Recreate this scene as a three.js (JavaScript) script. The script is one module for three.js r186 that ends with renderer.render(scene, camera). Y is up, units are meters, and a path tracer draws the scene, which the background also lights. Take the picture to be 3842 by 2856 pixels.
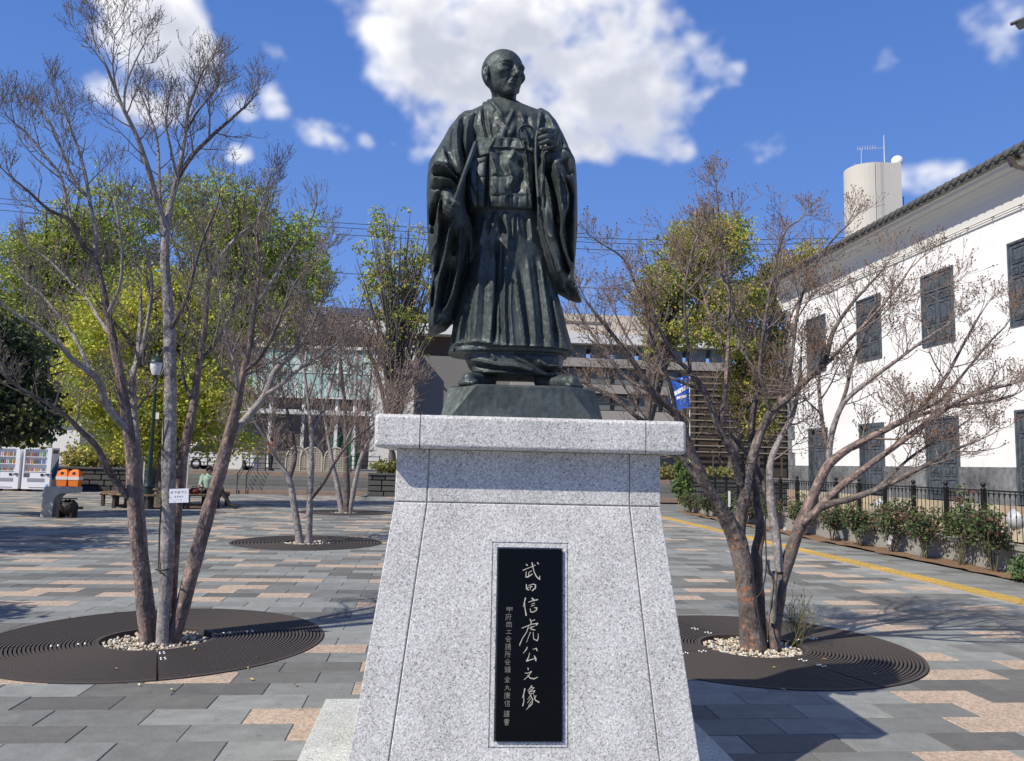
import * as THREE from 'three';
import { mergeGeometries, mergeVertices } from 'three/addons/utils/BufferGeometryUtils.js';
import { RoundedBoxGeometry } from 'three/addons/geometries/RoundedBoxGeometry.js';
import { Brush, Evaluator, SUBTRACTION, INTERSECTION } from 'three-bvh-csg';

// ---------------------------------------------------------------- camera, sky, sun, exposure
const EYE = 1.6, FOCAL = 2950, PW = 3842, PH = 2856, K = PW / 2222;         // pixels of the photograph; K: pixels per unit of the 2222-wide view
const PITCH = THREE.MathUtils.degToRad(6.1), ROLL = THREE.MathUtils.degToRad(1.3);
const scene = new THREE.Scene();
const camera = new THREE.PerspectiveCamera(2 * Math.atan(PH / 2 / FOCAL) * 180 / Math.PI, PW / PH, 0.1, 2000);
camera.position.set(0, EYE, 0);
camera.rotation.order = 'YXZ';
camera.rotation.set(PITCH, 0, ROLL);
const renderer = new THREE.WebGLRenderer({ antialias: true });
renderer.toneMapping = THREE.LinearToneMapping;
renderer.toneMappingExposure = 1.08;
renderer.shadowMap.enabled = true;

const SUN = new THREE.Vector3(-Math.sin(53 * Math.PI / 180) * Math.cos(44 * Math.PI / 180), Math.sin(44 * Math.PI / 180), Math.cos(53 * Math.PI / 180) * Math.cos(44 * Math.PI / 180));
const sun = new THREE.DirectionalLight(new THREE.Color(1, 0.925, 0.80), 5.0);
sun.position.copy(SUN).multiplyScalar(80);
sun.castShadow = true;
sun.shadow.mapSize.set(4096, 4096);
Object.assign(sun.shadow.camera, { left: -45, right: 45, top: 45, bottom: -45, near: 1, far: 220 });
scene.add(sun, sun.target);

// random numbers and noise, seeded
function rng(seed) { let a = seed >>> 0; return () => { a = (a + 0x6D2B79F5) | 0; let t = Math.imul(a ^ (a >>> 15), 1 | a); t = (t + Math.imul(t ^ (t >>> 7), 61 | t)) ^ t; return ((t ^ (t >>> 14)) >>> 0) / 4294967296; }; }
const clamp = (x, a = 0, b = 1) => x < a ? a : x > b ? b : x, mix = (a, b, t) => a + (b - a) * t;
const smooth = (a, b, x) => { const t = clamp((x - a) / (b - a)); return t * t * (3 - 2 * t); };
function hash3(x, y, z) { let h = Math.imul(x, 374761393) ^ Math.imul(y, 668265263) ^ Math.imul(z, 2147483647 - 1274126177); h = Math.imul(h ^ (h >>> 13), 1274126177); return ((h ^ (h >>> 16)) >>> 0) / 4294967296; }
function noise3(x, y, z) {
  const xi = Math.floor(x), yi = Math.floor(y), zi = Math.floor(z); let fx = x - xi, fy = y - yi, fz = z - zi;
  fx = fx * fx * (3 - 2 * fx); fy = fy * fy * (3 - 2 * fy); fz = fz * fz * (3 - 2 * fz);
  const n = (a, b, c) => hash3(xi + a, yi + b, zi + c);
  return mix(mix(mix(n(0, 0, 0), n(1, 0, 0), fx), mix(n(0, 1, 0), n(1, 1, 0), fx), fy), mix(mix(n(0, 0, 1), n(1, 0, 1), fx), mix(n(0, 1, 1), n(1, 1, 1), fx), fy), fz);
}
function fbm(x, y, z, o = 5) { let s = 0, a = .5, t = 0; for (let i = 0; i < o; i++) { s += a * noise3(x, y, z); t += a; a *= .5; x = x * 2.03 + 7.1; y = y * 2.03 + 3.7; z = z * 2.03 + 1.3; } return s / t; }

// directions and points seen at a place of the photograph (x, y on a 2222-wide view of it)
function ray(dx, dy) {
  const u0 = dx * K - PW / 2, v0 = dy * K - PH / 2, u = u0 * Math.cos(ROLL) + v0 * Math.sin(ROLL), v = -u0 * Math.sin(ROLL) + v0 * Math.cos(ROLL);
  return [u, -v * Math.cos(PITCH) + FOCAL * Math.sin(PITCH), FOCAL * Math.cos(PITCH) + v * Math.sin(PITCH)];      // right, up, ahead
}
const V = (x, y, z) => new THREE.Vector3(x, y, z);
function atDepth(dx, dy, d) { const [u, w, f] = ray(dx, dy), t = d / f; return V(u * t, EYE + w * t, -d); }
function onGround(dx, dy, h = 0) { const [u, w, f] = ray(dx, dy), t = (h - EYE) / w; return V(u * t, h, -f * t); }
function onPlane(dx, dy, p, n) { const [u, w, f] = ray(dx, dy), d = V(u, w, -f), t = (p.clone().sub(V(0, EYE, 0))).dot(n) / d.dot(n); return d.multiplyScalar(t).add(V(0, EYE, 0)); }
const toX = (size, depth) => size * K * depth / FOCAL;                          // metres of a size seen on the 2222-wide view at that depth
// the plaza's own axes: s to the right along the paving courses, t away from the camera
const PY = 5.7 * Math.PI / 180, CS = Math.cos(PY), SN = Math.sin(PY);
const P = (s, t, y = 0) => V(s * CS - t * SN, y, -(s * SN + t * CS));
const toST = (v) => [v.x * CS - v.z * SN, -v.x * SN - v.z * CS];
const onT = (dx, dy, t) => onPlane(dx, dy, P(0, t), V(-SN, 0, -CS));
const onS = (dx, dy, s) => onPlane(dx, dy, P(s, 0), V(CS, 0, -SN));

// sky: blue air with fair-weather cumulus, computed over the whole sphere
function makeSky() {
  const W = 2048, H = 1024, data = new Float32Array(W * H * 4);
  const list = [ // centre x, y, radii (on the 2222-wide view), weight
    [1140, 40, 290, 110, 1.6], [975, 115, 180, 95, 1.5], [1290, 120, 240, 115, 1.6], [1130, 180, 230, 90, 1.5], [1400, 230, 150, 85, 1.5], [1300, 280, 200, 65, 1.3], [1470, 225, 80, 75, 1.25], [1440, 305, 90, 45, 1.2], [935, 320, 85, 40, .95], [870, 335, 40, 16, .8],
    [1010, 290, 150, 50, .75], [1470, 150, 120, 90, .72], [1595, 110, 70, 70, .68], [1610, 170, 40, 40, .6], [1490, 40, 80, 50, .66], [1650, 310, 75, 45, .6], [1625, 345, 50, 20, .5],
    [310, 70, 105, 95, 1.5], [270, 195, 110, 48, 1.3], [345, 175, 85, 60, 1.3], [165, 90, 60, 30, .68], [500, 225, 60, 26, .75], [440, 200, 40, 30, .6],
    [600, 108, 60, 34, .6], [650, 130, 34, 34, .6], [584, 218, 32, 38, .85], [690, 292, 80, 32, .95], [770, 285, 28, 20, .7], [522, 331, 34, 24, .98], [830, 441, 45, 16, .66],
    [1990, 125, 44, 48, .58], [2175, 45, 95, 70, .78], [2200, 110, 40, 40, .6], [2040, 388, 85, 30, .7], [1700, 5, 60, 14, .6], [1290, 640, 70, 26, .55]
  ].map(([x, y, rx, ry, w]) => {
    const [u, v, f] = ray(x, y), az = Math.atan2(u, f), el = Math.atan2(v, Math.hypot(u, f)), c = Math.cos(el);
    return [az, el, rx * K / FOCAL / c * 1.0, ry * K / FOCAL, w];
  });
  const shape = (az, el) => { let m = 0; for (const [a, e, ra, re, w] of list) { let d = az - a; if (d > Math.PI) d -= 2 * Math.PI; if (d < -Math.PI) d += 2 * Math.PI; const q = (d / ra) ** 2 + ((el - e) / re) ** 2; if (q < 4) m = Math.max(m, w * (1 - q * .46)); } return m; };
  const cover = (x, y, z, az, el) => {
    const wx = fbm(x * 5, y * 5, z * 5, 3) - .5, wy = fbm(x * 5 + 9, y * 5, z * 5, 3) - .5;
    let m = shape(az + wx * .07, el + wy * .05);
    const out = smooth(.75, 1.0, Math.abs(az)) ;                                   // beyond the frame: clouds of the same kind
    if (out > 0 && el > .12) m = Math.max(m, out * smooth(.5, .68, fbm(x * 2.2 + 4, y * 4 + 2, z * 2.2, 3)) * 1.1);
    if (el > .62) m = Math.max(m, smooth(.62, .8, el) * smooth(.52, .7, fbm(x * 2.2 + 4, y * 4 + 2, z * 2.2, 3)) * .9);
    if (m <= 0) return 0;
    const n = fbm(x * 14, y * 20, z * 14, 6) - .5, n2 = fbm(x * 40 + 3, y * 55, z * 40, 4) - .5;
    return clamp((m - .50 + n * 1.9 + n2 * 1.0) * .98);
  };
  for (let j = 0; j < H; j++) {
    const el = ((j + .5) / H - .5) * Math.PI, y = Math.sin(el), c = Math.cos(el);
    for (let i = 0; i < W; i++) {
      const ph = ((i + .5) / W - .5) * 2 * Math.PI, x = Math.cos(ph) * c, z = Math.sin(ph) * c, az = Math.atan2(x, -z), k = (j * W + i) * 4;
      const h = clamp(el / (Math.PI / 2)), g = Math.pow(1 - h, 3.2);
      let r = mix(.040, .205, g), gr = mix(.128, .395, g), b = mix(.44, .88, g);
      const hz = Math.pow(1 - h, 16) * .35; r = mix(r, .56, hz); gr = mix(gr, .68, hz); b = mix(b, .88, hz);
      if (el < 0) { r = .20; gr = .20; b = .19; }
      if (el > -.02 && el < 1.5) {
        const d = cover(x, y, z, az, el);
        if (d > 0) {
          const d2 = cover(x - .03 * Math.cos(az), y + .03, z, az - .035, el + .03), soft = smooth(.0, .85, d);
          const lit = clamp(1.06 - .78 * d2 * (.45 + .55 * d)), cr = mix(.40, .98, lit), cg = mix(.44, .98, lit), cb = mix(.58, 1.0, lit);
          r = mix(r, cr, soft); gr = mix(gr, cg, soft); b = mix(b, cb, soft);
        }
      }
      data[k] = r; data[k + 1] = gr; data[k + 2] = b; data[k + 3] = 1;
    }
  }
  const t = new THREE.DataTexture(data, W, H, THREE.RGBAFormat, THREE.FloatType);
  t.mapping = THREE.EquirectangularReflectionMapping; t.magFilter = t.minFilter = THREE.LinearFilter; t.wrapS = THREE.RepeatWrapping; t.needsUpdate = true;
  return t;
}
const skyTexture = makeSky();
scene.background = skyTexture; scene.environment = skyTexture;
console.log('sky');

// ---------------------------------------------------------------- helpers
const used = new Map();
function numbered(n) { const k = used.get(n) ?? 0; used.set(n, k + 1); return k ? n + '_' + String(k).padStart(3, '0') : n; }
function tag(o, label, category, group) { Object.assign(o.userData, { label, category }); if (group) o.userData.group = group; return o; }
function thing(name, label, category, group, p) { const g = new THREE.Group(); g.name = numbered(name); if (p) g.position.copy(p); tag(g, label, category, group); scene.add(g); return g; }
function mesh(name, geo, mat, parent) { const m = new THREE.Mesh(geo, mat); m.name = parent && parent !== scene ? name : numbered(name); m.castShadow = m.receiveShadow = true; (parent ?? scene).add(m); return m; }
function structure(name, geo, mat) { const m = mesh(name, geo, mat, scene); m.userData.kind = 'structure'; return m; }
function copyOf(o, label) { const c = o.clone(); c.name = numbered(o.name.replace(/_\d\d\d$/, '')); c.userData = { ...o.userData }; if (label) c.userData.label = label; scene.add(c); return c; }
const lin = (r, g, b) => new THREE.Color().setRGB(r, g, b);
function std(color, roughness = .8, extra = {}) { return new THREE.MeshStandardMaterial({ color: Array.isArray(color) ? lin(...color) : color, roughness, side: THREE.DoubleSide, ...extra }); }

// a builder that gathers triangles; uv in metres; colours optional
class MB {
  constructor() { this.p = []; this.n = []; this.u = []; this.c = []; this.i = []; this.col = null; }
  vert(x, y, z, nx, ny, nz, u, v) { this.p.push(x, y, z); this.n.push(nx, ny, nz); this.u.push(u, v); if (this.col) this.c.push(...this.col); return this.p.length / 3 - 1; }
  quad(a, b, c, d) {                                               // counter-clockwise
    const e = b.clone().sub(a), f = d.clone().sub(a), n = e.clone().cross(c.clone().sub(a)); if (n.lengthSq() < 1e-14) n.copy(c.clone().sub(a).cross(f)); n.normalize();
    const ex = e.clone().normalize(), ey = n.clone().cross(ex), o = this.p.length / 3;
    for (const q of [a, b, c, d]) { const w = q.clone().sub(a); this.vert(q.x, q.y, q.z, n.x, n.y, n.z, w.dot(ex), w.dot(ey)); }
    this.i.push(o, o + 1, o + 2, o, o + 2, o + 3); return this;
  }
  tri(a, b, c) { const n = b.clone().sub(a).cross(c.clone().sub(a)).normalize(), o = this.p.length / 3; for (const q of [a, b, c]) this.vert(q.x, q.y, q.z, n.x, n.y, n.z, q.x, q.y); this.i.push(o, o + 1, o + 2); return this; }
  hexa(b, t) { // 4 bottom, 4 top corners, counter-clockwise seen from above
    this.quad(t[0], t[1], t[2], t[3]); this.quad(b[3], b[2], b[1], b[0]);
    for (let k = 0; k < 4; k++) { const l = (k + 1) % 4; this.quad(b[k], b[l], t[l], t[k]); } return this;
  }
  box(x0, x1, y0, y1, z0, z1, M) {
    const q = (x, y, z) => { const v = V(x, y, z); return M ? v.applyMatrix4(M) : v; };
    return this.hexa([q(x0, y0, z1), q(x1, y0, z1), q(x1, y0, z0), q(x0, y0, z0)], [q(x0, y1, z1), q(x1, y1, z1), q(x1, y1, z0), q(x0, y1, z0)]);
  }
  bar(a, b, w, h = w, up = V(0, 1, 0)) {                             // rectangular bar from a to b
    const d = b.clone().sub(a).normalize(); if (Math.abs(d.dot(up)) > .98) up = V(1, 0, 0);
    const s = d.clone().cross(up).normalize().multiplyScalar(w / 2), t = s.clone().cross(d).normalize().multiplyScalar(h / 2), q = (p, i, j) => p.clone().addScaledVector(s, i).addScaledVector(t, j);
    const A = [q(a, -1, -1), q(a, 1, -1), q(a, 1, 1), q(a, -1, 1)], B = [q(b, -1, -1), q(b, 1, -1), q(b, 1, 1), q(b, -1, 1)];
    this.quad(...A); this.quad(B[3], B[2], B[1], B[0]); for (let k = 0; k < 4; k++) { const l = (k + 1) % 4; this.quad(A[l], A[k], B[k], B[l]); } return this;
  }
  tube(pts, rad, sides = 6, caps = true, wob = 0, seed = 0) {      // pts: Vector3s, rad: radii
    const n = pts.length; let ref = V(0.3, 0.2, 1).normalize(), base = this.p.length / 3, len = 0;
    for (let k = 0; k < n; k++) {
      const d = pts[Math.min(k + 1, n - 1)].clone().sub(pts[Math.max(k - 1, 0)]).normalize();
      let s = ref.clone().addScaledVector(d, -ref.dot(d)); if (s.lengthSq() < 1e-4) s = V(1, 0, 0).addScaledVector(d, -d.x); s.normalize(); ref = s; const t = d.clone().cross(s);
      if (k) len += pts[k].distanceTo(pts[k - 1]);
      for (let j = 0; j <= sides; j++) {
        const a = j / sides * 2 * Math.PI, ca = Math.cos(a), sa = Math.sin(a), nx = s.x * ca + t.x * sa, ny = s.y * ca + t.y * sa, nz = s.z * ca + t.z * sa;
        let r = rad[k]; if (wob) r *= 1 + wob * (noise3(pts[k].x * 9 + ca * 1.1 + seed, pts[k].y * 7, pts[k].z * 9 + sa * 1.1) - .5) * 2;
        this.vert(pts[k].x + nx * r, pts[k].y + ny * r, pts[k].z + nz * r, nx, ny, nz, a * rad[0], len);
      }
    }
    for (let k = 0; k < n - 1; k++) for (let j = 0; j < sides; j++) { const a = base + k * (sides + 1) + j, b = a + sides + 1; this.i.push(a, a + 1, b, a + 1, b + 1, b); }
    if (caps) for (const k of [0, n - 1]) { const o = base + k * (sides + 1), c = this.vert(pts[k].x, pts[k].y, pts[k].z, 0, k ? 1 : -1, 0, 0, 0); for (let j = 0; j < sides; j++) k ? this.i.push(o + j, o + j + 1, c) : this.i.push(o + j + 1, o + j, c); }
    return this;
  }
  lathe(profile, center, sides = 20, M) {                            // profile [[r, y]...]
    const base = this.p.length / 3, n = profile.length;
    for (let k = 0; k < n; k++) { const a0 = profile[Math.max(k - 1, 0)], a1 = profile[Math.min(k + 1, n - 1)], tx = a1[0] - a0[0], ty = a1[1] - a0[1], l = Math.hypot(tx, ty) || 1;
      for (let j = 0; j <= sides; j++) { const a = j / sides * 2 * Math.PI, c = Math.cos(a), s = Math.sin(a), p = V(profile[k][0] * c, profile[k][1], profile[k][0] * s), nn = V(ty / l * c, -tx / l, ty / l * s); if (M) { p.applyMatrix4(M); nn.transformDirection(M); } this.vert(p.x + center.x, p.y + center.y, p.z + center.z, nn.x, nn.y, nn.z, a * .2, profile[k][1]); } }
    for (let k = 0; k < n - 1; k++) for (let j = 0; j < sides; j++) { const a = base + k * (sides + 1) + j, b = a + sides + 1; this.i.push(a, b, a + 1, a + 1, b, b + 1); }
    return this;
  }
  geo() {
    const g = new THREE.BufferGeometry(); g.setAttribute('position', new THREE.Float32BufferAttribute(this.p, 3)); g.setAttribute('normal', new THREE.Float32BufferAttribute(this.n, 3)); g.setAttribute('uv', new THREE.Float32BufferAttribute(this.u, 2));
    if (this.c.length) g.setAttribute('color', new THREE.Float32BufferAttribute(this.c, 3)); g.setIndex(this.i); return g;
  }
  build(name, mat, parent) { return mesh(name, this.geo(), mat, parent); }
}
const boxGeo = (x0, x1, y0, y1, z0, z1) => new MB().box(x0, x1, y0, y1, z0, z1).geo();
function boxUV(g) {                                                 // uv in metres by the dominant axis
  const p = g.attributes.position, n = g.attributes.normal, u = new Float32Array(p.count * 2);
  for (let k = 0; k < p.count; k++) { const ax = Math.abs(n.getX(k)), ay = Math.abs(n.getY(k)), az = Math.abs(n.getZ(k)); if (ay >= ax && ay >= az) { u[k * 2] = p.getX(k); u[k * 2 + 1] = p.getZ(k); } else if (ax > az) { u[k * 2] = p.getZ(k) + .37; u[k * 2 + 1] = p.getY(k); } else { u[k * 2] = p.getX(k); u[k * 2 + 1] = p.getY(k); } }
  g.setAttribute('uv', new THREE.BufferAttribute(u, 2)); return g;
}
// textures: fn(u, v) -> [r, g, b] or a number 0..1 in sRGB-like values
function tex(size, fn, { repeat = 1, color = true, h = size } = {}) {
  const d = new Uint8Array(size * h * 4);
  for (let j = 0; j < h; j++) for (let i = 0; i < size; i++) { const c = fn(i / size, j / h, i, j), k = (j * size + i) * 4, a = Array.isArray(c) ? c : [c, c, c]; d[k] = clamp(a[0]) * 255; d[k + 1] = clamp(a[1]) * 255; d[k + 2] = clamp(a[2]) * 255; d[k + 3] = 255; }
  const t = new THREE.DataTexture(d, size, h); t.wrapS = t.wrapT = THREE.RepeatWrapping; t.magFilter = THREE.LinearFilter; t.minFilter = THREE.LinearMipmapLinearFilter; t.generateMipmaps = true; t.repeat.set(repeat, repeat); if (color) t.colorSpace = THREE.SRGBColorSpace; t.needsUpdate = true; return t;
}
// noise that tiles over 0..1
function tile(u, v, f, seed = 0, oct = 3) {
  let s = 0, a = .5, tot = 0; for (let o = 0; o < oct; o++) {
    const x = u * f, y = v * f, xi = Math.floor(x), yi = Math.floor(y), fx = x - xi, fy = y - yi, sx = fx * fx * (3 - 2 * fx), sy = fy * fy * (3 - 2 * fy), m = (k) => ((k % f) + f) % f;
    s += a * mix(mix(hash3(m(xi), m(yi), seed + o), hash3(m(xi + 1), m(yi), seed + o), sx), mix(hash3(m(xi), m(yi + 1), seed + o), hash3(m(xi + 1), m(yi + 1), seed + o), sx), sy); tot += a; a *= .5; f *= 2;
  } return s / tot;
}
const sr = (l) => l <= .0031308 ? l * 12.92 : 1.055 * Math.pow(l, 1 / 2.4) - .055;      // linear -> sRGB for textures

// ---------------------------------------------------------------- shared materials
const graniteFn = (u, v) => { const a = tile(u, v, 210, 1, 1), b = tile(u, v, 150, 5, 2), c = tile(u, v, 5, 9, 4), d = tile(u, v, 300, 12, 1); let l = .545 + (c - .5) * .22; l += (b - .5) * .42; if (a > .70) l -= (a - .70) * 1.2; if (d > .86) l -= .16; if (a < .24) l += .14; l = clamp(l, .05, .88); return [sr(l * 1.0), sr(l * .99), sr(l * .955)]; };
const M = {};
M.granite = new THREE.MeshStandardMaterial({ map: tex(1024, graniteFn), roughness: .62, bumpMap: tex(512, (u, v) => tile(u, v, 128, 31, 2), { color: false }), bumpScale: .0008 });
M.graniteDull = new THREE.MeshStandardMaterial({ map: M.granite.map, color: lin(.80, .83, .80), roughness: .8 });
M.mortar = std([.42, .39, .33], .95);
M.paveTex = tex(1024, (u, v) => { const a = tile(u, v, 12, 41, 5), b = tile(u, v, 180, 47, 2), c = tile(u, v, 5, 44, 2), st = tile(u, v, 24, 52, 2); let l = .78 + (a - .5) * .30 + (b - .5) * .26 + (c - .5) * .16; if (st > .80) l -= (st - .80) * 1.3; return sr(clamp(l)); });
M.pinkTex = tex(512, (u, v) => { const a = tile(u, v, 72, 61, 2), b = tile(u, v, 90, 67, 2), c = tile(u, v, 6, 69, 2); let l = .70 + (c - .5) * .2 + (a - .5) * .62; const q = b > .60 ? 1 : 0; return [sr(clamp(l)), sr(clamp(l * mix(.98, .88, q))), sr(clamp(l * mix(.96, .80, q)))]; });
const paveBump = tex(512, (u, v) => tile(u, v, 64, 71, 3), { color: false });
const pave = (c, map) => new THREE.MeshStandardMaterial({ color: lin(...c), map, roughness: .82, bumpMap: paveBump, bumpScale: .0012 });
M.paves = [pave([.150, .150, .140], M.paveTex), pave([.215, .220, .205], M.paveTex), pave([.310, .322, .300], M.paveTex), pave([.262, .272, .256], M.paveTex), pave([.60, .485, .375], M.pinkTex), pave([.178, .176, .160], M.paveTex)];
M.bed = std([.30, .29, .27], .95);

// distance-field pieces and their surface
const smin = (a, b, k) => { const h = clamp(.5 + .5 * (b - a) / k); return mix(b, a, h) - k * h * (1 - h); }, smax = (a, b, k) => -smin(-a, -b, k);
const cap = (x, y, z, a, b, r1, r2) => { const px = x - a[0], py = y - a[1], pz = z - a[2], bx = b[0] - a[0], by = b[1] - a[1], bz = b[2] - a[2], t = clamp((px * bx + py * by + pz * bz) / (bx * bx + by * by + bz * bz)); return Math.hypot(px - bx * t, py - by * t, pz - bz * t) - mix(r1, r2, t); };
const ell = (x, y, z, c, r) => { const px = (x - c[0]) / r[0], py = (y - c[1]) / r[1], pz = (z - c[2]) / r[2], l = Math.hypot(px, py, pz); return (l - 1) * Math.min(r[0], r[1], r[2]); };
function nets(f, lo, hi, h) {
  const nx = Math.ceil((hi[0] - lo[0]) / h) + 1, ny = Math.ceil((hi[1] - lo[1]) / h) + 1, nz = Math.ceil((hi[2] - lo[2]) / h) + 1, B = 8, val = new Float32Array(nx * ny * nz).fill(1), S = nx * ny;
  for (let k = 0; k < nz; k += B) for (let j = 0; j < ny; j += B) for (let i = 0; i < nx; i += B) {
    const c = f(lo[0] + (i + B / 2) * h, lo[1] + (j + B / 2) * h, lo[2] + (k + B / 2) * h), skip = Math.abs(c) > B * h * 1.9;
    for (let c3 = k; c3 < Math.min(k + B, nz); c3++) for (let b = j; b < Math.min(j + B, ny); b++) for (let a = i; a < Math.min(i + B, nx); a++) val[c3 * S + b * nx + a] = skip ? c : f(lo[0] + a * h, lo[1] + b * h, lo[2] + c3 * h);
  }
  const idx = new Int32Array(nx * ny * nz).fill(-1), pos = [], ind = [];
  for (let k = 0; k < nz - 1; k++) for (let j = 0; j < ny - 1; j++) for (let i = 0; i < nx - 1; i++) {
    const o = k * S + j * nx + i, v = [val[o], val[o + 1], val[o + nx], val[o + nx + 1], val[o + S], val[o + S + 1], val[o + S + nx], val[o + S + nx + 1]]; let m = 0; for (let q = 0; q < 8; q++) if (v[q] < 0) m |= 1 << q; if (m === 0 || m === 255) continue;
    let x = 0, y = 0, z = 0, n = 0; const E = (a, b) => { if ((v[a] < 0) !== (v[b] < 0)) { const t = v[a] / (v[a] - v[b]); x += mix(a & 1, b & 1, t); y += mix((a >> 1) & 1, (b >> 1) & 1, t); z += mix((a >> 2) & 1, (b >> 2) & 1, t); n++; } };
    E(0, 1); E(2, 3); E(4, 5); E(6, 7); E(0, 2); E(1, 3); E(4, 6); E(5, 7); E(0, 4); E(1, 5); E(2, 6); E(3, 7);
    idx[o] = pos.length / 3; pos.push(lo[0] + (i + x / n) * h, lo[1] + (j + y / n) * h, lo[2] + (k + z / n) * h);
  }
  const face = (a, b, c, d, fl) => { if (a < 0 || b < 0 || c < 0 || d < 0) return; fl ? ind.push(a, b, c, a, c, d) : ind.push(a, c, b, a, d, c); };
  for (let k = 1; k < nz - 1; k++) for (let j = 1; j < ny - 1; j++) for (let i = 1; i < nx - 1; i++) {
    const o = k * S + j * nx + i, s = val[o] < 0;
    if (s !== val[o + 1] < 0) face(idx[o - nx - S], idx[o - S], idx[o], idx[o - nx], s);
    if (s !== val[o + nx] < 0) face(idx[o - 1 - S], idx[o - 1], idx[o], idx[o - S], s);
    if (s !== val[o + S] < 0) face(idx[o - 1 - nx], idx[o - nx], idx[o], idx[o - 1], s);
  }
  const g = new THREE.BufferGeometry(); g.setAttribute('position', new THREE.Float32BufferAttribute(pos, 3)); g.setIndex(ind); g.computeVertexNormals(); return boxUV(g);
}

// ---------------------------------------------------------------- ground and paving
{
  const m = new MB(); m.quad(V(-900, -.12, 60), V(900, -.12, 60), V(900, -.12, -1500), V(-900, -.12, -1500)); structure('ground', m.geo(), std([.16, .16, .15], .95));
}
const GRATES = [[-3.08, 7.15], [2.25, 7.4], [-3.92, 15.6], [-5.1, 24.8]].map(([x, d]) => V(x, 0, -d));
const GR = 1.43, GI = .46;
{
  const c = [P(-46, -4), P(8.95, -4), P(8.95, 37), P(-46, 37)], sh = new THREE.Shape(c.map(p => new THREE.Vector2(p.x, -p.z))); for (const g of GRATES) { const h = new THREE.Path(); h.absarc(g.x, -g.z, GR + .006, 0, 6.2832, true); sh.holes.push(h); }
  const b = new THREE.ShapeGeometry(sh, 64); b.rotateX(-Math.PI / 2); b.translate(0, -.007, 0); structure('paving_bed', b, M.bed);
}
{
  const R = rng(11), plaza = new THREE.Group(); plaza.name = 'plaza_paving'; plaza.userData.kind = 'structure'; scene.add(plaza);
  const L = .6, D = .3, J = .006, variants = [];
  for (let k = 0; k < 6; k++) {                                         // stones with slightly eased upper edges and their own piece of the texture
    const w = L / 2 - J / 2, d = D / 2 - J / 2, e = .003, g = new MB();
    g.hexa([V(-w, -.05, d), V(w, -.05, d), V(w, -.05, -d), V(-w, -.05, -d)], [V(-w, -e, d), V(w, -e, d), V(w, -e, -d), V(-w, -e, -d)]);
    g.hexa([V(-w, -e, d), V(w, -e, d), V(w, -e, -d), V(-w, -e, -d)], [V(-w + e, 0, d - e), V(w - e, 0, d - e), V(w - e, 0, -d + e), V(-w + e, 0, -d + e)]);
    const q = g.geo(), u = q.attributes.uv; for (let i = 0; i < u.count; i++) u.setXY(i, u.getX(i) + k * .37, u.getY(i) + k * .61); variants.push(q);
  }
  const pick = () => { const r = R(); return r < .155 ? 4 : r < .36 ? 2 : r < .55 ? 3 : r < .74 ? 1 : r < .90 ? 5 : 0; };
  const stones = [];
  for (let j = 6; j < 123; j++) {
    const t = (j + .5) * D, ph = (j % 2 ? .105 : .42) + (Math.floor(j / 5) % 3) * .0;
    const lo = Math.min(-2.5, -.72 * t - 2.2), hi = 7.4;
    for (let s = Math.floor(lo / L) * L + ph + L / 2; s < hi - L / 2 + .29; s += L) {
      const c = pick(), p = P(s, t), ev = new Array(5).fill(0).map(() => R());
      let len = L; const over = s + L / 2 - hi; if (over > .05) continue;
      const depth = -p.z; if (Math.abs(p.x) > depth * .72 + 1.6) continue;
      let cut = null, skip = false;
      for (const g of GRATES) { const dx = p.x - g.x, dz = p.z - g.z, r = Math.hypot(dx, dz); if (r < GR - .36) skip = true; else if (r < GR + .36) cut = g; }
      if (!skip) stones.push({ p, c, v: Math.floor(ev[0] * 6), y: (ev[1] - .5) * .003, rx: (ev[2] - .5) * .004, rz: (ev[3] - .5) * .004, flip: ev[4] > .5, depth, cut });
    }
  }
  const ev = new Evaluator(); ev.useGroups = false; ev.attributes = ['position', 'normal', 'uv'];
  const seen = (s) => { const d = s.depth; if (d < 4.1 || Math.abs(s.p.x) > d * .655) return -1; if (Math.abs(s.p.x - .05 * d) < .2 * d && d > 4.4 && d < 30) return -1; return 1 / (d * d * d); };
  stones.sort((a, b) => seen(b) - seen(a));
  const rest = [[], [], [], [], [], []], mat4 = new THREE.Matrix4();
  stones.forEach((s, k) => {
    const o = new THREE.Object3D(); o.position.set(s.p.x, s.y, s.p.z); o.rotation.set(s.rx, PY + (s.flip ? Math.PI : 0), s.rz); o.updateMatrix();
    let geo = variants[s.v], at = true;
    if (s.cut) {
      const A = new Brush(geo.clone().applyMatrix4(o.matrix)), cyl = new THREE.CylinderGeometry(GR + .012, GR + .012, .4, 96); cyl.translate(s.cut.x, 0, s.cut.z); const B = new Brush(cyl); A.updateMatrixWorld(); B.updateMatrixWorld();
      geo = ev.evaluate(A, B, SUBTRACTION).geometry; at = false; if (!geo.attributes.position.count) return;
      geo = geo.index ? geo : geo; 
    }
    if (k < 300) { const m = mesh('paving_stone', geo, M.paves[s.c], plaza); if (at) { m.position.copy(o.position); m.rotation.copy(o.rotation); } }
    else { let g = at ? geo.clone().applyMatrix4(o.matrix) : geo; g = g.index ? g.toNonIndexed() : g; for (const n of Object.keys(g.attributes)) if (!['position', 'normal', 'uv'].includes(n)) g.deleteAttribute(n); rest[s.c].push(g); }
  });
  const restGroup = new THREE.Group(); restGroup.name = 'paving_stones_beyond'; restGroup.userData.kind = 'stuff'; plaza.add(restGroup);
  rest.forEach((l, c) => { if (l.length) { const m = mesh('paving_stones', mergeGeometries(l), M.paves[c], restGroup); m.userData.kind = 'stuff'; } });
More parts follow.
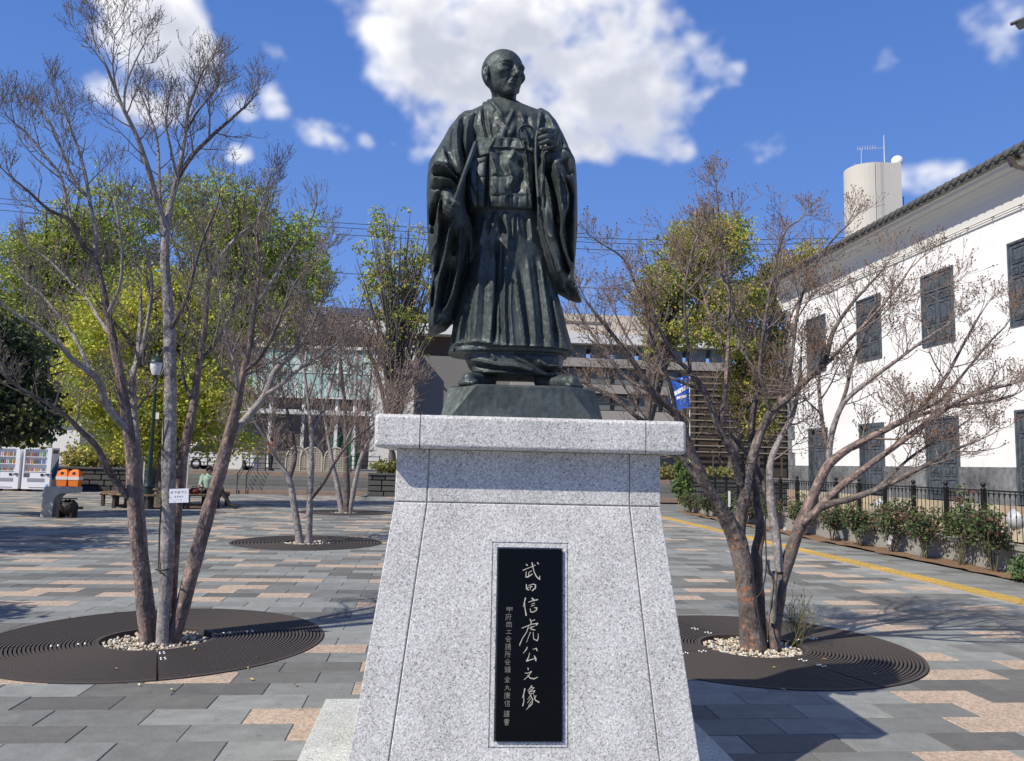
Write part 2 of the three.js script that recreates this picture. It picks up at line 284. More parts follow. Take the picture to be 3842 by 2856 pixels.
  // footway between the plaza stones and the planting bed: plain grey stones
  const fw = new THREE.Group(); fw.name = 'footway_paving'; fw.userData.kind = 'structure'; scene.add(fw);
  for (let j = 12; j < 123; j++) for (let i = 0; i < 2; i++) { const t = (j + .5) * .3, s = 7.79 + .29 + i * .58, q = new MB(); q.box(-.285, .285, -.05, 0, -.146, .146); const m = mesh('paving_stone', q.geo(), M.paves[[3, 1, 3, 2, 5][Math.floor(R() * 5)]], fw); m.position.copy(P(s + (j % 2 ? 0 : 0), t, (R() - .5) * .003)); m.rotation.y = PY; }
  // yellow tactile strip
  const tac = new THREE.Group(); tac.name = 'tactile_strip'; tac.userData.kind = 'structure'; scene.add(tac);
  const yel = [[.56, .36, .075], [.50, .33, .075], [.61, .40, .09]].map(c => std(c, .75, { map: M.paveTex }));
  const tg = (() => { const g = new MB(); g.box(-.172, .172, -.04, .002, -.147, .147); for (let k = 0; k < 4; k++) { const x = -.127 + k * .085; g.hexa([V(x - .018, .002, .14), V(x + .018, .002, .14), V(x + .018, .002, -.14), V(x - .018, .002, -.14)], [V(x - .012, .0075, .134), V(x + .012, .0075, .134), V(x + .012, .0075, -.134), V(x - .012, .0075, -.134)]); } return g.geo(); })();
  for (let j = 12; j < 112; j++) { const m = mesh('tactile_tile', tg, yel[Math.floor(R() * 3)], tac); m.position.copy(P(7.6, (j + .5) * .3, (R() - .5) * .002)); m.rotation.y = PY; }
}
// cast tree grates with pebble pits
const pebbleGeos = (() => { const out = [], R = rng(5); for (let k = 0; k < 4; k++) { let g = new THREE.IcosahedronGeometry(1, 1); g = mergeVertices(g.deleteAttribute('uv').deleteAttribute('normal')); const p = g.attributes.position; for (let i = 0; i < p.count; i++) { const f = .75 + R() * .45; p.setXYZ(i, p.getX(i) * f, p.getY(i) * f * .62, p.getZ(i) * f * .82); } g.computeVertexNormals(); out.push(g); } return out; })();
M.grate = std([.064, .053, .047], .8, { metalness: .1, bumpMap: paveBump, bumpScale: .001 });
M.pebble = std([1, 1, 1], .85, { vertexColors: false });
M.stud = std([.75, .74, .70], .35, { metalness: .6 });
M.soil = std([.155, .098, .058], 1, { map: M.paveTex });
const LEAFY = ['beside the five-stemmed bare tree', 'under the bare tree with flaking orange bark', 'at the small two-stemmed bare tree', 'at the bare tree near the steps'];
GRATES.forEach((c, gi) => {
  const R = rng(100 + gi), near = gi < 2;
  const th = thing('tree_grate', 'round slotted dark iron tree grate ' + LEAFY[gi], 'tree grate', 'round iron tree grates in the plaza', c);
  const rings = near ? 29 : 14, pitch = (GR - GI - .06) / rings, seg = near ? 26 : 14, turn = .42;
  for (let q = 0; q < 4; q++) {
    const g = new MB(), a0 = q * Math.PI / 2 + turn + .006, a1 = (q + 1) * Math.PI / 2 + turn - .006;
    const ring = (r0, r1, y0, y1) => { for (let k = 0; k < seg; k++) { const b = mix(a0, a1, k / seg), e = mix(a0, a1, (k + 1) / seg), p = (r, a, y) => V(Math.cos(a) * r, y, -Math.sin(a) * r);
      g.quad(p(r1, b, y1), p(r1, e, y1), p(r0, e, y1), p(r0, b, y1)); g.quad(p(r1, b, y0), p(r1, e, y0), p(r1, e, y1), p(r1, b, y1)); g.quad(p(r0, e, y0), p(r0, b, y0), p(r0, b, y1), p(r0, e, y1)); } };
    ring(GI, GI + .03, -.09, .006); ring(GR - .028, GR, -.06, .006);
    for (let k = 0; k < rings; k++) { const r = GI + .034 + k * pitch; ring(r, r + pitch * .60, -.03, .004); }
    g.box(-.001, .001, -.05, -.049, -.001, .001);
    const bars = 3; for (let k = 0; k <= bars; k++) { const a = mix(a0 + .004, a1 - .004, k / bars), d = V(Math.cos(a), 0, -Math.sin(a)); g.bar(d.clone().multiplyScalar(GI + .01).setY(-.022), d.clone().multiplyScalar(GR - .01).setY(-.022), k % bars ? .02 : .008, .03); }
    mesh('grate_segment', g.geo(), M.grate, th);
    if (near) for (const rr of [GI + .10, GI + .3]) for (let k = 0; k < 4; k++) { const a = a0 + .03 + (k % 2) * .05 * (.6 / rr), r = rr + (k >> 1) * .05, s = new MB(); s.lathe([[0, .010], [.006, .009], [.009, .006], [.0095, .002]], V(Math.cos(a) * r, .002, -Math.sin(a) * r), 8); mesh('stud', s.geo(), M.stud, th); }
  }
  const base = new MB(); for (let k = 0; k < 48; k++) { const a = k / 48 * 2 * Math.PI, b = (k + 1) / 48 * 2 * Math.PI; base.tri(V(0, -.058, 0), V(Math.cos(a) * (GR - .005), -.058, -Math.sin(a) * (GR - .005)), V(Math.cos(b) * (GR - .005), -.058, -Math.sin(b) * (GR - .005))); }
  const so = mesh('soil_pit', base.geo(), M.soil, th);
  // pebbles in the pit: one mass
  const n = [760, 760, 190, 170][gi], im = [], col = new THREE.Color();
  const pal = [[.50, .44, .34], [.40, .34, .26], [.56, .53, .45], [.30, .27, .23], [.45, .36, .25], [.62, .58, .50]];
  const gs = []; for (let k = 0; k < n; k++) { const a = R() * 6.283, r = Math.sqrt(R()) * (GI - .025), sz = (near ? .0125 : .022) * (.7 + R() * .9), g = pebbleGeos[k % 4].clone(), o = new THREE.Object3D(); o.position.set(Math.cos(a) * r, -.045 + R() * .03 + (1 - r / GI) * .012, Math.sin(a) * r); o.rotation.set(R() * .8, R() * 6, R() * .8); o.scale.setScalar(sz); o.updateMatrix(); g.applyMatrix4(o.matrix); const c3 = pal[Math.floor(R() * 6)], f = .8 + R() * .4, arr = new Float32Array(g.attributes.position.count * 3); for (let i = 0; i < arr.length; i += 3) { arr[i] = c3[0] * f; arr[i + 1] = c3[1] * f; arr[i + 2] = c3[2] * f; } g.setAttribute('color', new THREE.BufferAttribute(arr, 3)); gs.push(g); }
  const pb = mesh('pebbles', mergeGeometries(gs), M.pebbleV ??= std([1, 1, 1], .85, { vertexColors: true }), th); pb.userData.kind = 'stuff';
});
console.log('ground');

// ---------------------------------------------------------------- granite pedestal with its black plaque
const PEDX = .068, PEDZ = 4.47, PEDYAW = 3.5 * Math.PI / 180;
const pedestal = thing('stone_pedestal', 'tall flared speckled grey granite pedestal with a black inscribed plaque, carrying the bronze statue', 'pedestal', null, V(PEDX, 0, -PEDZ));
pedestal.rotation.y = PEDYAW;
{
  const ev = new Evaluator(); ev.useGroups = false; ev.attributes = ['position', 'normal', 'uv'];
  const CW = 1.535, CD = 1.24, C0 = 1.668, C1 = 1.832;
  const full = new RoundedBoxGeometry(CW, C1 - C0, CD, 4, .022); full.translate(0, (C0 + C1) / 2, 0);
  const cut = (x0, x1) => { const A = new Brush(full.clone()), bg = new THREE.BoxGeometry(x1 - x0, 1, 3); bg.translate((x0 + x1) / 2, 1.75, 0); const B = new Brush(bg); A.updateMatrixWorld(); B.updateMatrixWorld(); return boxUV(ev.evaluate(A, B, INTERSECTION).geometry); };
  const sl = -CW / 2 + .220, sr2 = CW / 2 - .205;
  for (const [a, b] of [[-2, sl - .003], [sl + .003, sr2 - .003], [sr2 + .003, 2]]) mesh('cap_stone', cut(a, b), M.granite, pedestal);
  mesh('mortar_core', boxGeo(-CW / 2 + .02, CW / 2 - .02, C0 + .02, C1 - .008, -CD / 2 + .012, CD / 2 - .007), M.mortar, pedestal);
  // body: an upright band above, a flaring shaft below
  const hw = (y) => y > 1.405 ? .664 + (1.668 - y) * .012 : .667 + (1.405 - y) * .13, hd = (y) => y > 1.405 ? .50 : .50 + (1.405 - y) * .13;
  const inL = (y) => -hw(y) + .160 + Math.max(0, 1.405 - y) * .02, inR = (y) => hw(y) - .157 - Math.max(0, 1.405 - y) * .03;
  const block = (y0, y1, xl, xr) => {                               // bevelled block between two slanting joints
    const e = .005, s = new THREE.Shape(); const N = 6; s.moveTo(xl(y0) + e, y0 + e); s.lineTo(xr(y0) - e, y0 + e); s.lineTo(xr(y1) - e, y1 - e); s.lineTo(xl(y1) + e, y1 - e); s.closePath();
    const g = new THREE.ExtrudeGeometry(s, { depth: 1 - 2 * e, bevelThickness: e, bevelSize: e, bevelSegments: 2 }); g.translate(0, 0, -.5 + e); const p = g.attributes.position;
    for (let k = 0; k < p.count; k++) { const z = p.getZ(k), q = hd(p.getY(k)) - .5; p.setZ(k, z + (z > 0 ? q : -q)); } g.computeVertexNormals(); return boxUV(g);
  };
  const j = .0025;
  for (const [y0, y1] of [[1.4075, 1.667], [.055, 1.4025]]) {
    mesh(y0 > 1 ? 'band_stone' : 'shaft_stone', block(y0, y1, y => -hw(y), y => inL(y) - j), M.granite, pedestal);
    mesh(y0 > 1 ? 'band_stone' : 'shaft_stone', block(y0, y1, y => inR(y) + j, y => hw(y)), M.granite, pedestal);
    let g = block(y0, y1, y => inL(y) + j, y => inR(y) - j);
    if (y0 < 1) {                                                    // the panel with a groove round the plaque and a pocket for it
      let A = new Brush(g); A.updateMatrixWorld();
      const sl = Math.atan(.13), M4 = (x0, x1, u0, u1, dep) => { const b = new THREE.BoxGeometry(x1 - x0, u1 - u0, dep * 2); b.translate((x0 + x1) / 2, (u0 + u1) / 2, 0); b.rotateX(-sl); b.translate(.008, 1.405, .5); const B = new Brush(b); B.updateMatrixWorld(); return B; };
      // u: along the slope, 0 at the upper joint, downwards negative
      for (const [x0, x1, u0, u1, d] of [[-.188, .188, -.192, -.186, .006], [-.188, -.182, -1.122, -.186, .006], [.182, .188, -1.122, -.186, .006], [-.188, .188, -1.128, -1.122, .006], [-.163, .163, -1.102, -.212, .008]]) { A = ev.evaluate(A, M4(x0, x1, u0, u1, d), SUBTRACTION); A.updateMatrixWorld(); }
      g = boxUV(A.geometry);
    }
    mesh(y0 > 1 ? 'band_stone' : 'shaft_stone', g, M.granite, pedestal);
  }
  const core = new MB(); const q = (y, f) => [V(-hw(y) + .01, y, hd(y) - .009), V(hw(y) - .01, y, hd(y) - .009), V(hw(y) - .01, y, -hd(y) + .012), V(-hw(y) + .01, y, -hd(y) + .012)]; core.hexa(q(.06), q(1.405)); core.hexa(q(1.4051), q(1.66)); mesh('mortar_core', core.geo(), M.mortar, pedestal);
  const slab = new THREE.Group(); 
  const sg = new RoundedBoxGeometry(2.30, .10, 1.86, 2, .008); sg.translate(0, .006, 0); const sm = mesh('base_slab', boxUV(sg), M.graniteDull, pedestal); sm.rotation.y = 1.9 * Math.PI / 180; sm.position.set(0, 0, -.03);
  // plaque
  const S1 = [ // brush strokes of the inscription, on a 399x952 view of the upper half; width follows each point
    [[[122, 92, 14], [134, 103, 10]], [[85, 160, 10], [130, 140, 7], [180, 118, 8], [222, 98, 8]], [[186, 72, 14], [196, 120, 10], [212, 180, 10], [240, 235, 12], [276, 266, 12], [278, 225, 6]], [[248, 68, 12], [258, 82, 12]], [[122, 178, 8], [118, 240, 10], [140, 240, 14], [190, 205, 10]], [[150, 190, 8], [150, 225, 8]], [[152, 185, 6], [182, 168, 8]]],
    [[[125, 330, 10], [130, 380, 14], [150, 392, 12]], [[150, 340, 6], [205, 322, 8], [232, 335, 12], [228, 370, 14], [195, 400, 12]], [[178, 340, 7], [170, 390, 7]], [[140, 365, 6], [195, 352, 7]]],
    [[[118, 490, 14], [105, 545, 9], [95, 590, 5]], [[108, 540, 9], [115, 610, 10], [130, 688, 16]], [[195, 492, 16], [215, 505, 12]], [[155, 535, 7], [200, 520, 9], [258, 505, 12]], [[185, 560, 5], [225, 545, 7]], [[180, 585, 5], [222, 570, 7]], [[175, 612, 7], [182, 650, 10], [210, 652, 9], [245, 630, 10], [252, 602, 12], [220, 600, 6]]],
    [[[175, 735, 10], [190, 765, 9], [185, 790, 8]], [[190, 755, 7], [230, 740, 8]], [[85, 838, 8], [140, 815, 8], [200, 790, 8], [265, 782, 12], [245, 805, 8]], [[160, 815, 8], [140, 880, 8], [90, 960, 8], [65, 1020, 10], [60, 1040, 5]], [[165, 840, 6], [225, 815, 8]], [[190, 815, 7], [190, 850, 10], [235, 858, 8]], [[182, 885, 8], [165, 930, 6], [140, 1000, 5]], [[215, 885, 7], [220, 960, 8], [262, 980, 10], [275, 945, 8], [272, 900, 6]]],
    [[[150, 1055, 8], [140, 1080, 10], [105, 1125, 5]], [[212, 1080, 4], [255, 1068, 10], [262, 1092, 12]], [[178, 1120, 6], [168, 1165, 9], [145, 1212, 14], [200, 1195, 9], [235, 1185, 7]], [[232, 1152, 8], [248, 1185, 18], [252, 1210, 10]]],
    [[[162, 1290, 9], [166, 1310, 9]], [[130, 1350, 7], [165, 1348, 7], [205, 1328, 7], [170, 1380, 8], [120, 1422, 6]], [[160, 1372, 6], [190, 1405, 10], [235, 1412, 11], [278, 1392, 6]]],
    [[[130, 1525, 14], [122, 1570, 9], [102, 1625, 5]], [[118, 1590, 9], [122, 1660, 8], [110, 1712, 12]], [[208, 1490, 12], [190, 1520, 8], [165, 1545, 6]], [[200, 1505, 6], [235, 1512, 9], [180, 1560, 8]], [[175, 1560, 6], [245, 1545, 10], [230, 1575, 6], [185, 1580, 8], [180, 1555, 6]], [[205, 1590, 7], [165, 1640, 5]], [[195, 1595, 8], [222, 1640, 10], [218, 1690, 9], [195, 1712, 10], [150, 1755, 4]], [[200, 1630, 6], [165, 1680, 6]], [[210, 1660, 6], [175, 1715, 6]], [[235, 1590, 6], [255, 1650, 9], [295, 1672, 14]], [[262, 1600, 8], [240, 1640, 6]]]
  ];
  const W = 512, H = 1408, cv = document.createElement('canvas'); cv.width = W; cv.height = H; const cx = cv.getContext('2d');
  cx.fillStyle = '#060607'; cx.fillRect(0, 0, W, H);
  // photograph pixel -> plaque texture
  const TL = [1869, 2061], TR = [2098, 2064], BL = [1868, 2771], BR = [2114, 2770];
  const map = (X, Y) => { const v = (Y - 2062) / 709, xl = mix(TL[0], BL[0], v), xr = mix(TR[0], BR[0], v); return [(X - xl) / (xr - xl) * W, v * H]; };
  const stroke = (pts, k) => { for (let a = 0; a < pts.length - 1; a++) for (let i = 0; i <= 24; i++) { const t = i / 24, p = pts[a], q = pts[a + 1]; cx.beginPath(); cx.arc(mix(p[0], q[0], t), mix(p[1], q[1], t), mix(p[2], q[2], t) * k, 0, 7); cx.fill(); } };
  cx.fillStyle = '#b9b6a8';
  for (const ch of S1) for (const st of ch) stroke(st.map(([x, y, w]) => { const up = y <= 900; const X = 1930 + x * .3258, Y = 2090 + y * .3256; const m = map(X, up ? Y : 2390 + (y - 921) * .3256); return [m[0], m[1], w]; }), .36);
  // the small column: characters written in strokes on a unit box
  const B = { a: [[0, .1, 1, .1], [0, .1, 0, .55], [1, .1, 1, .55], [0, .33, 1, .33], [0, .55, 1, .55], [.5, .1, .5, 1]], // 甲
    fu: [[.5, 0, .5, .12], [.05, .14, 1, .14], [.12, .14, 0, 1], [.36, .3, .22, .6], [.3, .5, .3, .95], [.45, .42, 1, .42], [.8, .25, .8, .95], [.8, .95, .68, .88], [.52, .58, .6, .7]],
    sho: [[.5, 0, .5, .14], [0, .16, 1, .16], [.3, .2, .38, .34], [.7, .2, .62, .34], [.05, .38, .05, 1], [.05, .38, .95, .38], [.95, .38, .95, 1], [.3, .62, .7, .62], [.3, .62, .3, .88], [.7, .62, .7, .88], [.3, .88, .7, .88]],
    ko: [[.1, .12, .9, .12], [.5, .12, .5, .9], [0, .9, 1, .9]], kai: [[.5, 0, 0, .45], [.5, 0, 1, .45], [.3, .42, .7, .42], [.1, .6, .9, .6], [.45, .6, .25, .9], [.25, .9, .8, .9], [.65, .74, .88, 1]],
    gi: [[.15, 0, .25, .08], [0, .2, .38, .2], [.06, .36, .34, .36], [.06, .5, .34, .5], [.06, .66, .34, .66], [.06, .66, .06, .96], [.34, .66, .34, .96], [.06, .96, .34, .96], [.5, .1, .95, .1], [.5, .25, .95, .25], [.45, .4, 1, .4], [.72, .0, .72, .4], [.44, .6, 1, .56], [.58, .45, .58, .95], [.75, .42, .98, 1], [.95, .7, .7, .95]],
    sho2: [[0, .08, .45, .08], [.08, .28, .42, .28], [.42, .28, .42, .5], [.08, .5, .42, .5], [.1, .28, 0, 1], [.95, .05, .6, .18], [.6, .18, .52, 1], [.6, .45, 1, .45], [.82, .45, .82, 1]],
    to: [[0, .1, .42, .1], [.08, .25, .36, .25], [.08, .25, .08, .5], [.36, .25, .36, .5], [.08, .5, .36, .5], [.1, .6, .16, .76], [.34, .6, .28, .76], [0, .86, .45, .8], [.5, .08, 1, .08], [.75, .08, .7, .25], [.56, .25, .56, .75], [.56, .25, .94, .25], [.94, .25, .94, .75], [.56, .42, .94, .42], [.56, .58, .94, .58], [.56, .75, .94, .75], [.66, .78, .5, 1], [.84, .78, 1, 1]],
    kin: [[.5, 0, 0, .45], [.5, 0, 1, .45], [.3, .4, .7, .4], [.2, .6, .8, .6], [.5, .4, .5, .95], [.28, .7, .36, .86], [.72, .7, .62, .86], [.05, .95, .95, .95]], maru: [[.1, .3, .7, .3], [.7, .3, .7, .85], [.7, .85, 1, .9], [1, .9, 1, .7], [.42, 0, .4, .45], [.4, .45, 0, 1], [.22, .5, .5, .68]],
    kou: [[.5, 0, .5, .12], [.05, .14, 1, .14], [.12, .14, 0, 1], [.3, .3, .9, .3], [.9, .3, .9, .55], [.25, .44, 1, .44], [.3, .56, .9, .56], [.6, .2, .6, 1], [.28, .66, .45, .74], [.2, .95, .48, .8], [.9, .62, .7, .76], [.66, .72, 1, .98]],
    shin: [[.3, 0, 0, .45], [.2, .3, .2, 1], [.62, 0, .68, .1], [.4, .16, 1, .16], [.5, .32, .9, .32], [.5, .46, .9, .46], [.5, .62, .9, .62], [.5, .62, .5, .96], [.9, .62, .9, .96], [.5, .96, .9, .96]],
    kin2: [[.15, 0, .25, .08], [0, .2, .38, .2], [.06, .36, .34, .36], [.06, .5, .34, .5], [.06, .66, .34, .66], [.06, .66, .06, .96], [.34, .66, .34, .96], [.06, .96, .34, .96], [.46, .14, 1, .14], [.6, 0, .6, .26], [.86, 0, .86, .26], [.54, .34, .92, .34], [.54, .34, .54, .52], [.92, .34, .92, .52], [.54, .52, .92, .52], [.73, .26, .73, .96], [.5, .66, .96, .66], [.52, .8, .94, .8], [.44, .96, 1, .96]],
    sho3: [[.1, .12, .85, .12], [.85, .12, .85, .38], [0, .25, 1, .25], [.12, .38, .85, .38], [.12, .5, .85, .5], [.5, 0, .5, .62], [.05, .62, .95, .62], [.25, .72, .75, .72], [.25, .72, .25, 1], [.75, .72, .75, 1], [.25, .86, .75, .86], [.25, 1, .75, 1]] };
  cx.strokeStyle = '#9b998e'; cx.lineWidth = 2.5; cx.lineCap = 'round';
  const col = [['a', 65, 45, 72], ['fu', 55, 132, 85], ['sho', 62, 232, 76], ['ko', 62, 340, 50], ['kai', 55, 420, 75], ['gi', 55, 510, 85], ['sho2', 55, 608, 80], ['kai', 52, 708, 74], ['to', 54, 800, 82]];
  const small = (k, X, Y, w, h) => { for (const [x0, y0, x1, y1] of B[k]) { const a = map(X + x0 * w, Y + y0 * h), b = map(X + x1 * w, Y + y1 * h); cx.beginPath(); cx.moveTo(...a); cx.lineTo(...b); cx.stroke(); } };
  for (const [k, x, y, h] of col) small(k, 1880 + x * .294, 2270 + y * .294, 21, h * .294);
  for (const [k, x, y, h] of [['kin', 62, 168, 84], ['maru', 66, 290, 78], ['kou', 64, 392, 95], ['shin', 66, 508, 90], ['kin2', 60, 655, 88], ['sho3', 62, 768, 92]]) small(k, 1880 + x * .252, 2500 + y * .252, 21, h * .252);
  const pt = new THREE.CanvasTexture(cv); pt.colorSpace = THREE.SRGBColorSpace; pt.flipY = true;
  const pm = new THREE.MeshPhysicalMaterial({ map: pt, roughness: .3, specularIntensity: .35 });
  const pw = .157, u0 = -1.096, u1 = -.218, sl2 = Math.atan(.13), pl = new THREE.Group(); pl.name = 'plaque'; pedestal.add(pl); pl.position.set(.008, 1.405, .5); pl.rotation.x = -sl2;
  const body = new RoundedBoxGeometry(pw * 2, u1 - u0, .03, 2, .004); body.translate(0, (u0 + u1) / 2, .001); mesh('plaque_stone', body, new THREE.MeshPhysicalMaterial({ color: lin(.004, .0045, .005), roughness: .25, specularIntensity: .4 }), pl);
  const face = new THREE.PlaneGeometry(pw * 2 - .010, u1 - u0 - .010); face.translate(0, (u0 + u1) / 2, .0166); mesh('inscription', face, pm, pl);
}
console.log('pedestal');

// ---------------------------------------------------------------- bronze statue: robes, head and hands modelled as one distance field
const STZ = 4.42;                                                       // depth of the figure's axis
const bronzeTex = tex(1024, (u, v) => { const a = tile(u, v, 6, 81, 5), b = tile(u, v, 48, 83, 3), s = tile(u, Math.floor(v * 2) / 2 * 0 + v * .12, 60, 88, 2); let l = .62 + (a - .5) * .75 + (b - .5) * .40 + (s - .5) * .22; return [sr(clamp(l * .93)), sr(clamp(l)), sr(clamp(l * 1.0))]; });
const bronzeRough = tex(512, (u, v) => clamp(.60 + (tile(u, v, 10, 91, 4) - .5) * .34 + (tile(u, v, 64, 93, 2) - .5) * .25), { color: false });
const bronzeBump = tex(512, (u, v) => tile(u, v, 40, 95, 3), { color: false });
M.bronze = new THREE.MeshStandardMaterial({ color: lin(.118, .134, .132), map: bronzeTex, metalness: .6, roughness: 1, roughnessMap: bronzeRough, bumpMap: bronzeBump, bumpScale: .002, side: THREE.DoubleSide });
{
  const statue = thing('bronze_statue', 'dark bronze statue of a standing bald man in layered robes holding a folded fan', 'statue', null, V(0, 0, -STZ));
  // photograph pixel -> metres in the figure's own plane (x right, y up; z = 0 on the axis, + towards the viewer)
  const loc = (X, Y) => { const p = atDepth(X / K, Y / K, STZ); return [p.x, p.y]; };
  const z1 = (a) => a.map(([x, y]) => [1550 + .4237 * x, 150 + .4237 * y]), z2 = (a) => a.map(([x, y]) => [1550 + .5147 * x, 750 + .5147 * y]);
  // relief maps over the picture of the figure, one texel per pixel
  const X0 = 1580, Y0 = 160, RW = 640, RH = 1320;
  const yTop = loc(1920, Y0)[1], yBot = loc(1920, Y0 + RH)[1];
  const invY = (y) => { let a = Y0, b = Y0 + RH; for (let k = 0; k < 30; k++) { const m = (a + b) / 2; loc(1920, m)[1] > y ? a = m : b = m; } return a; };
  const yTab = new Float32Array(2048); for (let k = 0; k < 2048; k++) yTab[k] = invY(mix(yBot, yTop, k / 2047));
  const pxY = (y) => yTab[clamp(Math.round((y - yBot) / (yTop - yBot) * 2047), 0, 2047)];
  const xa = new Float32Array(RH), xb = new Float32Array(RH); for (let j = 0; j < RH; j++) { const a = loc(X0, Y0 + j)[0], b = loc(X0 + RW, Y0 + j)[0]; xa[j] = a; xb[j] = RW / (b - a); }
  const newMap = () => new Float32Array(RW * RH);
  function fold(map, pts, w, amp, taper = 1) {                          // a ridge (+) or groove (-) along a line; w in pixels, amp in mm
    let tot = 0; const cum = [0]; for (let k = 1; k < pts.length; k++) { tot += Math.hypot(pts[k][0] - pts[k - 1][0], pts[k][1] - pts[k - 1][1]); cum.push(tot); }
    const x0 = Math.max(0, Math.floor(Math.min(...pts.map(p => p[0])) - 3 * w - X0)), x1 = Math.min(RW - 1, Math.ceil(Math.max(...pts.map(p => p[0])) + 3 * w - X0)), y0 = Math.max(0, Math.floor(Math.min(...pts.map(p => p[1])) - 3 * w - Y0)), y1 = Math.min(RH - 1, Math.ceil(Math.max(...pts.map(p => p[1])) + 3 * w - Y0));
    for (let j = y0; j <= y1; j++) for (let i = x0; i <= x1; i++) {
      let best = 1e9, bt = 0; const X = i + X0, Y = j + Y0;
      for (let k = 0; k < pts.length - 1; k++) { const [ax, ay] = pts[k], dx = pts[k + 1][0] - ax, dy = pts[k + 1][1] - ay, L = dx * dx + dy * dy, t = clamp(((X - ax) * dx + (Y - ay) * dy) / L), d = Math.hypot(X - ax - dx * t, Y - ay - dy * t); if (d < best) { best = d; bt = (cum[k] + t * (cum[k + 1] - cum[k])) / tot; } }
      if (best < 3 * w) { const e = taper ? Math.min(1, Math.min(bt, 1 - bt) * 6 + .25) : 1; map[j * RW + i] += 1.28 * amp / 1000 * Math.exp(-Math.pow(best / w, 1.45) * 1.1) * e; }
    }
  }
  function plate(map, poly, amp, soft = 2) {                            // raised panel with crisp edges
    const x0 = Math.floor(Math.min(...poly.map(p => p[0])) - X0 - 6), x1 = Math.ceil(Math.max(...poly.map(p => p[0])) - X0 + 6), y0 = Math.floor(Math.min(...poly.map(p => p[1])) - Y0 - 6), y1 = Math.ceil(Math.max(...poly.map(p => p[1])) - Y0 + 6);
    for (let j = y0; j <= y1; j++) for (let i = x0; i <= x1; i++) {
      const X = i + X0, Y = j + Y0; let ins = false, d = 1e9;
      for (let k = 0, l = poly.length - 1; k < poly.length; l = k++) { const [ax, ay] = poly[l], [bx, by] = poly[k]; if ((ay > Y) !== (by > Y) && X < (bx - ax) * (Y - ay) / (by - ay) + ax) ins = !ins; const dx = bx - ax, dy = by - ay, t = clamp(((X - ax) * dx + (Y - ay) * dy) / (dx * dx + dy * dy)); d = Math.min(d, Math.hypot(X - ax - dx * t, Y - ay - dy * t)); }
      map[j * RW + i] += amp / 1000 * smooth(-soft, soft, ins ? d : -d);
    }
  }
  const body = newMap(), slL = newMap(), slR = newMap();
  // --- chest: collars, apron, straps
  for (const [p, w, a] of [[[[660, 560], [750, 680], [822, 800]], 7, 11], [[[690, 545], [800, 690]], 5, 9], [[[715, 640], [760, 700], [800, 770]], 5, -8], [[[900, 615], [850, 730], [790, 880]], 7, 12], [[[870, 630], [830, 700]], 5, -8], [[[950, 655], [985, 760]], 8, 12], [[[930, 680], [880, 850]], 9, -8], [[[1010, 670], [1030, 790]], 8, -10],
    [[[625, 600], [640, 750], [672, 890]], 6, -13], [[[600, 610], [600, 760], [640, 890]], 7, 9], [[[560, 640], [528, 760], [556, 890]], 7, -13], [[[585, 620], [565, 760], [590, 880]], 5, 7], [[[690, 790], [720, 880]], 5, -9], [[[730, 780], [755, 880]], 5, 8], [[[660, 700], [690, 850]], 5, 6], [[[520, 690], [490, 830], [500, 960]], 9, 10],
    [[[745, 700], [790, 780], [775, 850]], 10, 7]]) fold(body, z1(p), w, a);
  plate(body, z1([[500, 1090], [660, 1060], [648, 1300], [628, 1512], [500, 1500], [470, 1310]]), 30); plate(body, z1([[676, 985], [1085, 1000], [1052, 1512], [682, 1512]]), 26);
  plate(body, z1([[560, 900], [735, 892], [672, 1040], [590, 1062]]), 20); plate(body, z1([[732, 893], [1085, 905], [1085, 1062], [985, 1000], [684, 988]]), 34);
  for (const [p, w, a] of [[[[680, 1242], [850, 1236], [1005, 1255]], 3, -7], [[[684, 1412], [860, 1400], [1030, 1408]], 3, -7], [[[565, 1095], [562, 1500]], 3, -7], [[[570, 1130], [650, 1110]], 3, -6], [[[565, 1255], [650, 1240]], 3, -7], [[[560, 1360], [625, 1350]], 3, -7], [[[760, 1260], [758, 1500]], 3, -5], [[[885, 1310], [880, 1500]], 3, -5], [[[690, 1070], [730, 1180], [735, 1240]], 9, 12], [[[770, 1020], [770, 1130], [830, 1230]], 13, -14],
    [[[830, 1120], [880, 1270], [852, 1345]], 10, 18], [[[900, 1010], [860, 1100]], 10, 12], [[[960, 1050], [985, 1200], [930, 1330], [880, 1380]], 14, -20], [[[1000, 1300], [1000, 1500]], 8, 8], [[[700, 1300], [740, 1400]], 8, 8], [[[790, 910], [800, 985]], 10, -16], [[[880, 910], [860, 990]], 10, -14], [[[660, 1070], [650, 1300], [638, 1500]], 5, -22], [[[1068, 1080], [1080, 1500]], 9, -30], [[[960, 885], [985, 990], [1000, 1060], [1015, 1250], [1052, 1500]], 4, 18],
    [[[1030, 900], [1055, 1040]], 4, 12], [[[500, 1320], [540, 1500]], 7, 10], [[[520, 1180], [520, 1290], [600, 1420]], 10, 9], [[[700, 1440], [700, 1505]], 6, 7], [[[860, 1420], [870, 1505]], 6, 8], [[[930, 1420], [925, 1505]], 5, -7], [[[960, 1080], [950, 1150]], 10, -10]]) fold(body, z1(p), w, a);
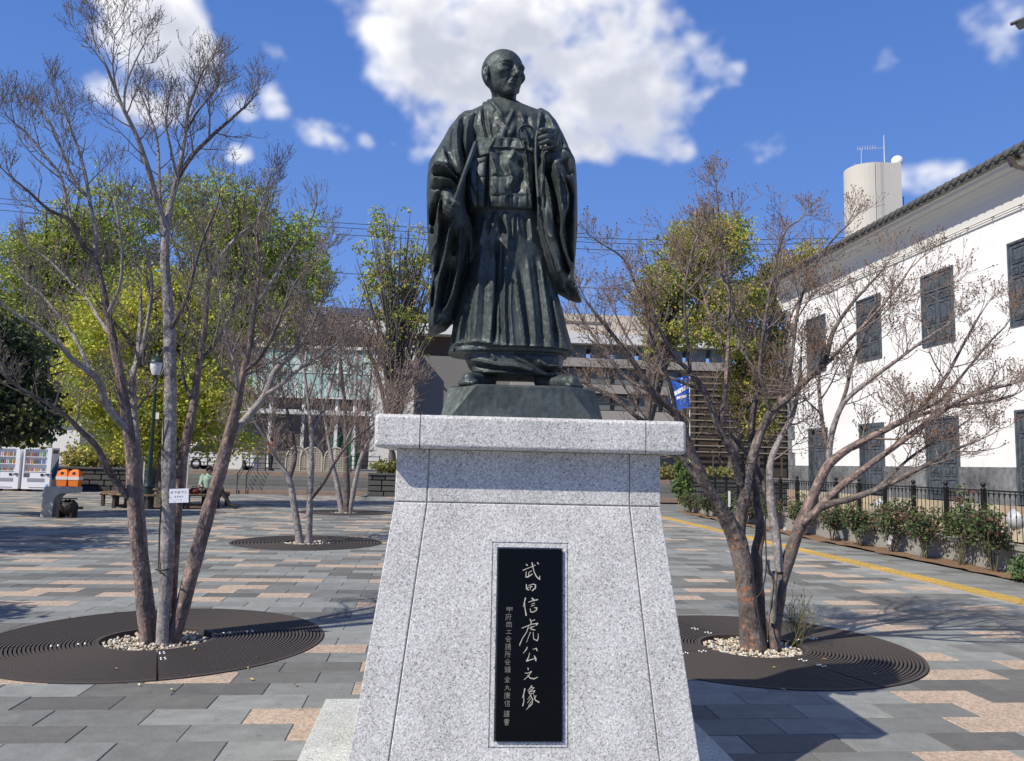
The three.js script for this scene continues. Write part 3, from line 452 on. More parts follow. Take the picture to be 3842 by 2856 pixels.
  // --- skirt pleats
  for (const [p, w, a] of [[[[500, 350], [478, 600], [455, 850], [440, 1055]], 16, 14], [[[555, 320], [605, 470], [585, 800], [560, 1055]], 7, 16], [[[618, 260], [612, 600], [596, 850], [588, 1060]], 10, -40], [[[650, 300], [636, 700], [640, 1060]], 8, -26], [[[672, 500], [662, 800], [676, 1085]], 5, 16], [[[715, 560], [708, 800], [735, 1085]], 5, 9], [[[690, 560], [690, 800], [700, 1085]], 5, -8], [[[742, 540], [780, 800], [820, 1085]], 5, 18], [[[770, 480], [815, 800], [846, 1085]], 8, -18],
    [[[830, 420], [870, 760], [895, 1090]], 9, 12], [[[890, 420], [935, 800], [955, 1095]], 9, -13], [[[925, 420], [985, 850], [1010, 1095]], 9, 13], [[[965, 500], [1030, 850], [1055, 1100]], 8, -13], [[[1020, 700], [1085, 1000], [1110, 1100]], 8, 11], [[[400, 760], [385, 900], [375, 1055]], 11, -14], [[[360, 820], [335, 950], [320, 1055]], 9, 13], [[[440, 620], [420, 820], [410, 1055]], 8, -8], [[[300, 930], [290, 1055]], 7, -10], [[[530, 480], [520, 800], [505, 1055]], 8, -8],
    [[[600, 100], [590, 180], [560, 270]], 9, 14], [[[640, 120], [640, 300]], 6, -18], [[[668, 110], [690, 250], [700, 420]], 8, 12], [[[715, 120], [725, 300]], 6, -12], [[[755, 120], [770, 260]], 9, 14], [[[815, 120], [830, 300]], 6, -14], [[[850, 130], [870, 300]], 7, 9], [[[530, 140], [505, 240], [480, 330]], 12, 14], [[[570, 130], [540, 220]], 6, -10]]) fold(body, z2(p), w, a);
  // hem of the upper robe and the layers under it
  for (const [p, w, a] of [[[[285, 1052], [480, 1042], [640, 1066], [740, 1080], [900, 1080], [1090, 1092]], 5, 9], [[[300, 1075], [480, 1062], [640, 1090], [1000, 1100]], 5, -20]]) fold(body, z2(p), w, a, 0);
  // --- sleeve on the viewer's left
  for (const [p, w, a] of [[[[415, 690], [388, 850], [398, 1000], [435, 1180]], 8, 16], [[[448, 720], [432, 900], [455, 1080], [476, 1180]], 7, -20], [[[370, 760], [350, 900], [345, 1000]], 8, -10], [[[505, 700], [472, 860], [462, 1000]], 8, 14], [[[290, 1020], [335, 1110], [395, 1230]], 8, -18], [[[250, 960], [300, 1080], [320, 1150]], 10, 8], [[[155, 1150], [290, 1180], [390, 1245], [432, 1310]], 7, 20], [[[165, 1115], [320, 1150], [400, 1215]], 8, -14], [[[170, 1205], [320, 1225], [410, 1300]], 8, -18], [[[165, 1260], [250, 1290], [350, 1285], [420, 1330]], 9, 15], [[[160, 1330], [280, 1335], [340, 1350]], 8, -10], [[[380, 1010], [420, 1140], [455, 1260]], 6, 12],
    [[[330, 1362], [250, 1400], [190, 1490], [150, 1600]], 10, -34], [[[300, 1395], [265, 1420], [238, 1500], [222, 1660]], 5, 22], [[[345, 1350], [260, 1378], [190, 1460]], 5, 14]]) fold(slL, z1(p), w, a);
  for (const [p, w, a] of [[[[205, 40], [192, 200], [175, 330], [125, 400]], 8, 16], [[[150, 60], [135, 250]], 14, -26], [[[240, 130], [225, 300], [190, 420], [170, 560]], 10, -30], [[[300, 160], [262, 300], [242, 430], [192, 600], [165, 800], [148, 940]], 8, 30], [[[130, 480], [150, 560], [125, 700], [118, 850]], 7, 12], [[[150, 640], [140, 800]], 6, -14], [[[275, 480], [240, 640], [205, 800]], 17, -52], [[[348, 210], [345, 400], [325, 560], [295, 700], [250, 800], [205, 850]], 8, 30], [[[320, 260], [295, 420]], 8, -26], [[[385, 230], [380, 480], [335, 720], [300, 840]], 9, -45], [[[260, 850], [200, 920], [150, 960]], 10, 12]]) fold(slL, z2(p), w, a);
  // --- sleeve on the viewer's right
  for (const [p, w, a] of [[[[1060, 670], [1072, 790]], 9, 14], [[[1095, 690], [1090, 800]], 6, -14], [[[1135, 640], [1108, 790]], 5, 16], [[[1165, 660], [1165, 790]], 8, -10], [[[1205, 690], [1240, 780], [1300, 900]], 10, 12], [[[1270, 860], [1330, 960]], 14, -30], [[[1092, 880], [1090, 1100], [1100, 1300], [1112, 1652]], 5, 24], [[[1062, 1000], [1070, 1300], [1085, 1652]], 8, -34], [[[1135, 960], [1130, 1200], [1140, 1400]], 10, 9], [[[1165, 985], [1160, 1150], [1195, 1320], [1255, 1652]], 5, 18], [[[1212, 1060], [1195, 1180], [1245, 1300], [1265, 1480], [1290, 1652]], 12, -50], [[[1250, 1105], [1285, 1260], [1300, 1420], [1310, 1600]], 6, 26],
    [[[1312, 1190], [1372, 1350], [1368, 1450], [1320, 1640]], 5, 18], [[[1345, 1200], [1400, 1330], [1395, 1480], [1360, 1652]], 10, -34], [[[1310, 960], [1390, 1040], [1430, 1150]], 9, 12], [[[1330, 1060], [1400, 1180]], 14, -16]]) fold(slR, z1(p), w, a);
  for (const [p, w, a] of [[[[915, 40], [945, 250], [1000, 420], [1045, 600]], 6, 16], [[[960, 40], [975, 220], [1040, 420], [1090, 580]], 14, 10], [[[1040, 60], [1060, 250], [1105, 420], [1130, 520]], 11, -44], [[[1088, 20], [1080, 240], [1112, 390], [1165, 500], [1148, 585]], 6, 28], [[[1130, 60], [1130, 300], [1160, 430]], 10, -40], [[[1170, 40], [1175, 300]], 8, 10], [[[990, 260], [1040, 300], [1080, 420]], 8, 9], [[[1180, 600], [1195, 680], [1215, 735]], 7, 14], [[[1120, 600], [1150, 680], [1200, 740]], 8, -18]]) fold(slR, z2(p), w, a);
  // hammered unevenness of the cast surface
  const rel = (map, x, y) => { const Y = pxY(y) - Y0; if (Y < 0 || Y >= RH - 1) return 0; const j = Math.floor(Y), X = (x - xa[j]) * xb[j]; if (X < 0 || X >= RW - 1) return 0; const i = Math.floor(X), fx = X - i, fy = Y - j, k = j * RW + i; return mix(mix(map[k], map[k + 1], fx), mix(map[k + RW], map[k + RW + 1], fx), fy); };
  // --- lofts: rows of [pixel row, left, right, half depth, centre depth]
  const at3 = (X, Y, z) => { const q = loc(X, Y); return [q[0] * (1 - z / STZ), EYE + (q[1] - EYE) * (1 - z / STZ), z]; };   // a pixel, at a distance z in front of the axis
  const loft = (rows, n = 2.4) => {
    const T = rows.map(([Y, a, b, d, c = 0]) => { const [x0, y] = at3(a, Y, c), x1 = at3(b, Y, c)[0]; return [y, (x0 + x1) / 2, (x1 - x0) / 2, d, c]; });
    const yMax = T[0][0], yMin = T[T.length - 1][0];
    return (x, y, z, relief) => {
      const yy = clamp(y, yMin, yMax); let k = 0; while (k < T.length - 2 && T[k + 1][0] > yy) k++;
      const A = T[k], B = T[k + 1], t = (A[0] - yy) / (A[0] - B[0]), cx = mix(A[1], B[1], t), a = mix(A[2], B[2], t), b = mix(A[3], B[3], t), cz = mix(A[4], B[4], t);
      const qx = Math.abs((x - cx) / a), qz = Math.abs((z - cz) / b), l = Math.pow(Math.pow(qx, n) + Math.pow(qz, n), 1 / n);
      let d = (l - 1) * Math.min(a, b);
      if (relief && Math.abs(d) < .12 && z > cz - b * .3) { const f = 1 / (1 - (cz + b * .85) / STZ); d -= rel(relief, x * f, EYE + (y - EYE) * f) * smooth(-.3, .45, (z - cz) / b); }
      const e = Math.max(y - yMax, yMin - y); return e > 0 ? Math.hypot(Math.max(d, 0), e) : Math.max(d, e);
    };
  };
  const torso = loft([[382, 1838, 1936, .075, -.02], [405, 1812, 1975, .10, -.01], [425, 1770, 2030, .12, -.01], [455, 1728, 2070, .145], [520, 1700, 2088, .165], [620, 1706, 2082, .185, .01], [720, 1722, 2070, .195, .015], [800, 1738, 2060, .195, .015], [830, 1762, 2050, .185, .01], [900, 1768, 2050, .195, .01], [1000, 1752, 2064, .21, .01], [1100, 1728, 2092, .225, .01], [1200, 1705, 2120, .24, .01], [1300, 1689, 2146, .25, .01], [1318, 1684, 2151, .252, .01]], 2.5);
  const under = loft([[1296, 1700, 2128, .235, .0], [1332, 1682, 2128, .235, .0], [1336, 1735, 2114, .20, .01], [1350, 1746, 2112, .205, .015], [1384, 1760, 2108, .20, .02], [1400, 1772, 2100, .195, .02], [1416, 1786, 2088, .19, .02]], 3.2);
  const low = newMap(); for (const [p, w, a] of [[[[385, 1165], [480, 1185], [620, 1215], [760, 1222], [900, 1262]], 7, 16], [[[420, 1200], [560, 1225], [760, 1250], [900, 1275]], 6, -16], [[[430, 1245], [520, 1262], [700, 1265]], 5, 12], [[[740, 1110], [750, 1160], [830, 1190], [890, 1250]], 8, 12], [[[820, 1150], [900, 1220], [1000, 1240]], 7, -13], [[[900, 1170], [980, 1210], [1080, 1200]], 7, 12], [[[930, 1240], [1020, 1240], [1085, 1225]], 6, -12], [[[560, 1110], [600, 1180]], 8, 9], [[[470, 1090], [540, 1105]], 7, 10], [[[300, 1085], [300, 1140]], 6, -12]]) fold(low, z2(p), w, a);
  const sleeveL = loft([[432, 1735, 1800, .07, -.01], [450, 1716, 1810, .10, -.01], [500, 1682, 1800, .135, .02], [560, 1652, 1785, .175, .06], [633, 1611, 1760, .22, .12], [690, 1606, 1748, .25, .17], [745, 1605, 1740, .25, .185], [800, 1604, 1752, .23, .17], [850, 1604, 1772, .215, .15], [946, 1608, 1778, .185, .12], [1010, 1618, 1762, .145, .10], [1050, 1622, 1745, .14, .09], [1110, 1613, 1728, .135, .085], [1198, 1608, 1705, .12, .075], [1235, 1609, 1672, .10, .07], [1256, 1611, 1630, .05, .06]], 2.3);
  const sleeveR = loft([[422, 2015, 2040, .06, -.01], [440, 1995, 2066, .10, -.01], [470, 1995, 2090, .12, 0], [514, 2005, 2113, .135, .01], [569, 2015, 2136, .16, .04], [612, 2018, 2158, .175, .07], [701, 2012, 2164, .18, .09], [800, 2008, 2165, .175, .09], [860, 2010, 2165, .165, .08], [920, 2024, 2161, .155, .07], [997, 2046, 2157, .14, .06], [1038, 2060, 2151, .13, .055], [1095, 2092, 2168, .11, .035], [1120, 2130, 2178, .07, .03], [1134, 2165, 2181, .03, .03]], 2.3);
  const foot = (heel, toe, wd) => (x, y, z) => { let d = cap(x, y, z, heel, toe, .045, .036); d = smin(d, cap(x, y, z, [heel[0], heel[1] + .02, heel[2]], [heel[0], heel[1] + .22, heel[2] - .02], .045, .055), .04); return d; };
  const fy = at3(1960, 1449, .32)[1] + .036, FL0 = at3(1828, 1420, .08), FL1 = at3(1758, 1434, .26), FR0 = at3(2040, 1420, .08), FR1 = at3(2148, 1432, .24); for (const q of [FL0, FL1, FR0, FR1]) q[1] = fy; FL0[1] += .012; FR0[1] += .012;
  const footL = foot(FL0, FL1), footR = foot(FR0, FR1), baseY = at3(1960, 1449, .32)[1];
  const toes = []; for (const [f0, f1] of [[FL0, FL1], [FR0, FR1]]) { const dx = f1[0] - f0[0], dz = f1[2] - f0[2], l = Math.hypot(dx, dz), ux = dx / l, uz = dz / l; for (let k = 0; k < 5; k++) { const o = (k - 2) * .021, e = .035 - Math.abs(k - 1.4) * .006; toes.push([[f1[0] - uz * o, baseY + .018, f1[2] + ux * o], [f1[0] - uz * o + ux * e, baseY + .014, f1[2] + ux * o + uz * e], .015]); } }
  const col = (l) => l.slice(1).map((q, k) => [at3(...l[k]), at3(...q)]), collar = [...col([[1862, 372, -.07], [1836, 384, -.02], [1846, 408, .06], [1872, 445, .125], [1903, 488, .17]]), ...col([[1862, 372, -.07], [1930, 388, -.01], [1932, 412, .06], [1916, 446, .13], [1888, 500, .18], [1880, 530, .19]]), ...col([[1820, 392, -.01], [1836, 430, .08], [1872, 490, .165]]), ...col([[1948, 400, .0], [1945, 430, .09], [1918, 500, .18]])];
  const ph = (x, y, z) => (noise3(x * 60, y * 40, z * 60) - .5) * .0016 + (noise3(x * 22, y * 16, z * 22) - .5) * .003;
  const robe = (x, y, z) => {
    let d = torso(x, y, z, body);
    d = smin(d, sleeveL(x, y, z, slL), .012); d = smin(d, sleeveR(x, y, z, slR), .012);
    if (y > 2.9) { let c = 1e9; for (const [a, b] of collar) c = Math.min(c, cap(x, y, z, a, b, .017, .017)); d = smin(d, c, .014); }
    if (y < 2.5) { let u = under(x, y, z, low); d = smin(d, u, .01); d = Math.min(d, footL(x, y, z), footR(x, y, z)); for (const [a, b, r] of toes) d = smin(d, cap(x, y, z, a, b, r, r * .8), .012); d = Math.max(d, baseY - y); }
    if (Math.abs(d) < .03) d -= ph(x, y, z);
    return d;
  };
  // --- the head, turned to the viewer's right
  const HC = at3(1887, 283, .03), yaw = 37 * Math.PI / 180, tip = -.05;
  const headField = (x, y, z) => {
    let px = x - HC[0], py = y - HC[1], pz = z - HC[2]; const hx = px * Math.cos(yaw) - pz * Math.sin(yaw), h1 = px * Math.sin(yaw) + pz * Math.cos(yaw), hy = py * Math.cos(tip) - h1 * Math.sin(tip), hz = py * Math.sin(tip) + h1 * Math.cos(tip), ax = Math.abs(hx);
    let d = ell(hx, hy, hz, [0, .030, -.010], [.116, .118, .134]);
    d = smin(d, ell(hx, hy, hz, [0, -.050, .030], [.088, .092, .088]), .035);
    d = smin(d, ell(hx, hy, hz, [0, -.124, .084], [.034, .026, .030]), .03);
    d = smin(d, ell(ax, hy, hz, [.066, -.020, .078], [.030, .026, .032]), .03);
    d = smin(d, ell(ax, hy, hz, [.040, .032, .100], [.034, .011, .020]), .020);
    d = smax(d, -ell(ax, hy, hz, [.046, .006, .128], [.032, .018, .028]), .014);
    d = smin(d, ell(ax, hy, hz, [.044, .004, .094], [.021, .015, .018]), .005);
    d = smin(d, ell(ax, hy, hz, [.045, .015, .100], [.027, .006, .019]), .005);
    d = smin(d, ell(ax, hy, hz, [.045, -.012, .100], [.024, .006, .016]), .006);
    d = smin(d, cap(hx, hy, hz, [0, .022, .116], [0, -.038, .146], .0125, .0175), .014);
    d = smin(d, ell(ax, hy, hz, [.018, -.044, .130], [.013, .011, .015]), .008);
    d = smin(d, ell(hx, hy, hz, [0, -.076, .108], [.040, .026, .020]), .016);
    d = smax(d, -cap(ax, hy, hz, [0, -.078, .136], [.036, -.087, .118], .005, .004), .005);
    d = smin(d, ell(hx, hy, hz, [0, -.071, .120], [.028, .006, .012]), .004); d = smin(d, ell(hx, hy, hz, [0, -.088, .118], [.024, .008, .012]), .005);
    d = smax(d, -cap(ax, hy, hz, [.026, -.042, .134], [.052, -.100, .104], .009, .007), .010);
    d = smax(d, -cap(ax, hy, hz, [.070, -.045, .104], [.072, -.110, .080], .010, .006), .014);
    d = smax(d, -cap(ax, hy, hz, [.020, -.018, .130], [.056, -.026, .108], .004, .003), .006);
    for (const yy of [.058, .072, .086]) d = smax(d, -cap(ax, hy, hz, [0, yy + .004, .130], [.05, yy, .118], .003, .002), .006);
    // ears
    let e = ell(ax, hy, hz, [.117, -.004, -.008], [.017, .046, .029]); e = smax(e, -ell(ax, hy, hz, [.134, .004, -.001], [.019, .032, .017]), .005); e = smin(e, ell(ax, hy, hz, [.113, -.056, .0], [.010, .020, .012]), .008); e = smin(e, ell(ax, hy, hz, [.120, -.008, -.010], [.006, .018, .008]), .004); d = smin(d, e, .008);
    // neck with its tendons, set into the collar
    const nb = at3(1893, 420, -.02), nt = at3(1888, 330, -.005); d = smin(d, cap(x, y, z, nb, nt, .078, .066), .03);
    d = smin(d, cap(x, y, z, at3(1858, 340, .03), at3(1893, 415, .065), .012, .012), .018); d = smax(d, -cap(x, y, z, at3(1912, 360, .075), at3(1912, 420, .080), .012, .016), .02);
    d += (noise3(x * 70, y * 70, z * 70) - .5) * .0016; return d;
  };
  // --- hands: palm, four fingers with bends, thumb
  const chains = (list) => (x, y, z) => { let d = 1e9; for (const ch of list) { let e = 1e9; for (let k = 0; k < ch.length - 1; k++) e = Math.min(e, cap(x, y, z, ch[k].p, ch[k + 1].p, ch[k].r, ch[k + 1].r)); d = smin(d, e, .0035); } return d; };
  const q1 = (X, Y, z, r) => ({ p: at3(1590 + .273 * X, 640 + .273 * Y, z + .215), r }), q2 = (X, Y, z, r) => ({ p: at3(1920 + .294 * X, 420 + .294 * Y, z + .05), r });
  const handLP = chains([[q1(330, 330, .185, .036), q1(345, 420, .205, .036), q1(400, 470, .200, .026)], [q1(290, 400, .205, .015), q1(310, 480, .232, .0145), q1(375, 520, .232, .013), q1(420, 500, .212, .012)], [q1(280, 440, .195, .014), q1(298, 520, .222, .0135), q1(355, 560, .224, .0125), q1(410, 540, .204, .011)], [q1(285, 490, .185, .0135), q1(300, 565, .208, .0125), q1(345, 592, .210, .0115), q1(395, 575, .192, .010)], [q1(300, 540, .175, .0125), q1(318, 600, .192, .0115), q1(350, 620, .194, .0105), q1(385, 605, .18, .0095)], [q1(385, 400, .225, .016), q1(430, 440, .242, .014), q1(478, 465, .236, .0115)], [q1(345, 240, -.06, .040), q1(335, 320, .12, .036), q1(335, 350, .17, .035)]]);
  const handRP = chains([[q2(545, 260, .19, .034), q2(520, 400, .195, .034)], [q2(560, 300, .185, .028), q2(570, 560, .15, .040), q2(600, 720, .10, .048)], [q2(548, 255, .205, .0165), q2(460, 245, .232, .0165), q2(365, 272, .236, .0145), q2(352, 290, .215, .012)], [q2(545, 305, .208, .0165), q2(450, 310, .238, .016), q2(362, 338, .238, .014), q2(350, 350, .215, .012)], [q2(540, 362, .205, .016), q2(465, 372, .234, .0155), q2(380, 398, .232, .0135), q2(368, 405, .212, .011)], [q2(530, 425, .198, .0145), q2(475, 452, .222, .0135), q2(412, 475, .218, .012), q2(402, 470, .2, .010)], [q2(500, 250, .215, .0165), q2(430, 232, .245, .0145), q2(380, 232, .25, .0125)]]);
  // --- surface of a field by naive surface nets on a sparse grid
  const yl = baseY - .012, yh = loc(1960, 372)[1];
  const figure = new THREE.Group(); figure.name = 'figure'; statue.add(figure);
  mesh('robes', nets(robe, [-.62, yl, -.34], [.50, yh, .50], .0056), M.bronze, figure); console.log('robes');
  mesh('head', nets(headField, [HC[0] - .19, HC[1] - .26, HC[2] - .20], [HC[0] + .21, HC[1] + .18, HC[2] + .20], .0030), M.bronze, figure);
  const bb = (f, c, r) => nets(f, [c[0] - r, c[1] - r, c[2] - r], [c[0] + r, c[1] + r, c[2] + r], .003);
  mesh('hand', bb(handLP, at3(1690, 765, .41), .125), M.bronze, figure); mesh('hand', bb(handRP, at3(2060, 550, .22), .15), M.bronze, figure);
  // fan, ring, cords
  const fan = new MB(), f0 = V(...at3(1699, 772, .455)), f1 = V(...at3(1786, 532, .37)); fan.bar(f0, f1, .024, .014); mesh('folded_fan', fan.geo(), M.bronze, statue);
  const ring = new THREE.TorusGeometry(.044, .0075, 10, 40); const rm = mesh('robe_ring', ring, M.bronze, statue); rm.position.set(...at3(1973, 500, .225)); rm.rotation.set(.25, .25, 0);
  const cords = new MB(); for (const pts of [[[1950, 455, .17], [1960, 470, .21], [1962, 490, .235]], [[1969, 488, .24], [1977, 515, .235], [1985, 545, .225]], [[2018, 492, .285], [2012, 520, .285], [2010, 580, .28], [2014, 660, .275], [2020, 740, .27]]]) cords.tube(pts.map(p => V(...at3(...p))), pts.map(() => .009), 6); mesh('cord', cords.geo(), M.bronze, statue);
  // bronze block under the feet: corners cut back towards the top
  const yb0 = 1.8325, yb1 = baseY + .004, q = (X, Y, d) => { const p = atDepth(X / K, Y / K, d); return p.x; };
  const hw0 = .425, hw1 = .405, bz0 = .36, bz1 = .30, cx = .055, blk = new MB();
  const oct = (y, hw, f, b, c1, c2) => [V(cx - hw + c1, y, f), V(cx + hw - c1, y, f), V(cx + hw, y, f - c2), V(cx + hw, y, -b + c2), V(cx + hw - c1, y, -b), V(cx - hw + c1, y, -b), V(cx - hw, y, -b + c2), V(cx - hw, y, f - c2)];
  const o0 = oct(yb0, hw0, bz0, bz1, .050, .035), o1 = oct(yb1 - .012, hw1 - .012, bz0 - .012, bz1, .150, .13), o2 = oct(yb1, hw1 - .03, bz0 - .024, bz1 - .01, .150, .13);
  for (const [a, b] of [[o0, o1], [o1, o2]]) for (let k = 0; k < 8; k++) { const l = (k + 1) % 8; blk.quad(a[k], a[l], b[l], b[k]); } for (let k = 1; k < 7; k++) blk.tri(o2[0], o2[k], o2[k + 1]);
  mesh('base_block', blk.geo(), M.bronze, statue);
}
console.log('statue');

// ---------------------------------------------------------------- bare trees in the plaza
const barkTex = (seed, base, patch, amt) => tex(512, (u, v) => { const a = tile(u, v, 7, seed, 4), b = tile(u, v, 40, seed + 4, 3), c = tile(u, v, 19, seed + 9, 3), l = .72 + (a - .5) * .8 + (b - .5) * .7, k = smooth(1 - amt, 1 - amt + .10, c); return [0, 1, 2].map(i => sr(clamp(mix(base[i] * l, patch[i] * (l * .8 + .25), k)))); });
const barkBump = tex(512, (u, v) => tile(u, v, 22, 141, 4), { color: false });
const bark = (t) => { t.repeat.set(1.6, 1.1); const bm = barkBump; return new THREE.MeshStandardMaterial({ map: t, roughness: .9, bumpMap: bm, bumpScale: .014 }); };
M.barkRed = bark(barkTex(121, [.215, .165, .148], [.36, .25, .21], .44));
M.barkGrey = bark(barkTex(127, [.33, .30, .285], [.48, .43, .39], .36));
M.barkFlake = bark(barkTex(133, [.20, .165, .148], [.42, .185, .10], .36));
M.barkDark = bark(barkTex(139, [.15, .125, .115], [.25, .20, .175], .4));
M.barkPlain = bark(barkTex(151, [.125, .105, .09], [.20, .17, .145], .4));
M.twig = std([.19, .165, .15], .9); M.twigBrown = std([.21, .165, .14], .9); M.bud = std([.21, .125, .085], .9);
function curve(pts, n) { const c = new THREE.CatmullRomCurve3(pts, false, 'centripetal'); return c.getPoints(n); }
function makeLimb(spec0, depth, sides = 9, keep = .9) { const q1 = spec0[spec0.length - 1], q0 = spec0[spec0.length - 2], spec = [...spec0.slice(0, -1), q0.map((v, i) => i < 3 ? mix(v, q1[i], .62) : q1[i])];                            // spec: [x, y, depth offset, width] on the 2222-wide view
  const ps = spec.map(([x, y, dz]) => atDepth(x, y, depth + dz)), n = Math.max(8, (ps.length - 1) * 6), pts = curve(ps, n), rad = [];
  for (let k = 0; k <= n; k++) { const f = k / n * (spec.length - 1), i = Math.min(Math.floor(f), spec.length - 2), t = f - i; rad.push(toX(mix(spec[i][3], spec[i + 1][3], t) * (spec[0][3] < 19 ? 1.18 : 1.05), depth + spec[i][2]) / 2); }
  return { pts, rad };
}
const UP = V(0, 1, 0);
function twig(mb, buds, R, p, d, len, r, lvl, o) {
  const n = lvl > 0 ? 4 : 3, pts = [p.clone()], rad = [r], dir = d.clone().normalize(), q = p.clone(); const nodes = [];
  for (let k = 1; k <= n; k++) {
    dir.addScaledVector(UP, o.up * (.6 + R() * .8) / n).add(V(R() - .5, (R() - .5) * .7, R() - .5).multiplyScalar(o.wob)).normalize();
    q.addScaledVector(dir, len / n); pts.push(q.clone()); rad.push(Math.max(r * (1 - .55 * k / n), o.rm ?? .0012)); nodes.push([q.clone(), dir.clone()]);
  }
  mb.tube(pts, rad, lvl > 1 ? 4 : 3, false);
  if (lvl === 0) { const [e, ed] = nodes[n - 1]; for (let k = 0; k < 2 + (R() < o.three ? 1 : 0); k++) { const dd = ed.clone().multiplyScalar(.8).add(V(R() - .5, R() * .75, R() - .5).multiplyScalar(1.25)).normalize(), l = o.tip * (.6 + R() * .8), e2 = e.clone().addScaledVector(dd, l); mb.tube([e, e2], [o.rm ?? .0022, o.rm ?? .0012], 3, false); if (buds && R() < o.bud) bud(buds, R, e2, dd, o.bs); } return; }
  for (let k = 0; k < n; k++) {
    if (lvl >= o.lv && k === 0) continue;
    const [c, cd] = nodes[k], side = cd.clone().cross(UP).normalize(); if (side.lengthSq() < .1) side.set(1, 0, 0); const pl = side.applyAxisAngle(cd, (R() - .5) * o.roll + (k % 2 ? 1.2 : 0));
    for (const s of [-1, 1]) { if (R() > o.keep) continue; const a = .55 + R() * .4, dd = cd.clone().multiplyScalar(Math.cos(a)).addScaledVector(pl, s * Math.sin(a)); twig(mb, buds, R, c, dd, len * (.42 + R() * .3), Math.max(r * .55, .0018), lvl - 1, o); }
  }
}
function bud(mb, R, p, d, s) { const a = V(R() - .5, R() - .5, R() - .5).cross(d).normalize().multiplyScalar(s * .32), e = p.clone().addScaledVector(d, s), b = a.clone().cross(d).normalize().multiplyScalar(s * .32), m = p.clone().addScaledVector(d, s * .45); mb.tri(m.clone().add(a), e, m.clone().sub(a)); mb.tri(m.clone().add(b), e, m.clone().sub(b)); mb.tri(p, m.clone().add(a), m.clone().sub(a)); }
function dress(limb0, R, mb, buds, o) {
  const cutAt = Math.max(4, Math.round(limb0.pts.length * (o.trim ?? 1))), limb = { pts: limb0.pts.slice(0, cutAt), rad: limb0.rad.slice(0, cutAt) };                                  // side shoots along a limb and a spray at its end
  const { pts, rad } = limb; let acc = 0, tot = 0; for (let k = 1; k < pts.length; k++) tot += pts[k].distanceTo(pts[k - 1]); let pos = 0, flip = R() * 6;
  for (let k = 1; k < pts.length; k++) {
    const L = pts[k].distanceTo(pts[k - 1]); pos += L; acc += L; const f = pos / tot; if (f < o.from) { acc = 0; continue; }
    while (acc > o.gap) { acc -= o.gap * (.7 + R() * .6); flip += 2.2 + R(); const d = pts[k].clone().sub(pts[k - 1]).normalize(), s = V(1, 0, 0).cross(d).normalize().applyAxisAngle(d, flip), a = .7 + R() * .4, dd = d.clone().multiplyScalar(Math.cos(a)).addScaledVector(s, Math.sin(a)); if (dd.y < -.25) dd.y *= -.4; const big = R() < (o.big ?? 0) && f < .7; twig(mb, buds, R, pts[k].clone().addScaledVector(s, rad[k] * .5), dd, o.len * (big ? 1.35 : mix(1.1, .55, f)) * (.6 + R() * .7), big ? Math.min(rad[k] * .6, .011) : Math.max(.003, Math.min(rad[k] * .5, .008)), o.lv + (big ? 1 : R() < .42 ? -1 : 0), o); }
  }
  const e = pts.length - 1, d = pts[e].clone().sub(pts[e - 2]).normalize(); for (let k = 0; k < o.ends; k++) twig(mb, buds, R, pts[e], d.clone().add(V(R() - .5, (R() - .3) * .6, R() - .5).multiplyScalar(k ? .9 : .2)).normalize(), o.len * (o.endLen ?? .7) * (.8 + R() * .4), Math.min(rad[e], .006), o.lv, o);
}
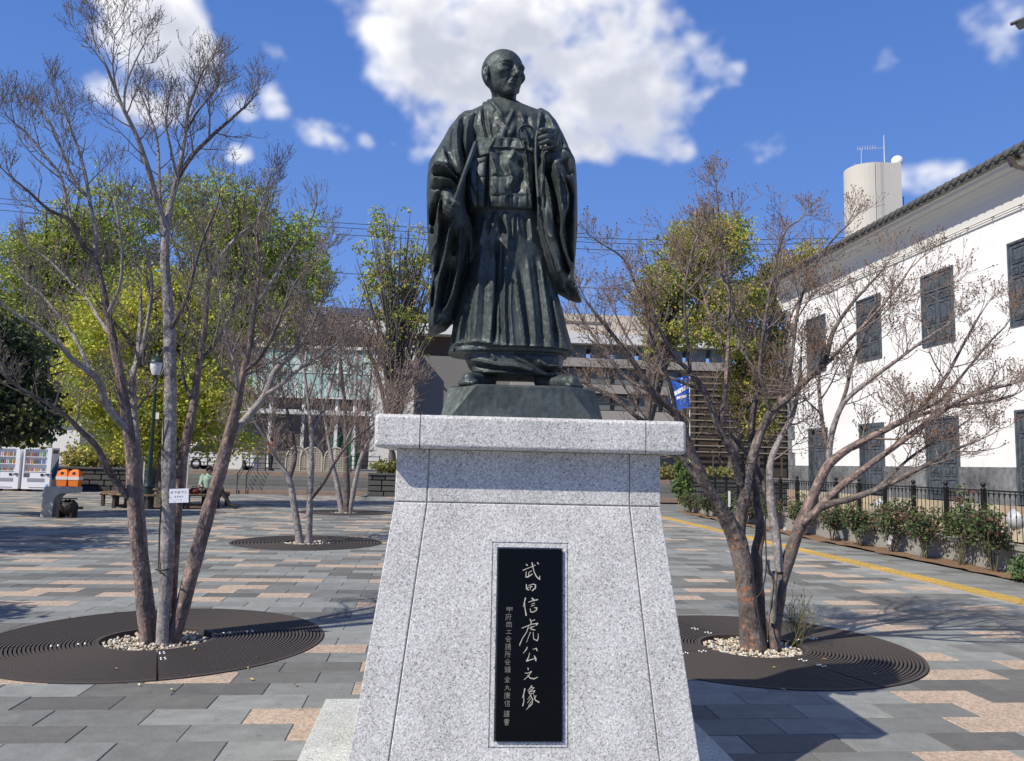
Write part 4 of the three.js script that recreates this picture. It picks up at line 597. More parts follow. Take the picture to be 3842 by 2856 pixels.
// the five-stemmed tree on the left
{
  const D = 7.05, R = rng(21), T = thing('bare_tree', 'bare tree with five slender stems and a white name sign', 'tree', 'bare trees in iron grates', onGround(345, 1394));
  const base = T.position.clone(); const put = (name, geo, mat) => { geo.translate(-base.x, -base.y, -base.z); return mesh(name, geo, mat, T); };
  const stems = [
    [[318, 1402, 0, 27], [306, 1270, 0, 25], [294, 1150, -.02, 26], [290, 1068, -.02, 27], [287, 998, -.04, 25], [277, 928, -.06, 23], [268, 858, -.1, 21], [257, 802, -.1, 19], [245, 736, -.12, 17], [233, 683, -.15, 15], [224, 631, -.2, 13], [214, 578, -.2, 11]],
    [[334, 1396, .12, 20], [322, 1290, .12, 19], [310, 1190, .1, 18], [302, 1080, .08, 18], [296, 980, .05, 19], [289, 893, .12, 17], [287, 816, .2, 14], [296, 785, .3, 11], [304, 700, .45, 8], [306, 600, .6, 6]],
    [[352, 1398, -.03, 24], [357, 1290, -.02, 25], [362, 1190, 0, 26], [365, 1100, 0, 27], [366, 1000, 0, 28], [368, 900, .02, 27], [369, 800, .05, 25], [366, 700, .08, 23], [361, 620, .1, 20], [358, 539, .1, 17], [364, 481, .1, 14], [379, 404, .1, 11], [393, 346, .1, 9], [402, 289, .1, 8], [408, 239, .1, 7], [427, 185, .05, 5], [447, 140, 0, 3.5]],
    [[368, 1392, .14, 20], [375, 1230, .14, 21], [381, 1150, .14, 22], [390, 1033, .18, 21], [403, 963, .22, 20], [420, 876, .3, 17], [432, 788, .35, 14], [443, 718, .4, 12], [449, 648, .45, 10], [456, 560, .5, 7], [456, 481, .55, 5]],
    [[374, 1392, .05, 30], [400, 1300, .05, 29], [428, 1200, .05, 28], [452, 1110, .05, 28], [470, 1050, .05, 27], [487, 985, .04, 25], [497, 949, .02, 24], [511, 893, -.05, 20], [518, 858, -.1, 17], [529, 806, -.15, 14], [543, 746, -.2, 12], [551, 669, -.2, 10], [562, 600, -.25, 8], [558, 500, -.3, 6], [570, 430, -.3, 4]]
  ];
  const branches = [
    [[276, 1078, -.05, 13], [242, 1033, -.15, 13], [224, 998, -.25, 12], [208, 968, -.3, 11], [168, 928, -.45, 9], [140, 900, -.55, 8], [90, 868, -.7, 6], [40, 840, -.8, 5], [-10, 800, -.9, 4]],
    [[276, 930, -.08, 13], [252, 907, -.15, 14], [227, 868, -.25, 13], [217, 833, -.3, 12], [196, 809, -.35, 12], [157, 781, -.45, 10], [133, 753, -.55, 9], [101, 725, -.6, 8], [52, 693, -.7, 6], [-8, 655, -.8, 4]],
    [[196, 809, -.35, 8], [180, 770, -.3, 7], [160, 730, -.2, 6], [130, 690, -.1, 5], [90, 640, 0, 4], [40, 600, .1, 3]],
    [[214, 600, -.2, 12], [204, 560, -.2, 11], [177, 531, -.25, 10], [154, 481, -.35, 8], [104, 454, -.5, 6], [62, 416, -.6, 5], [8, 372, -.7, 4]],
    [[206, 560, -.2, 9], [206, 500, -.15, 8], [195, 440, -.1, 7], [185, 380, -.1, 6], [165, 310, -.1, 5], [140, 250, -.1, 4], [120, 205, -.1, 3]],
    [[154, 481, -.35, 6], [146, 443, -.3, 6], [128, 377, -.3, 5], [98, 339, -.35, 5], [58, 289, -.4, 4], [15, 255, -.5, 3]],
    [[192, 430, -.1, 6], [160, 390, .1, 5], [135, 330, .2, 5], [110, 270, .3, 4], [75, 225, .35, 3]],
    [[363, 500, .1, 11], [343, 443, .0, 10], [327, 385, -.1, 10], [308, 327, -.2, 9], [296, 293, -.25, 8], [269, 239, -.35, 7], [250, 193, -.4, 6], [231, 146, -.5, 5], [208, 100, -.5, 3.5], [196, 62, -.5, 2.5]],
    [[269, 239, -.35, 5], [272, 190, -.4, 4], [290, 140, -.4, 3], [305, 110, -.4, 2.5]],
    [[372, 430, .1, 8], [385, 389, .1, 9], [420, 335, .15, 8], [462, 293, .2, 7], [497, 262, .25, 6], [535, 228, .3, 4], [552, 212, .3, 3]],
    [[360, 530, .2, 8], [348, 460, .3, 7], [345, 380, .35, 6], [340, 300, .4, 5], [320, 240, .4, 4], [300, 190, .4, 3]],
    [[385, 389, .0, 6], [372, 330, -.1, 5], [360, 270, -.1, 4], [365, 220, -.1, 3]],
    [[402, 289, .1, 5], [430, 240, .2, 4], [470, 190, .25, 3], [480, 130, .25, 2.5]],
    [[497, 949, .02, 17], [539, 903, .1, 15], [574, 858, .15, 13], [600, 800, .2, 11], [640, 765, .25, 9], [680, 700, .3, 6], [705, 640, .3, 4]],
    [[574, 858, .15, 9], [610, 835, .1, 8], [650, 800, .0, 7], [700, 770, -.1, 5], [740, 740, -.1, 3.5]],
    [[529, 806, -.15, 9], [560, 780, -.2, 8], [590, 730, -.3, 7], [620, 660, -.35, 5], [650, 600, -.4, 4], [700, 560, -.4, 3]],
    [[551, 669, -.2, 7], [590, 610, -.1, 6], [620, 560, 0, 5], [660, 500, 0, 4], [680, 470, 0, 3]],
    [[456, 600, .5, 7], [481, 554, .5, 7], [520, 510, .45, 6], [555, 481, .4, 5], [575, 424, .4, 4], [598, 390, .4, 3]],
    [[432, 788, .35, 8], [470, 740, .5, 7], [500, 690, .6, 6], [520, 630, .7, 5], [535, 560, .8, 4]],
    [[304, 774, .35, 8], [320, 700, .4, 7], [330, 620, .3, 6], [320, 560, .3, 5], [300, 500, .3, 4], [280, 440, .3, 3]],
    [[245, 736, -.12, 8], [220, 700, .0, 7], [190, 650, .1, 6], [150, 610, .2, 5], [100, 560, .3, 4], [50, 530, .3, 3]],
    [[366, 720, .08, 9], [400, 660, -.1, 7], [420, 590, -.25, 6], [440, 520, -.35, 5], [470, 450, -.4, 4], [480, 400, -.4, 3]],
    [[233, 683, -.15, 8], [260, 620, -.3, 6], [265, 550, -.4, 5], [255, 470, -.5, 4], [240, 400, -.5, 3]],
    [[518, 858, -.1, 7], [510, 790, -.3, 6], [490, 730, -.4, 5], [480, 660, -.5, 4], [475, 600, -.5, 3]],
    [[420, 876, .3, 7], [400, 830, .4, 6], [395, 760, .5, 5], [410, 680, .6, 4], [400, 600, .6, 3]]
  ];
  const o = { lv: 2, up: .55, wob: .30, three: .55, tip: .07, bud: .55, bs: .016, roll: 1.6, keep: .60, from: .42, gap: .125, len: .34, ends: 2, endLen: .6, big: .10 }, mb = new MB(), bd = new MB();
  stems.forEach((s, k) => { const l = makeLimb(s, D, 12), g = new MB(); g.tube(l.pts, l.rad, 12, true, .10, k * 3); put('trunk', g.geo(), k === 0 || k > 2 ? M.barkRed : M.barkGrey); dress(l, R, mb, bd, { ...o, from: .55 }); });
  branches.forEach((s, k) => { const l = makeLimb(s, D, 8), g = new MB(); g.tube(l.pts, l.rad, 8, true, .10, 40 + k); put('branch', g.geo(), k % 3 ? M.barkGrey : M.barkDark); dress(l, R, mb, bd, { ...o, from: k < 2 ? .45 : .3 }); });
  const tw = put('twigs', mb.geo(), M.twig); tw.userData.kind = 'stuff'; const b = put('buds', bd.geo(), M.bud); b.userData.kind = 'stuff';
  console.log('left tree', mb.i.length / 3);
  // support ties and cable on the stems
  const tie = new MB(); tie.tube([atDepth(338, 1236, 7.0), atDepth(352, 1238, 6.92), atDepth(366, 1235, 7.0)], [.008, .008, .008], 5); tie.tube([atDepth(344, 1240, 6.98), atDepth(346, 1150, 7.05), atDepth(352, 1068, 7.02), atDepth(354, 990, 7.0), atDepth(355, 900, 6.98)], [.007, .007, .006, .006, .006], 5); put('tie', tie.geo(), std([.03, .03, .03], .6));
  // name sign
  const cv = document.createElement('canvas'); cv.width = 512; cv.height = 384; const c = cv.getContext('2d'); c.fillStyle = '#cdd2dc'; c.fillRect(0, 0, 512, 384); c.strokeStyle = '#1c2340'; c.lineCap = 'round';
  const G = { ya: [[.1, .35, .95, .25], [.95, .25, .75, .5], [.4, .1, .6, 1]], ma: [[.1, .2, .95, .2], [.95, .2, .55, .7], [.35, .5, .65, .85]], bo: [[.05, .35, .85, .35], [.45, .1, .45, .95], [.45, .95, .32, .88], [.2, .5, .05, .8], [.68, .5, .85, .8], [.85, .02, .92, .02], [.92, .02, .92, .12], [.92, .12, .85, .12], [.85, .12, .85, .02]], u: [[.5, .05, .5, .25], [.1, .27, .9, .27], [.1, .27, .1, .5], [.9, .27, .8, .65], [.8, .65, .4, .98]], shi: [[.15, .15, .35, .25], [.08, .45, .28, .55], [.15, .95, .6, .75], [.6, .75, .95, .3]],
    raku: [[.1, .1, .9, .1], [.3, 0, .3, .2], [.7, 0, .7, .2], [.1, .35, .2, .45], [.05, .6, .2, .98], [.35, .35, .8, .35], [.8, .35, .4, .7], [.4, .4, .9, .7], [.4, .72, .85, .72], [.4, .72, .4, .98], [.85, .72, .85, .98], [.4, .98, .85, .98]], you: [[.1, .1, .9, .1], [.3, 0, .3, .2], [.7, 0, .7, .2], [.1, .38, .9, .38], [.3, .25, .3, .52], [.6, .25, .6, .52], [.3, .52, .85, .52], [.1, .65, .9, .65], [.5, .52, .5, 1], [.45, .68, .1, .95], [.55, .68, .9, .95]], ko: [[.5, 0, .5, .14], [.1, .15, .9, .15], [.3, .27, .7, .27], [.3, .27, .3, .45], [.7, .27, .7, .45], [.3, .45, .7, .45], [.1, .55, .1, 1], [.1, .55, .9, .55], [.9, .55, .9, 1], [.3, .68, .7, .68], [.3, .68, .3, .9], [.7, .68, .7, .9], [.3, .9, .7, .9]], boku: [[.05, .3, .95, .3], [.5, .05, .5, 1], [.45, .35, .1, .8], [.55, .35, .9, .8]],
    mi: [[.1, .15, .9, .15], [.2, .5, .8, .5], [.05, .9, .95, .9]], zu: [[.1, .3, .9, .3], [.5, .05, .5, .9], [.3, .6, .6, .7]], ki: [[.2, .2, .8, .2], [.1, .5, .9, .5], [.5, .05, .7, .9]], ka: [[.1, .1, .9, .1], [.2, .1, .1, .95], [.3, .3, .9, .3], [.35, .3, .35, .7], [.85, .3, .85, .7], [.35, .7, .85, .7], [.3, .85, .9, .85]] };
  const wr = (k, x, y, w, h, lw) => { c.lineWidth = lw; for (const [a, b2, e, f] of G[k]) { c.beginPath(); c.moveTo(x + a * w, y + b2 * h); c.lineTo(x + e * w, y + f * h); c.stroke(); } };
  ['ya', 'ma', 'bo', 'u', 'shi'].forEach((k, i) => wr(k, 40 + i * 90, 55, 70, 84, 12)); ['raku', 'you', 'ko', 'boku'].forEach((k, i) => wr(k, 132 + i * 66, 190, 52, 56, 5)); ['mi', 'zu', 'ki', 'ka'].forEach((k, i) => wr(k, 190 + i * 38, 292, 28, 32, 4));
  const st = new THREE.CanvasTexture(cv); st.colorSpace = THREE.SRGBColorSpace;
  const sg = thing('name_sign', 'small white name sign with dark lettering tied to a stem of the five-stemmed tree', 'sign', null, atDepth(388.5, 1076, 6.80)); sg.rotation.set(0, -.1, .055);
  const w = toX(44, 6.8), h = toX(30, 6.8); mesh('sign_plate', new THREE.BoxGeometry(w, h, .004), std([.62, .64, .68], .5), sg); const fc = new THREE.PlaneGeometry(w * .985, h * .98); fc.translate(0, 0, .0035); mesh('sign_print', fc, new THREE.MeshStandardMaterial({ map: st, roughness: .5 }), sg);
  const tw2 = new MB(); tw2.bar(V(0, h * .2, -.004), V(-.03, h * .2, -.12), .006); tw2.bar(V(-.05, -h * .3, -.004), V(-.06, -h * .3, -.14), .006); mesh('sign_wire', tw2.geo(), std([.05, .05, .05], .6), sg);
}
// the spreading tree on the right
{
  const D = 7.38, R = rng(33), T = thing('bare_tree', 'spreading bare tree with flaking orange bark and brown seed heads', 'tree', 'bare trees in iron grates', onGround(1650, 1408));
  const base = T.position.clone(); const put = (name, geo, mat) => { geo.translate(-base.x, -base.y, -base.z); return mesh(name, geo, mat, T); };
  const stems = [
    [[1636, 1414, 0, 52], [1628, 1340, 0, 44], [1618, 1285, 0, 38], [1612, 1232, 0, 38], [1600, 1175, 0, 40], [1580, 1130, -.03, 34], [1560, 1098, -.06, 28], [1540, 1066, -.1, 25], [1518, 1020, -.15, 22], [1492, 960, -.2, 19], [1468, 900, -.25, 17], [1415, 850, -.35, 14], [1384, 800, -.4, 12], [1340, 740, -.45, 9], [1300, 690, -.5, 7], [1262, 640, -.5, 5]],
    [[1602, 1180, .02, 26], [1608, 1115, .04, 24], [1618, 1070, .06, 23], [1631, 1002, .08, 21], [1647, 949, .1, 19], [1671, 897, .12, 17], [1708, 865, .12, 15], [1752, 824, .1, 13], [1788, 790, .05, 11], [1808, 720, 0, 9], [1849, 659, -.05, 7], [1889, 615, -.1, 5], [1930, 570, -.1, 4]],
    [[1652, 1400, .15, 22], [1646, 1290, .16, 22], [1642, 1206, .16, 22], [1650, 1150, .2, 20], [1640, 1080, .25, 18], [1632, 1000, .3, 16], [1635, 889, .35, 14], [1651, 832, .4, 12], [1655, 768, .4, 10], [1675, 688, .45, 8], [1688, 600, .45, 6], [1700, 500, .5, 4]],
    [[1679, 1410, .02, 27], [1686, 1330, .02, 24], [1698, 1260, .02, 24], [1716, 1200, 0, 26], [1738, 1135, -.03, 25], [1768, 1070, -.06, 22], [1796, 1012, -.1, 19], [1849, 969, -.15, 15], [1929, 929, -.2, 12], [1989, 893, -.25, 10], [2030, 849, -.3, 9], [2058, 808, -.3, 7], [2100, 730, -.35, 5], [2140, 660, -.35, 4]]
  ];
  const branches = [
    [[1692, 1240, .0, 16], [1684, 1161, .0, 16], [1675, 1104, .02, 17], [1671, 1010, .05, 13], [1690, 957, .1, 11], [1720, 900, .2, 9], [1735, 830, .25, 7], [1740, 740, .3, 5]],
    [[1675, 1104, .02, 10], [1660, 1060, .1, 10], [1640, 1010, .2, 9], [1600, 960, .3, 8], [1575, 930, .3, 6]],
    [[1738, 1138, -.03, 17], [1752, 1130, -.1, 15], [1808, 1070, -.2, 14], [1869, 1022, -.3, 12], [1969, 949, -.4, 10], [2050, 889, -.5, 9], [2130, 849, -.55, 7], [2235, 825, -.6, 5]],
    [[1745, 1130, -.03, 14], [1790, 1098, -.2, 13], [1849, 1082, -.35, 12], [1921, 1054, -.5, 10], [2001, 1014, -.6, 8], [2070, 977, -.65, 6], [2150, 945, -.7, 4]],
    [[1800, 1010, -.1, 12], [1800, 969, -.1, 12], [1812, 917, -.15, 10], [1835, 870, -.2, 9], [1889, 824, -.3, 8], [1949, 780, -.4, 6], [2010, 735, -.45, 5], [2080, 690, -.5, 3.5]],
    [[1812, 917, -.15, 8], [1835, 850, -.1, 7], [1850, 790, -.05, 6], [1880, 720, 0, 5], [1930, 650, 0, 4]],
    [[1798, 990, -.1, 8], [1780, 881, .0, 7], [1778, 808, .05, 5], [1790, 720, .1, 4]],
    [[1989, 893, -.25, 7], [2040, 870, -.2, 6], [2100, 800, -.15, 5], [2150, 740, -.1, 4], [2200, 690, -.1, 3]],
    [[1929, 929, -.2, 8], [2000, 900, -.1, 7], [2080, 880, 0, 6], [2160, 870, .05, 5], [2225, 850, .1, 4]],
    [[1607, 1050, .05, 15], [1590, 985, 0, 15], [1560, 929, -.05, 14], [1528, 849, -.1, 12], [1498, 808, -.15, 10], [1462, 771, -.2, 8], [1431, 713, -.25, 7], [1388, 636, -.3, 5], [1350, 559, -.35, 4], [1296, 521, -.4, 3]],
    [[1560, 929, -.05, 9], [1571, 870, 0, 9], [1579, 768, .05, 7], [1583, 667, .1, 6], [1575, 580, .1, 5], [1560, 470, .1, 3.5], [1555, 400, .1, 2.5]],
    [[1570, 1110, -.05, 13], [1500, 1020, .1, 11], [1440, 940, .2, 10], [1384, 906, .3, 9], [1338, 867, .35, 8], [1284, 840, .4, 6], [1235, 815, .4, 4]],
    [[1415, 850, -.35, 8], [1360, 820, -.2, 7], [1304, 752, -.1, 6], [1268, 700, 0, 5], [1240, 650, 0, 3.5]],
    [[1498, 808, -.15, 7], [1490, 720, -.2, 6], [1485, 636, -.25, 5], [1504, 540, -.25, 4], [1530, 470, -.25, 3]],
    [[1579, 768, .05, 5], [1545, 700, .2, 5], [1520, 620, .3, 4], [1480, 540, .3, 3]],
    [[1651, 832, .4, 8], [1610, 752, .5, 7], [1590, 660, .5, 5], [1560, 580, .55, 4], [1531, 520, .55, 3]],
    [[1671, 897, .12, 8], [1650, 800, .0, 7], [1660, 700, -.1, 6], [1677, 600, -.1, 5], [1705, 500, -.1, 4], [1750, 465, -.1, 3]],
    [[1708, 865, .12, 8], [1720, 760, .2, 7], [1735, 660, .25, 6], [1774, 567, .3, 5], [1816, 510, .3, 4], [1850, 480, .3, 3]],
    [[1788, 796, .05, 7], [1840, 740, -.1, 6], [1890, 690, -.2, 5], [1950, 620, -.25, 4], [1990, 560, -.3, 3]],
    [[1468, 900, -.25, 8], [1450, 820, -.4, 7], [1420, 750, -.5, 6], [1400, 680, -.55, 5], [1380, 600, -.6, 3.5]],
    [[1528, 849, -.1, 7], [1480, 830, 0, 6], [1420, 800, .1, 5], [1360, 730, .2, 4], [1320, 650, .2, 3]],
    [[1849, 1082, -.35, 6], [1900, 1060, -.3, 6], [1980, 990, -.3, 5], [2060, 940, -.3, 4], [2120, 900, -.3, 3]],
    [[1647, 949, .1, 9], [1690, 880, .3, 8], [1700, 780, .4, 6], [1715, 690, .45, 5], [1760, 600, .5, 4]]
  ];
  const o = { lv: 2, up: .35, wob: .26, three: .5, tip: .055, bud: .95, bs: .021, roll: 1.6, keep: .60, from: .35, gap: .13, len: .34, ends: 2, endLen: .6, big: .15 }, mb = new MB(), bd = new MB();
  stems.forEach((s, k) => { const l = makeLimb(s, D, 12), g = new MB(), n = l.pts.length, sp = k === 1 ? 0 : Math.floor(n * .30); if (sp) { g.tube(l.pts.slice(0, sp + 1), l.rad.slice(0, sp + 1), 14, true, .14, k * 5); put('trunk', g.geo(), M.barkFlake); } const g2 = new MB(); g2.tube(l.pts.slice(sp), l.rad.slice(sp), 10, true, .11, k * 5); put('branch', g2.geo(), k === 3 ? M.barkRed : M.barkDark); dress(l, R, mb, bd, { ...o, from: .5 }); });
  branches.forEach((s, k) => { const l = makeLimb(s, D, 8), g = new MB(); g.tube(l.pts, l.rad, 8, true, .11, 60 + k); put('branch', g.geo(), k === 0 || k === 4 ? M.barkGrey : k % 4 === 2 ? M.barkRed : M.barkDark); dress(l, R, mb, bd, { ...o, from: k < 4 ? .4 : .26 }); });
  const tw = put('twigs', mb.geo(), M.twigBrown); tw.userData.kind = 'stuff'; const b = put('seed_heads', bd.geo(), std([.22, .13, .085], .9)); b.userData.kind = 'stuff'; console.log('right tree', mb.i.length / 3);
  // the dead stub and the rope
  const stub = new MB(), sp = curve([atDepth(1675, 1350, 7.33), atDepth(1679, 1300, 7.30), atDepth(1683, 1240, 7.28)], 8); stub.tube(sp, sp.map((_, k) => .034 - k * .0012), 9, true, .25, 3); const s2 = curve([atDepth(1678, 1250, 7.28), atDepth(1668, 1240, 7.25), atDepth(1666, 1216, 7.22)], 6); stub.tube(s2, s2.map(() => .018), 8, true, .2, 5); put('dead_stub', stub.geo(), std([.42, .37, .31], .95, { map: barkBump }));
  const rope = new MB(), rp = curve([atDepth(1661, 1020, 7.2), atDepth(1661, 1150, 7.2), atDepth(1662, 1240, 7.2), atDepth(1652, 1285, 7.2), atDepth(1641, 1300, 7.2), atDepth(1648, 1350, 7.15), atDepth(1656, 1404, 7.1)], 24); rope.tube(rp, rp.map(() => .0065), 5); put('rope', rope.geo(), std([.03, .03, .032], .8));
  // small dry shoots in the pit
  const sh = new MB(), R2 = rng(8); for (let k = 0; k < 26; k++) twig(sh, null, R2, onGround(1716 + R2() * 26, 1392 + R2() * 12, 0), V((R2() - .3) * 1.2, 1, (R2() - .5)), .22 + R2() * .16, .0025, 1, { ...o, lv: 1, tip: .03 }); const pl = mesh('pit_shoots', sh.geo(), std([.16, .14, .05], .9)); tag(pl, 'low tuft of dry olive shoots in the pebbles beside the flaking trunk', 'shoots');
}
// two smaller bare trees further off
function smallBare(seed, depth, label, stems, o2, pos) {
  const R = rng(seed), T = thing('bare_tree', label, 'tree', 'bare trees in iron grates', pos), base = pos; const put = (name, geo, mat) => { geo.translate(-base.x, -base.y, -base.z); return mesh(name, geo, mat, T); };
  const o = { lv: 2, up: .4, wob: .28, three: .5, tip: .09, bud: .5, bs: .03, roll: 1.8, keep: .78, from: .38, gap: .17, len: .7, ends: 4, rm: .0055, ...o2 }, mb = new MB(), bd = new MB();
  stems.forEach((s, k) => { const l = makeLimb(s, depth, 9), g = new MB(); g.tube(l.pts, l.rad, 9, true, .1, k); put(s[0][3] > 6 ? 'trunk' : 'branch', g.geo(), k % 2 ? M.barkDark : M.barkGrey); dress(l, R, mb, bd, o); });
  const tw = put('twigs', mb.geo(), M.twigFar ??= std([.25, .195, .17], .9)); tw.userData.kind = 'stuff'; const b = put('buds', bd.geo(), M.bud); b.userData.kind = 'stuff';
}
smallBare(51, 15.5, 'small bare tree with two pale stems from one grate, before the terrace steps', [
  [[651, 1180, 0, 15], [640, 1110, 0, 12], [627, 1041, 0, 11], [605, 1004, 0, 7], [579, 956, -.2, 5], [554, 919, -.3, 4], [520, 860, -.4, 3], [500, 800, -.5, 2]], [[627, 1041, 0, 9], [640, 990, .1, 8], [632, 930, .2, 6], [618, 870, .3, 5], [600, 800, .4, 3], [590, 740, .4, 2]],
  [[669, 1180, 0, 13], [672, 1103, 0, 12], [675, 1011, 0, 11], [675, 938, .1, 8], [668, 870, .2, 6], [660, 800, .2, 4], [650, 730, .2, 3]], [[676, 1080, 0, 8], [704, 1044, -.2, 7], [726, 1004, -.3, 6], [760, 960, -.4, 4], [800, 930, -.5, 3], [840, 900, -.5, 2]],
  [[675, 938, .1, 5], [700, 890, .4, 5], [720, 830, .5, 4], [740, 760, .5, 2]], [[640, 990, .1, 5], [600, 940, .4, 4], [570, 880, .6, 3], [560, 820, .6, 2]], [[668, 870, .2, 4], [690, 800, -.2, 3], [705, 740, -.3, 2]]], {}, onGround(660, 1179));
smallBare(52, 24.8, 'small bare tree with three stems standing close to the terrace steps', [
  [[742, 1114, 0, 12], [733, 1060, 0, 10], [722, 1010, 0, 8], [712, 950, 0, 6], [700, 880, 0, 4], [690, 820, 0, 3]], [[752, 1114, 0, 14], [752, 1040, 0, 12], [750, 960, 0, 9], [748, 880, .2, 7], [740, 800, .3, 5], [735, 720, .3, 3]], [[758, 1114, 0, 10], [770, 1050, 0, 9], [785, 990, 0, 7], [815, 930, 0, 5], [850, 880, 0, 3.5], [890, 845, 0, 2]],
  [[785, 990, 0, 5], [790, 930, .4, 4], [800, 850, .5, 3], [810, 780, .5, 2]], [[750, 960, 0, 5], [775, 900, -.4, 4], [785, 820, -.5, 3], [790, 740, -.5, 2]]], { gap: .24, len: 1.0, rm: .0085, from: .36 }, onGround(751, 1112));
console.log('bare trees');

// ---------------------------------------------------------------- trees in leaf, hedges
M.leaf = new THREE.MeshPhysicalMaterial({ color: 0xffffff, roughness: .9, vertexColors: true, side: THREE.DoubleSide, transmission: .35, thickness: 0 });
function leaves(mb, R, blobs, n, size, pal, clump = 10, spread = .35) {
  const wt = blobs.map(b => b[3] * b[4] * b[5]), tot = wt.reduce((a, b) => a + b, 0), c = V(0, 0, 0);
  for (let k = 0; k < n; k++) {
    if (k % clump === 0) { let r = R() * tot, i = 0; while (r > wt[i] && i < blobs.length - 1) r -= wt[i++]; const b = blobs[i], u = R() * 2 - 1, a = R() * 6.283, q = Math.sqrt(1 - u * u), f = Math.pow(R(), .4); c.set(b[0] + Math.cos(a) * q * f * b[3], b[1] + u * f * b[4], b[2] + Math.sin(a) * q * f * b[5]); mb.tone = pal[Math.floor(R() * pal.length)].map(x => x * (.85 + R() * .3)); }
    const p = V(c.x + (R() + R() - 1) * spread, c.y + (R() + R() - 1) * spread * .7, c.z + (R() + R() - 1) * spread), d = V(R() - .5, R() - .75, R() - .5).normalize(), s = V(R() - .5, R() - .5, R() - .5).cross(d).normalize(), l = size * (.7 + R() * .6), w = l * .34, v = .8 + R() * .4;
    mb.col = mb.tone.map(x => x * v); const e = p.clone().addScaledVector(d, l), m = p.clone().addScaledVector(d, l * .45); mb.quad(p, m.clone().addScaledVector(s, w), e, m.clone().addScaledVector(s, -w));
  }
}
function limbTree(T, R, base, top, spread, n, mat, r0, fork = .25, arch = .5) {    // trunk and fanning limbs; returns limb end zones
  const ends = [], H = top.y - base.y, g0 = new MB(), fk = base.clone().lerp(V(top.x, base.y + H, top.z), fork); fk.y = base.y + H * fork;
  g0.tube(curve([base, base.clone().lerp(fk, .5).add(V((R() - .5) * .1, 0, (R() - .5) * .1)), fk], 6), [1.25, 1.05, 1, .97, .95, .92, .9].map(x => x * r0), 9, true, .12, R() * 9); mesh('trunk', g0.geo(), mat, T);
  const gb = new MB();
  for (let k = 0; k < n; k++) {
    const a = k / n * 6.283 + R() * .6, f = .25 + .75 * R(), e = V(top.x + Math.cos(a) * spread * f, base.y + H * (1 - .30 * f * f - R() * .12), top.z + Math.sin(a) * spread * f), m = fk.clone().lerp(e, .5); m.x = mix(m.x, fk.x, arch * .35); m.z = mix(m.z, fk.z, arch * .35); m.y += H * .04;
    const st = base.clone().lerp(fk, .75 + R() * .25), pts = curve([st, m, e], 10); gb.tube(pts, pts.map((_, i) => r0 * .5 * (1 - i / 11.5)), 5, false); ends.push(...pts.slice(4));
    for (let q = 0; q < 5; q++) { const i = 3 + Math.floor(R() * 6), d = V(R() - .5, .55 + R() * .5, R() - .5).normalize(), L = H * (.10 + R() * .12), p2 = pts[i].clone().addScaledVector(d, L); gb.tube([pts[i], pts[i].clone().lerp(p2, .5).add(V((R() - .5) * .2, .1, (R() - .5) * .2)), p2], [r0 * .16, r0 * .10, r0 * .03], 4, false); ends.push(p2, pts[i].clone().lerp(p2, .6)); }
  }
  mesh('limbs', gb.geo(), mat, T); return ends;
}
const toLocal = (T, pos) => { for (const c of T.children) c.geometry.translate(-pos.x, -pos.y, -pos.z); };
const GREEN = [[.30, .37, .05], [.37, .44, .06], [.23, .30, .045], [.44, .46, .07]], YELLOW = [[.54, .53, .055], [.45, .48, .055], [.62, .58, .065], [.36, .42, .05]], DARK = [[.030, .050, .016], [.045, .070, .018], [.065, .09, .02], [.10, .12, .022]], OLIVE = [[.42, .38, .06], [.50, .42, .07], [.33, .33, .055]];
function leafTree(name, label, group, seed, base, blobsPx, depth, n, size, pal, r0, o = {}) {
  const R = rng(seed), T = thing(name, label, 'tree', group, base), B = blobsPx.map(([x, y, rx, ry, dz = 0, rz = 1]) => { const p = atDepth(x, y, depth + dz); return [p.x, p.y, p.z, toX(rx, depth + dz), toX(ry, depth + dz), toX((rx + ry) / 2, depth + dz) * rz]; });
  let top = V(0, -1e9, 0), cx = 0, cz = 0; for (const b of B) { cx += b[0]; cz += b[2]; if (b[1] + b[4] > top.y) top.y = b[1] + b[4]; } top.x = cx / B.length; top.z = cz / B.length; const spread = Math.max(...B.map(b => Math.abs(b[0] - top.x) + b[3])) * .8;
  const ends = limbTree(T, R, base, top, spread * (o.wide ?? 1), o.limbs ?? 9, o.bark ?? M.barkPlain, r0, o.fork ?? .28, o.arch ?? .5);
  const mb = new MB(); leaves(mb, R, B, n, size, pal, o.clump ?? 12, o.spread ?? .4); if (o.along) leaves(mb, R, ends.map(e => [e.x, e.y, e.z, .35, .3, .35]), o.along, size, pal, 8, o.aspread ?? .35);
  mesh('crown', mb.geo(), M.leaf, T); toLocal(T, base); return T;
}
const TERR = 1.05;
leafTree('camphor_tree', 'yellow-green leafy tree rising through the round bench', 'leafy trees round the plaza', 61, V(-11.2, 0, -26.0), [[250, 720, 120, 110], [400, 700, 120, 120, .5], [190, 850, 110, 90, -.5], [330, 870, 130, 100], [450, 850, 100, 110], [300, 960, 120, 45], [470, 950, 80, 50, .5], [540, 960, 40, 35], [340, 620, 90, 50, .5]], 26, 50000, .115, YELLOW, .34, { limbs: 10, fork: .3, bark: M.barkPlain, spread: .38 });
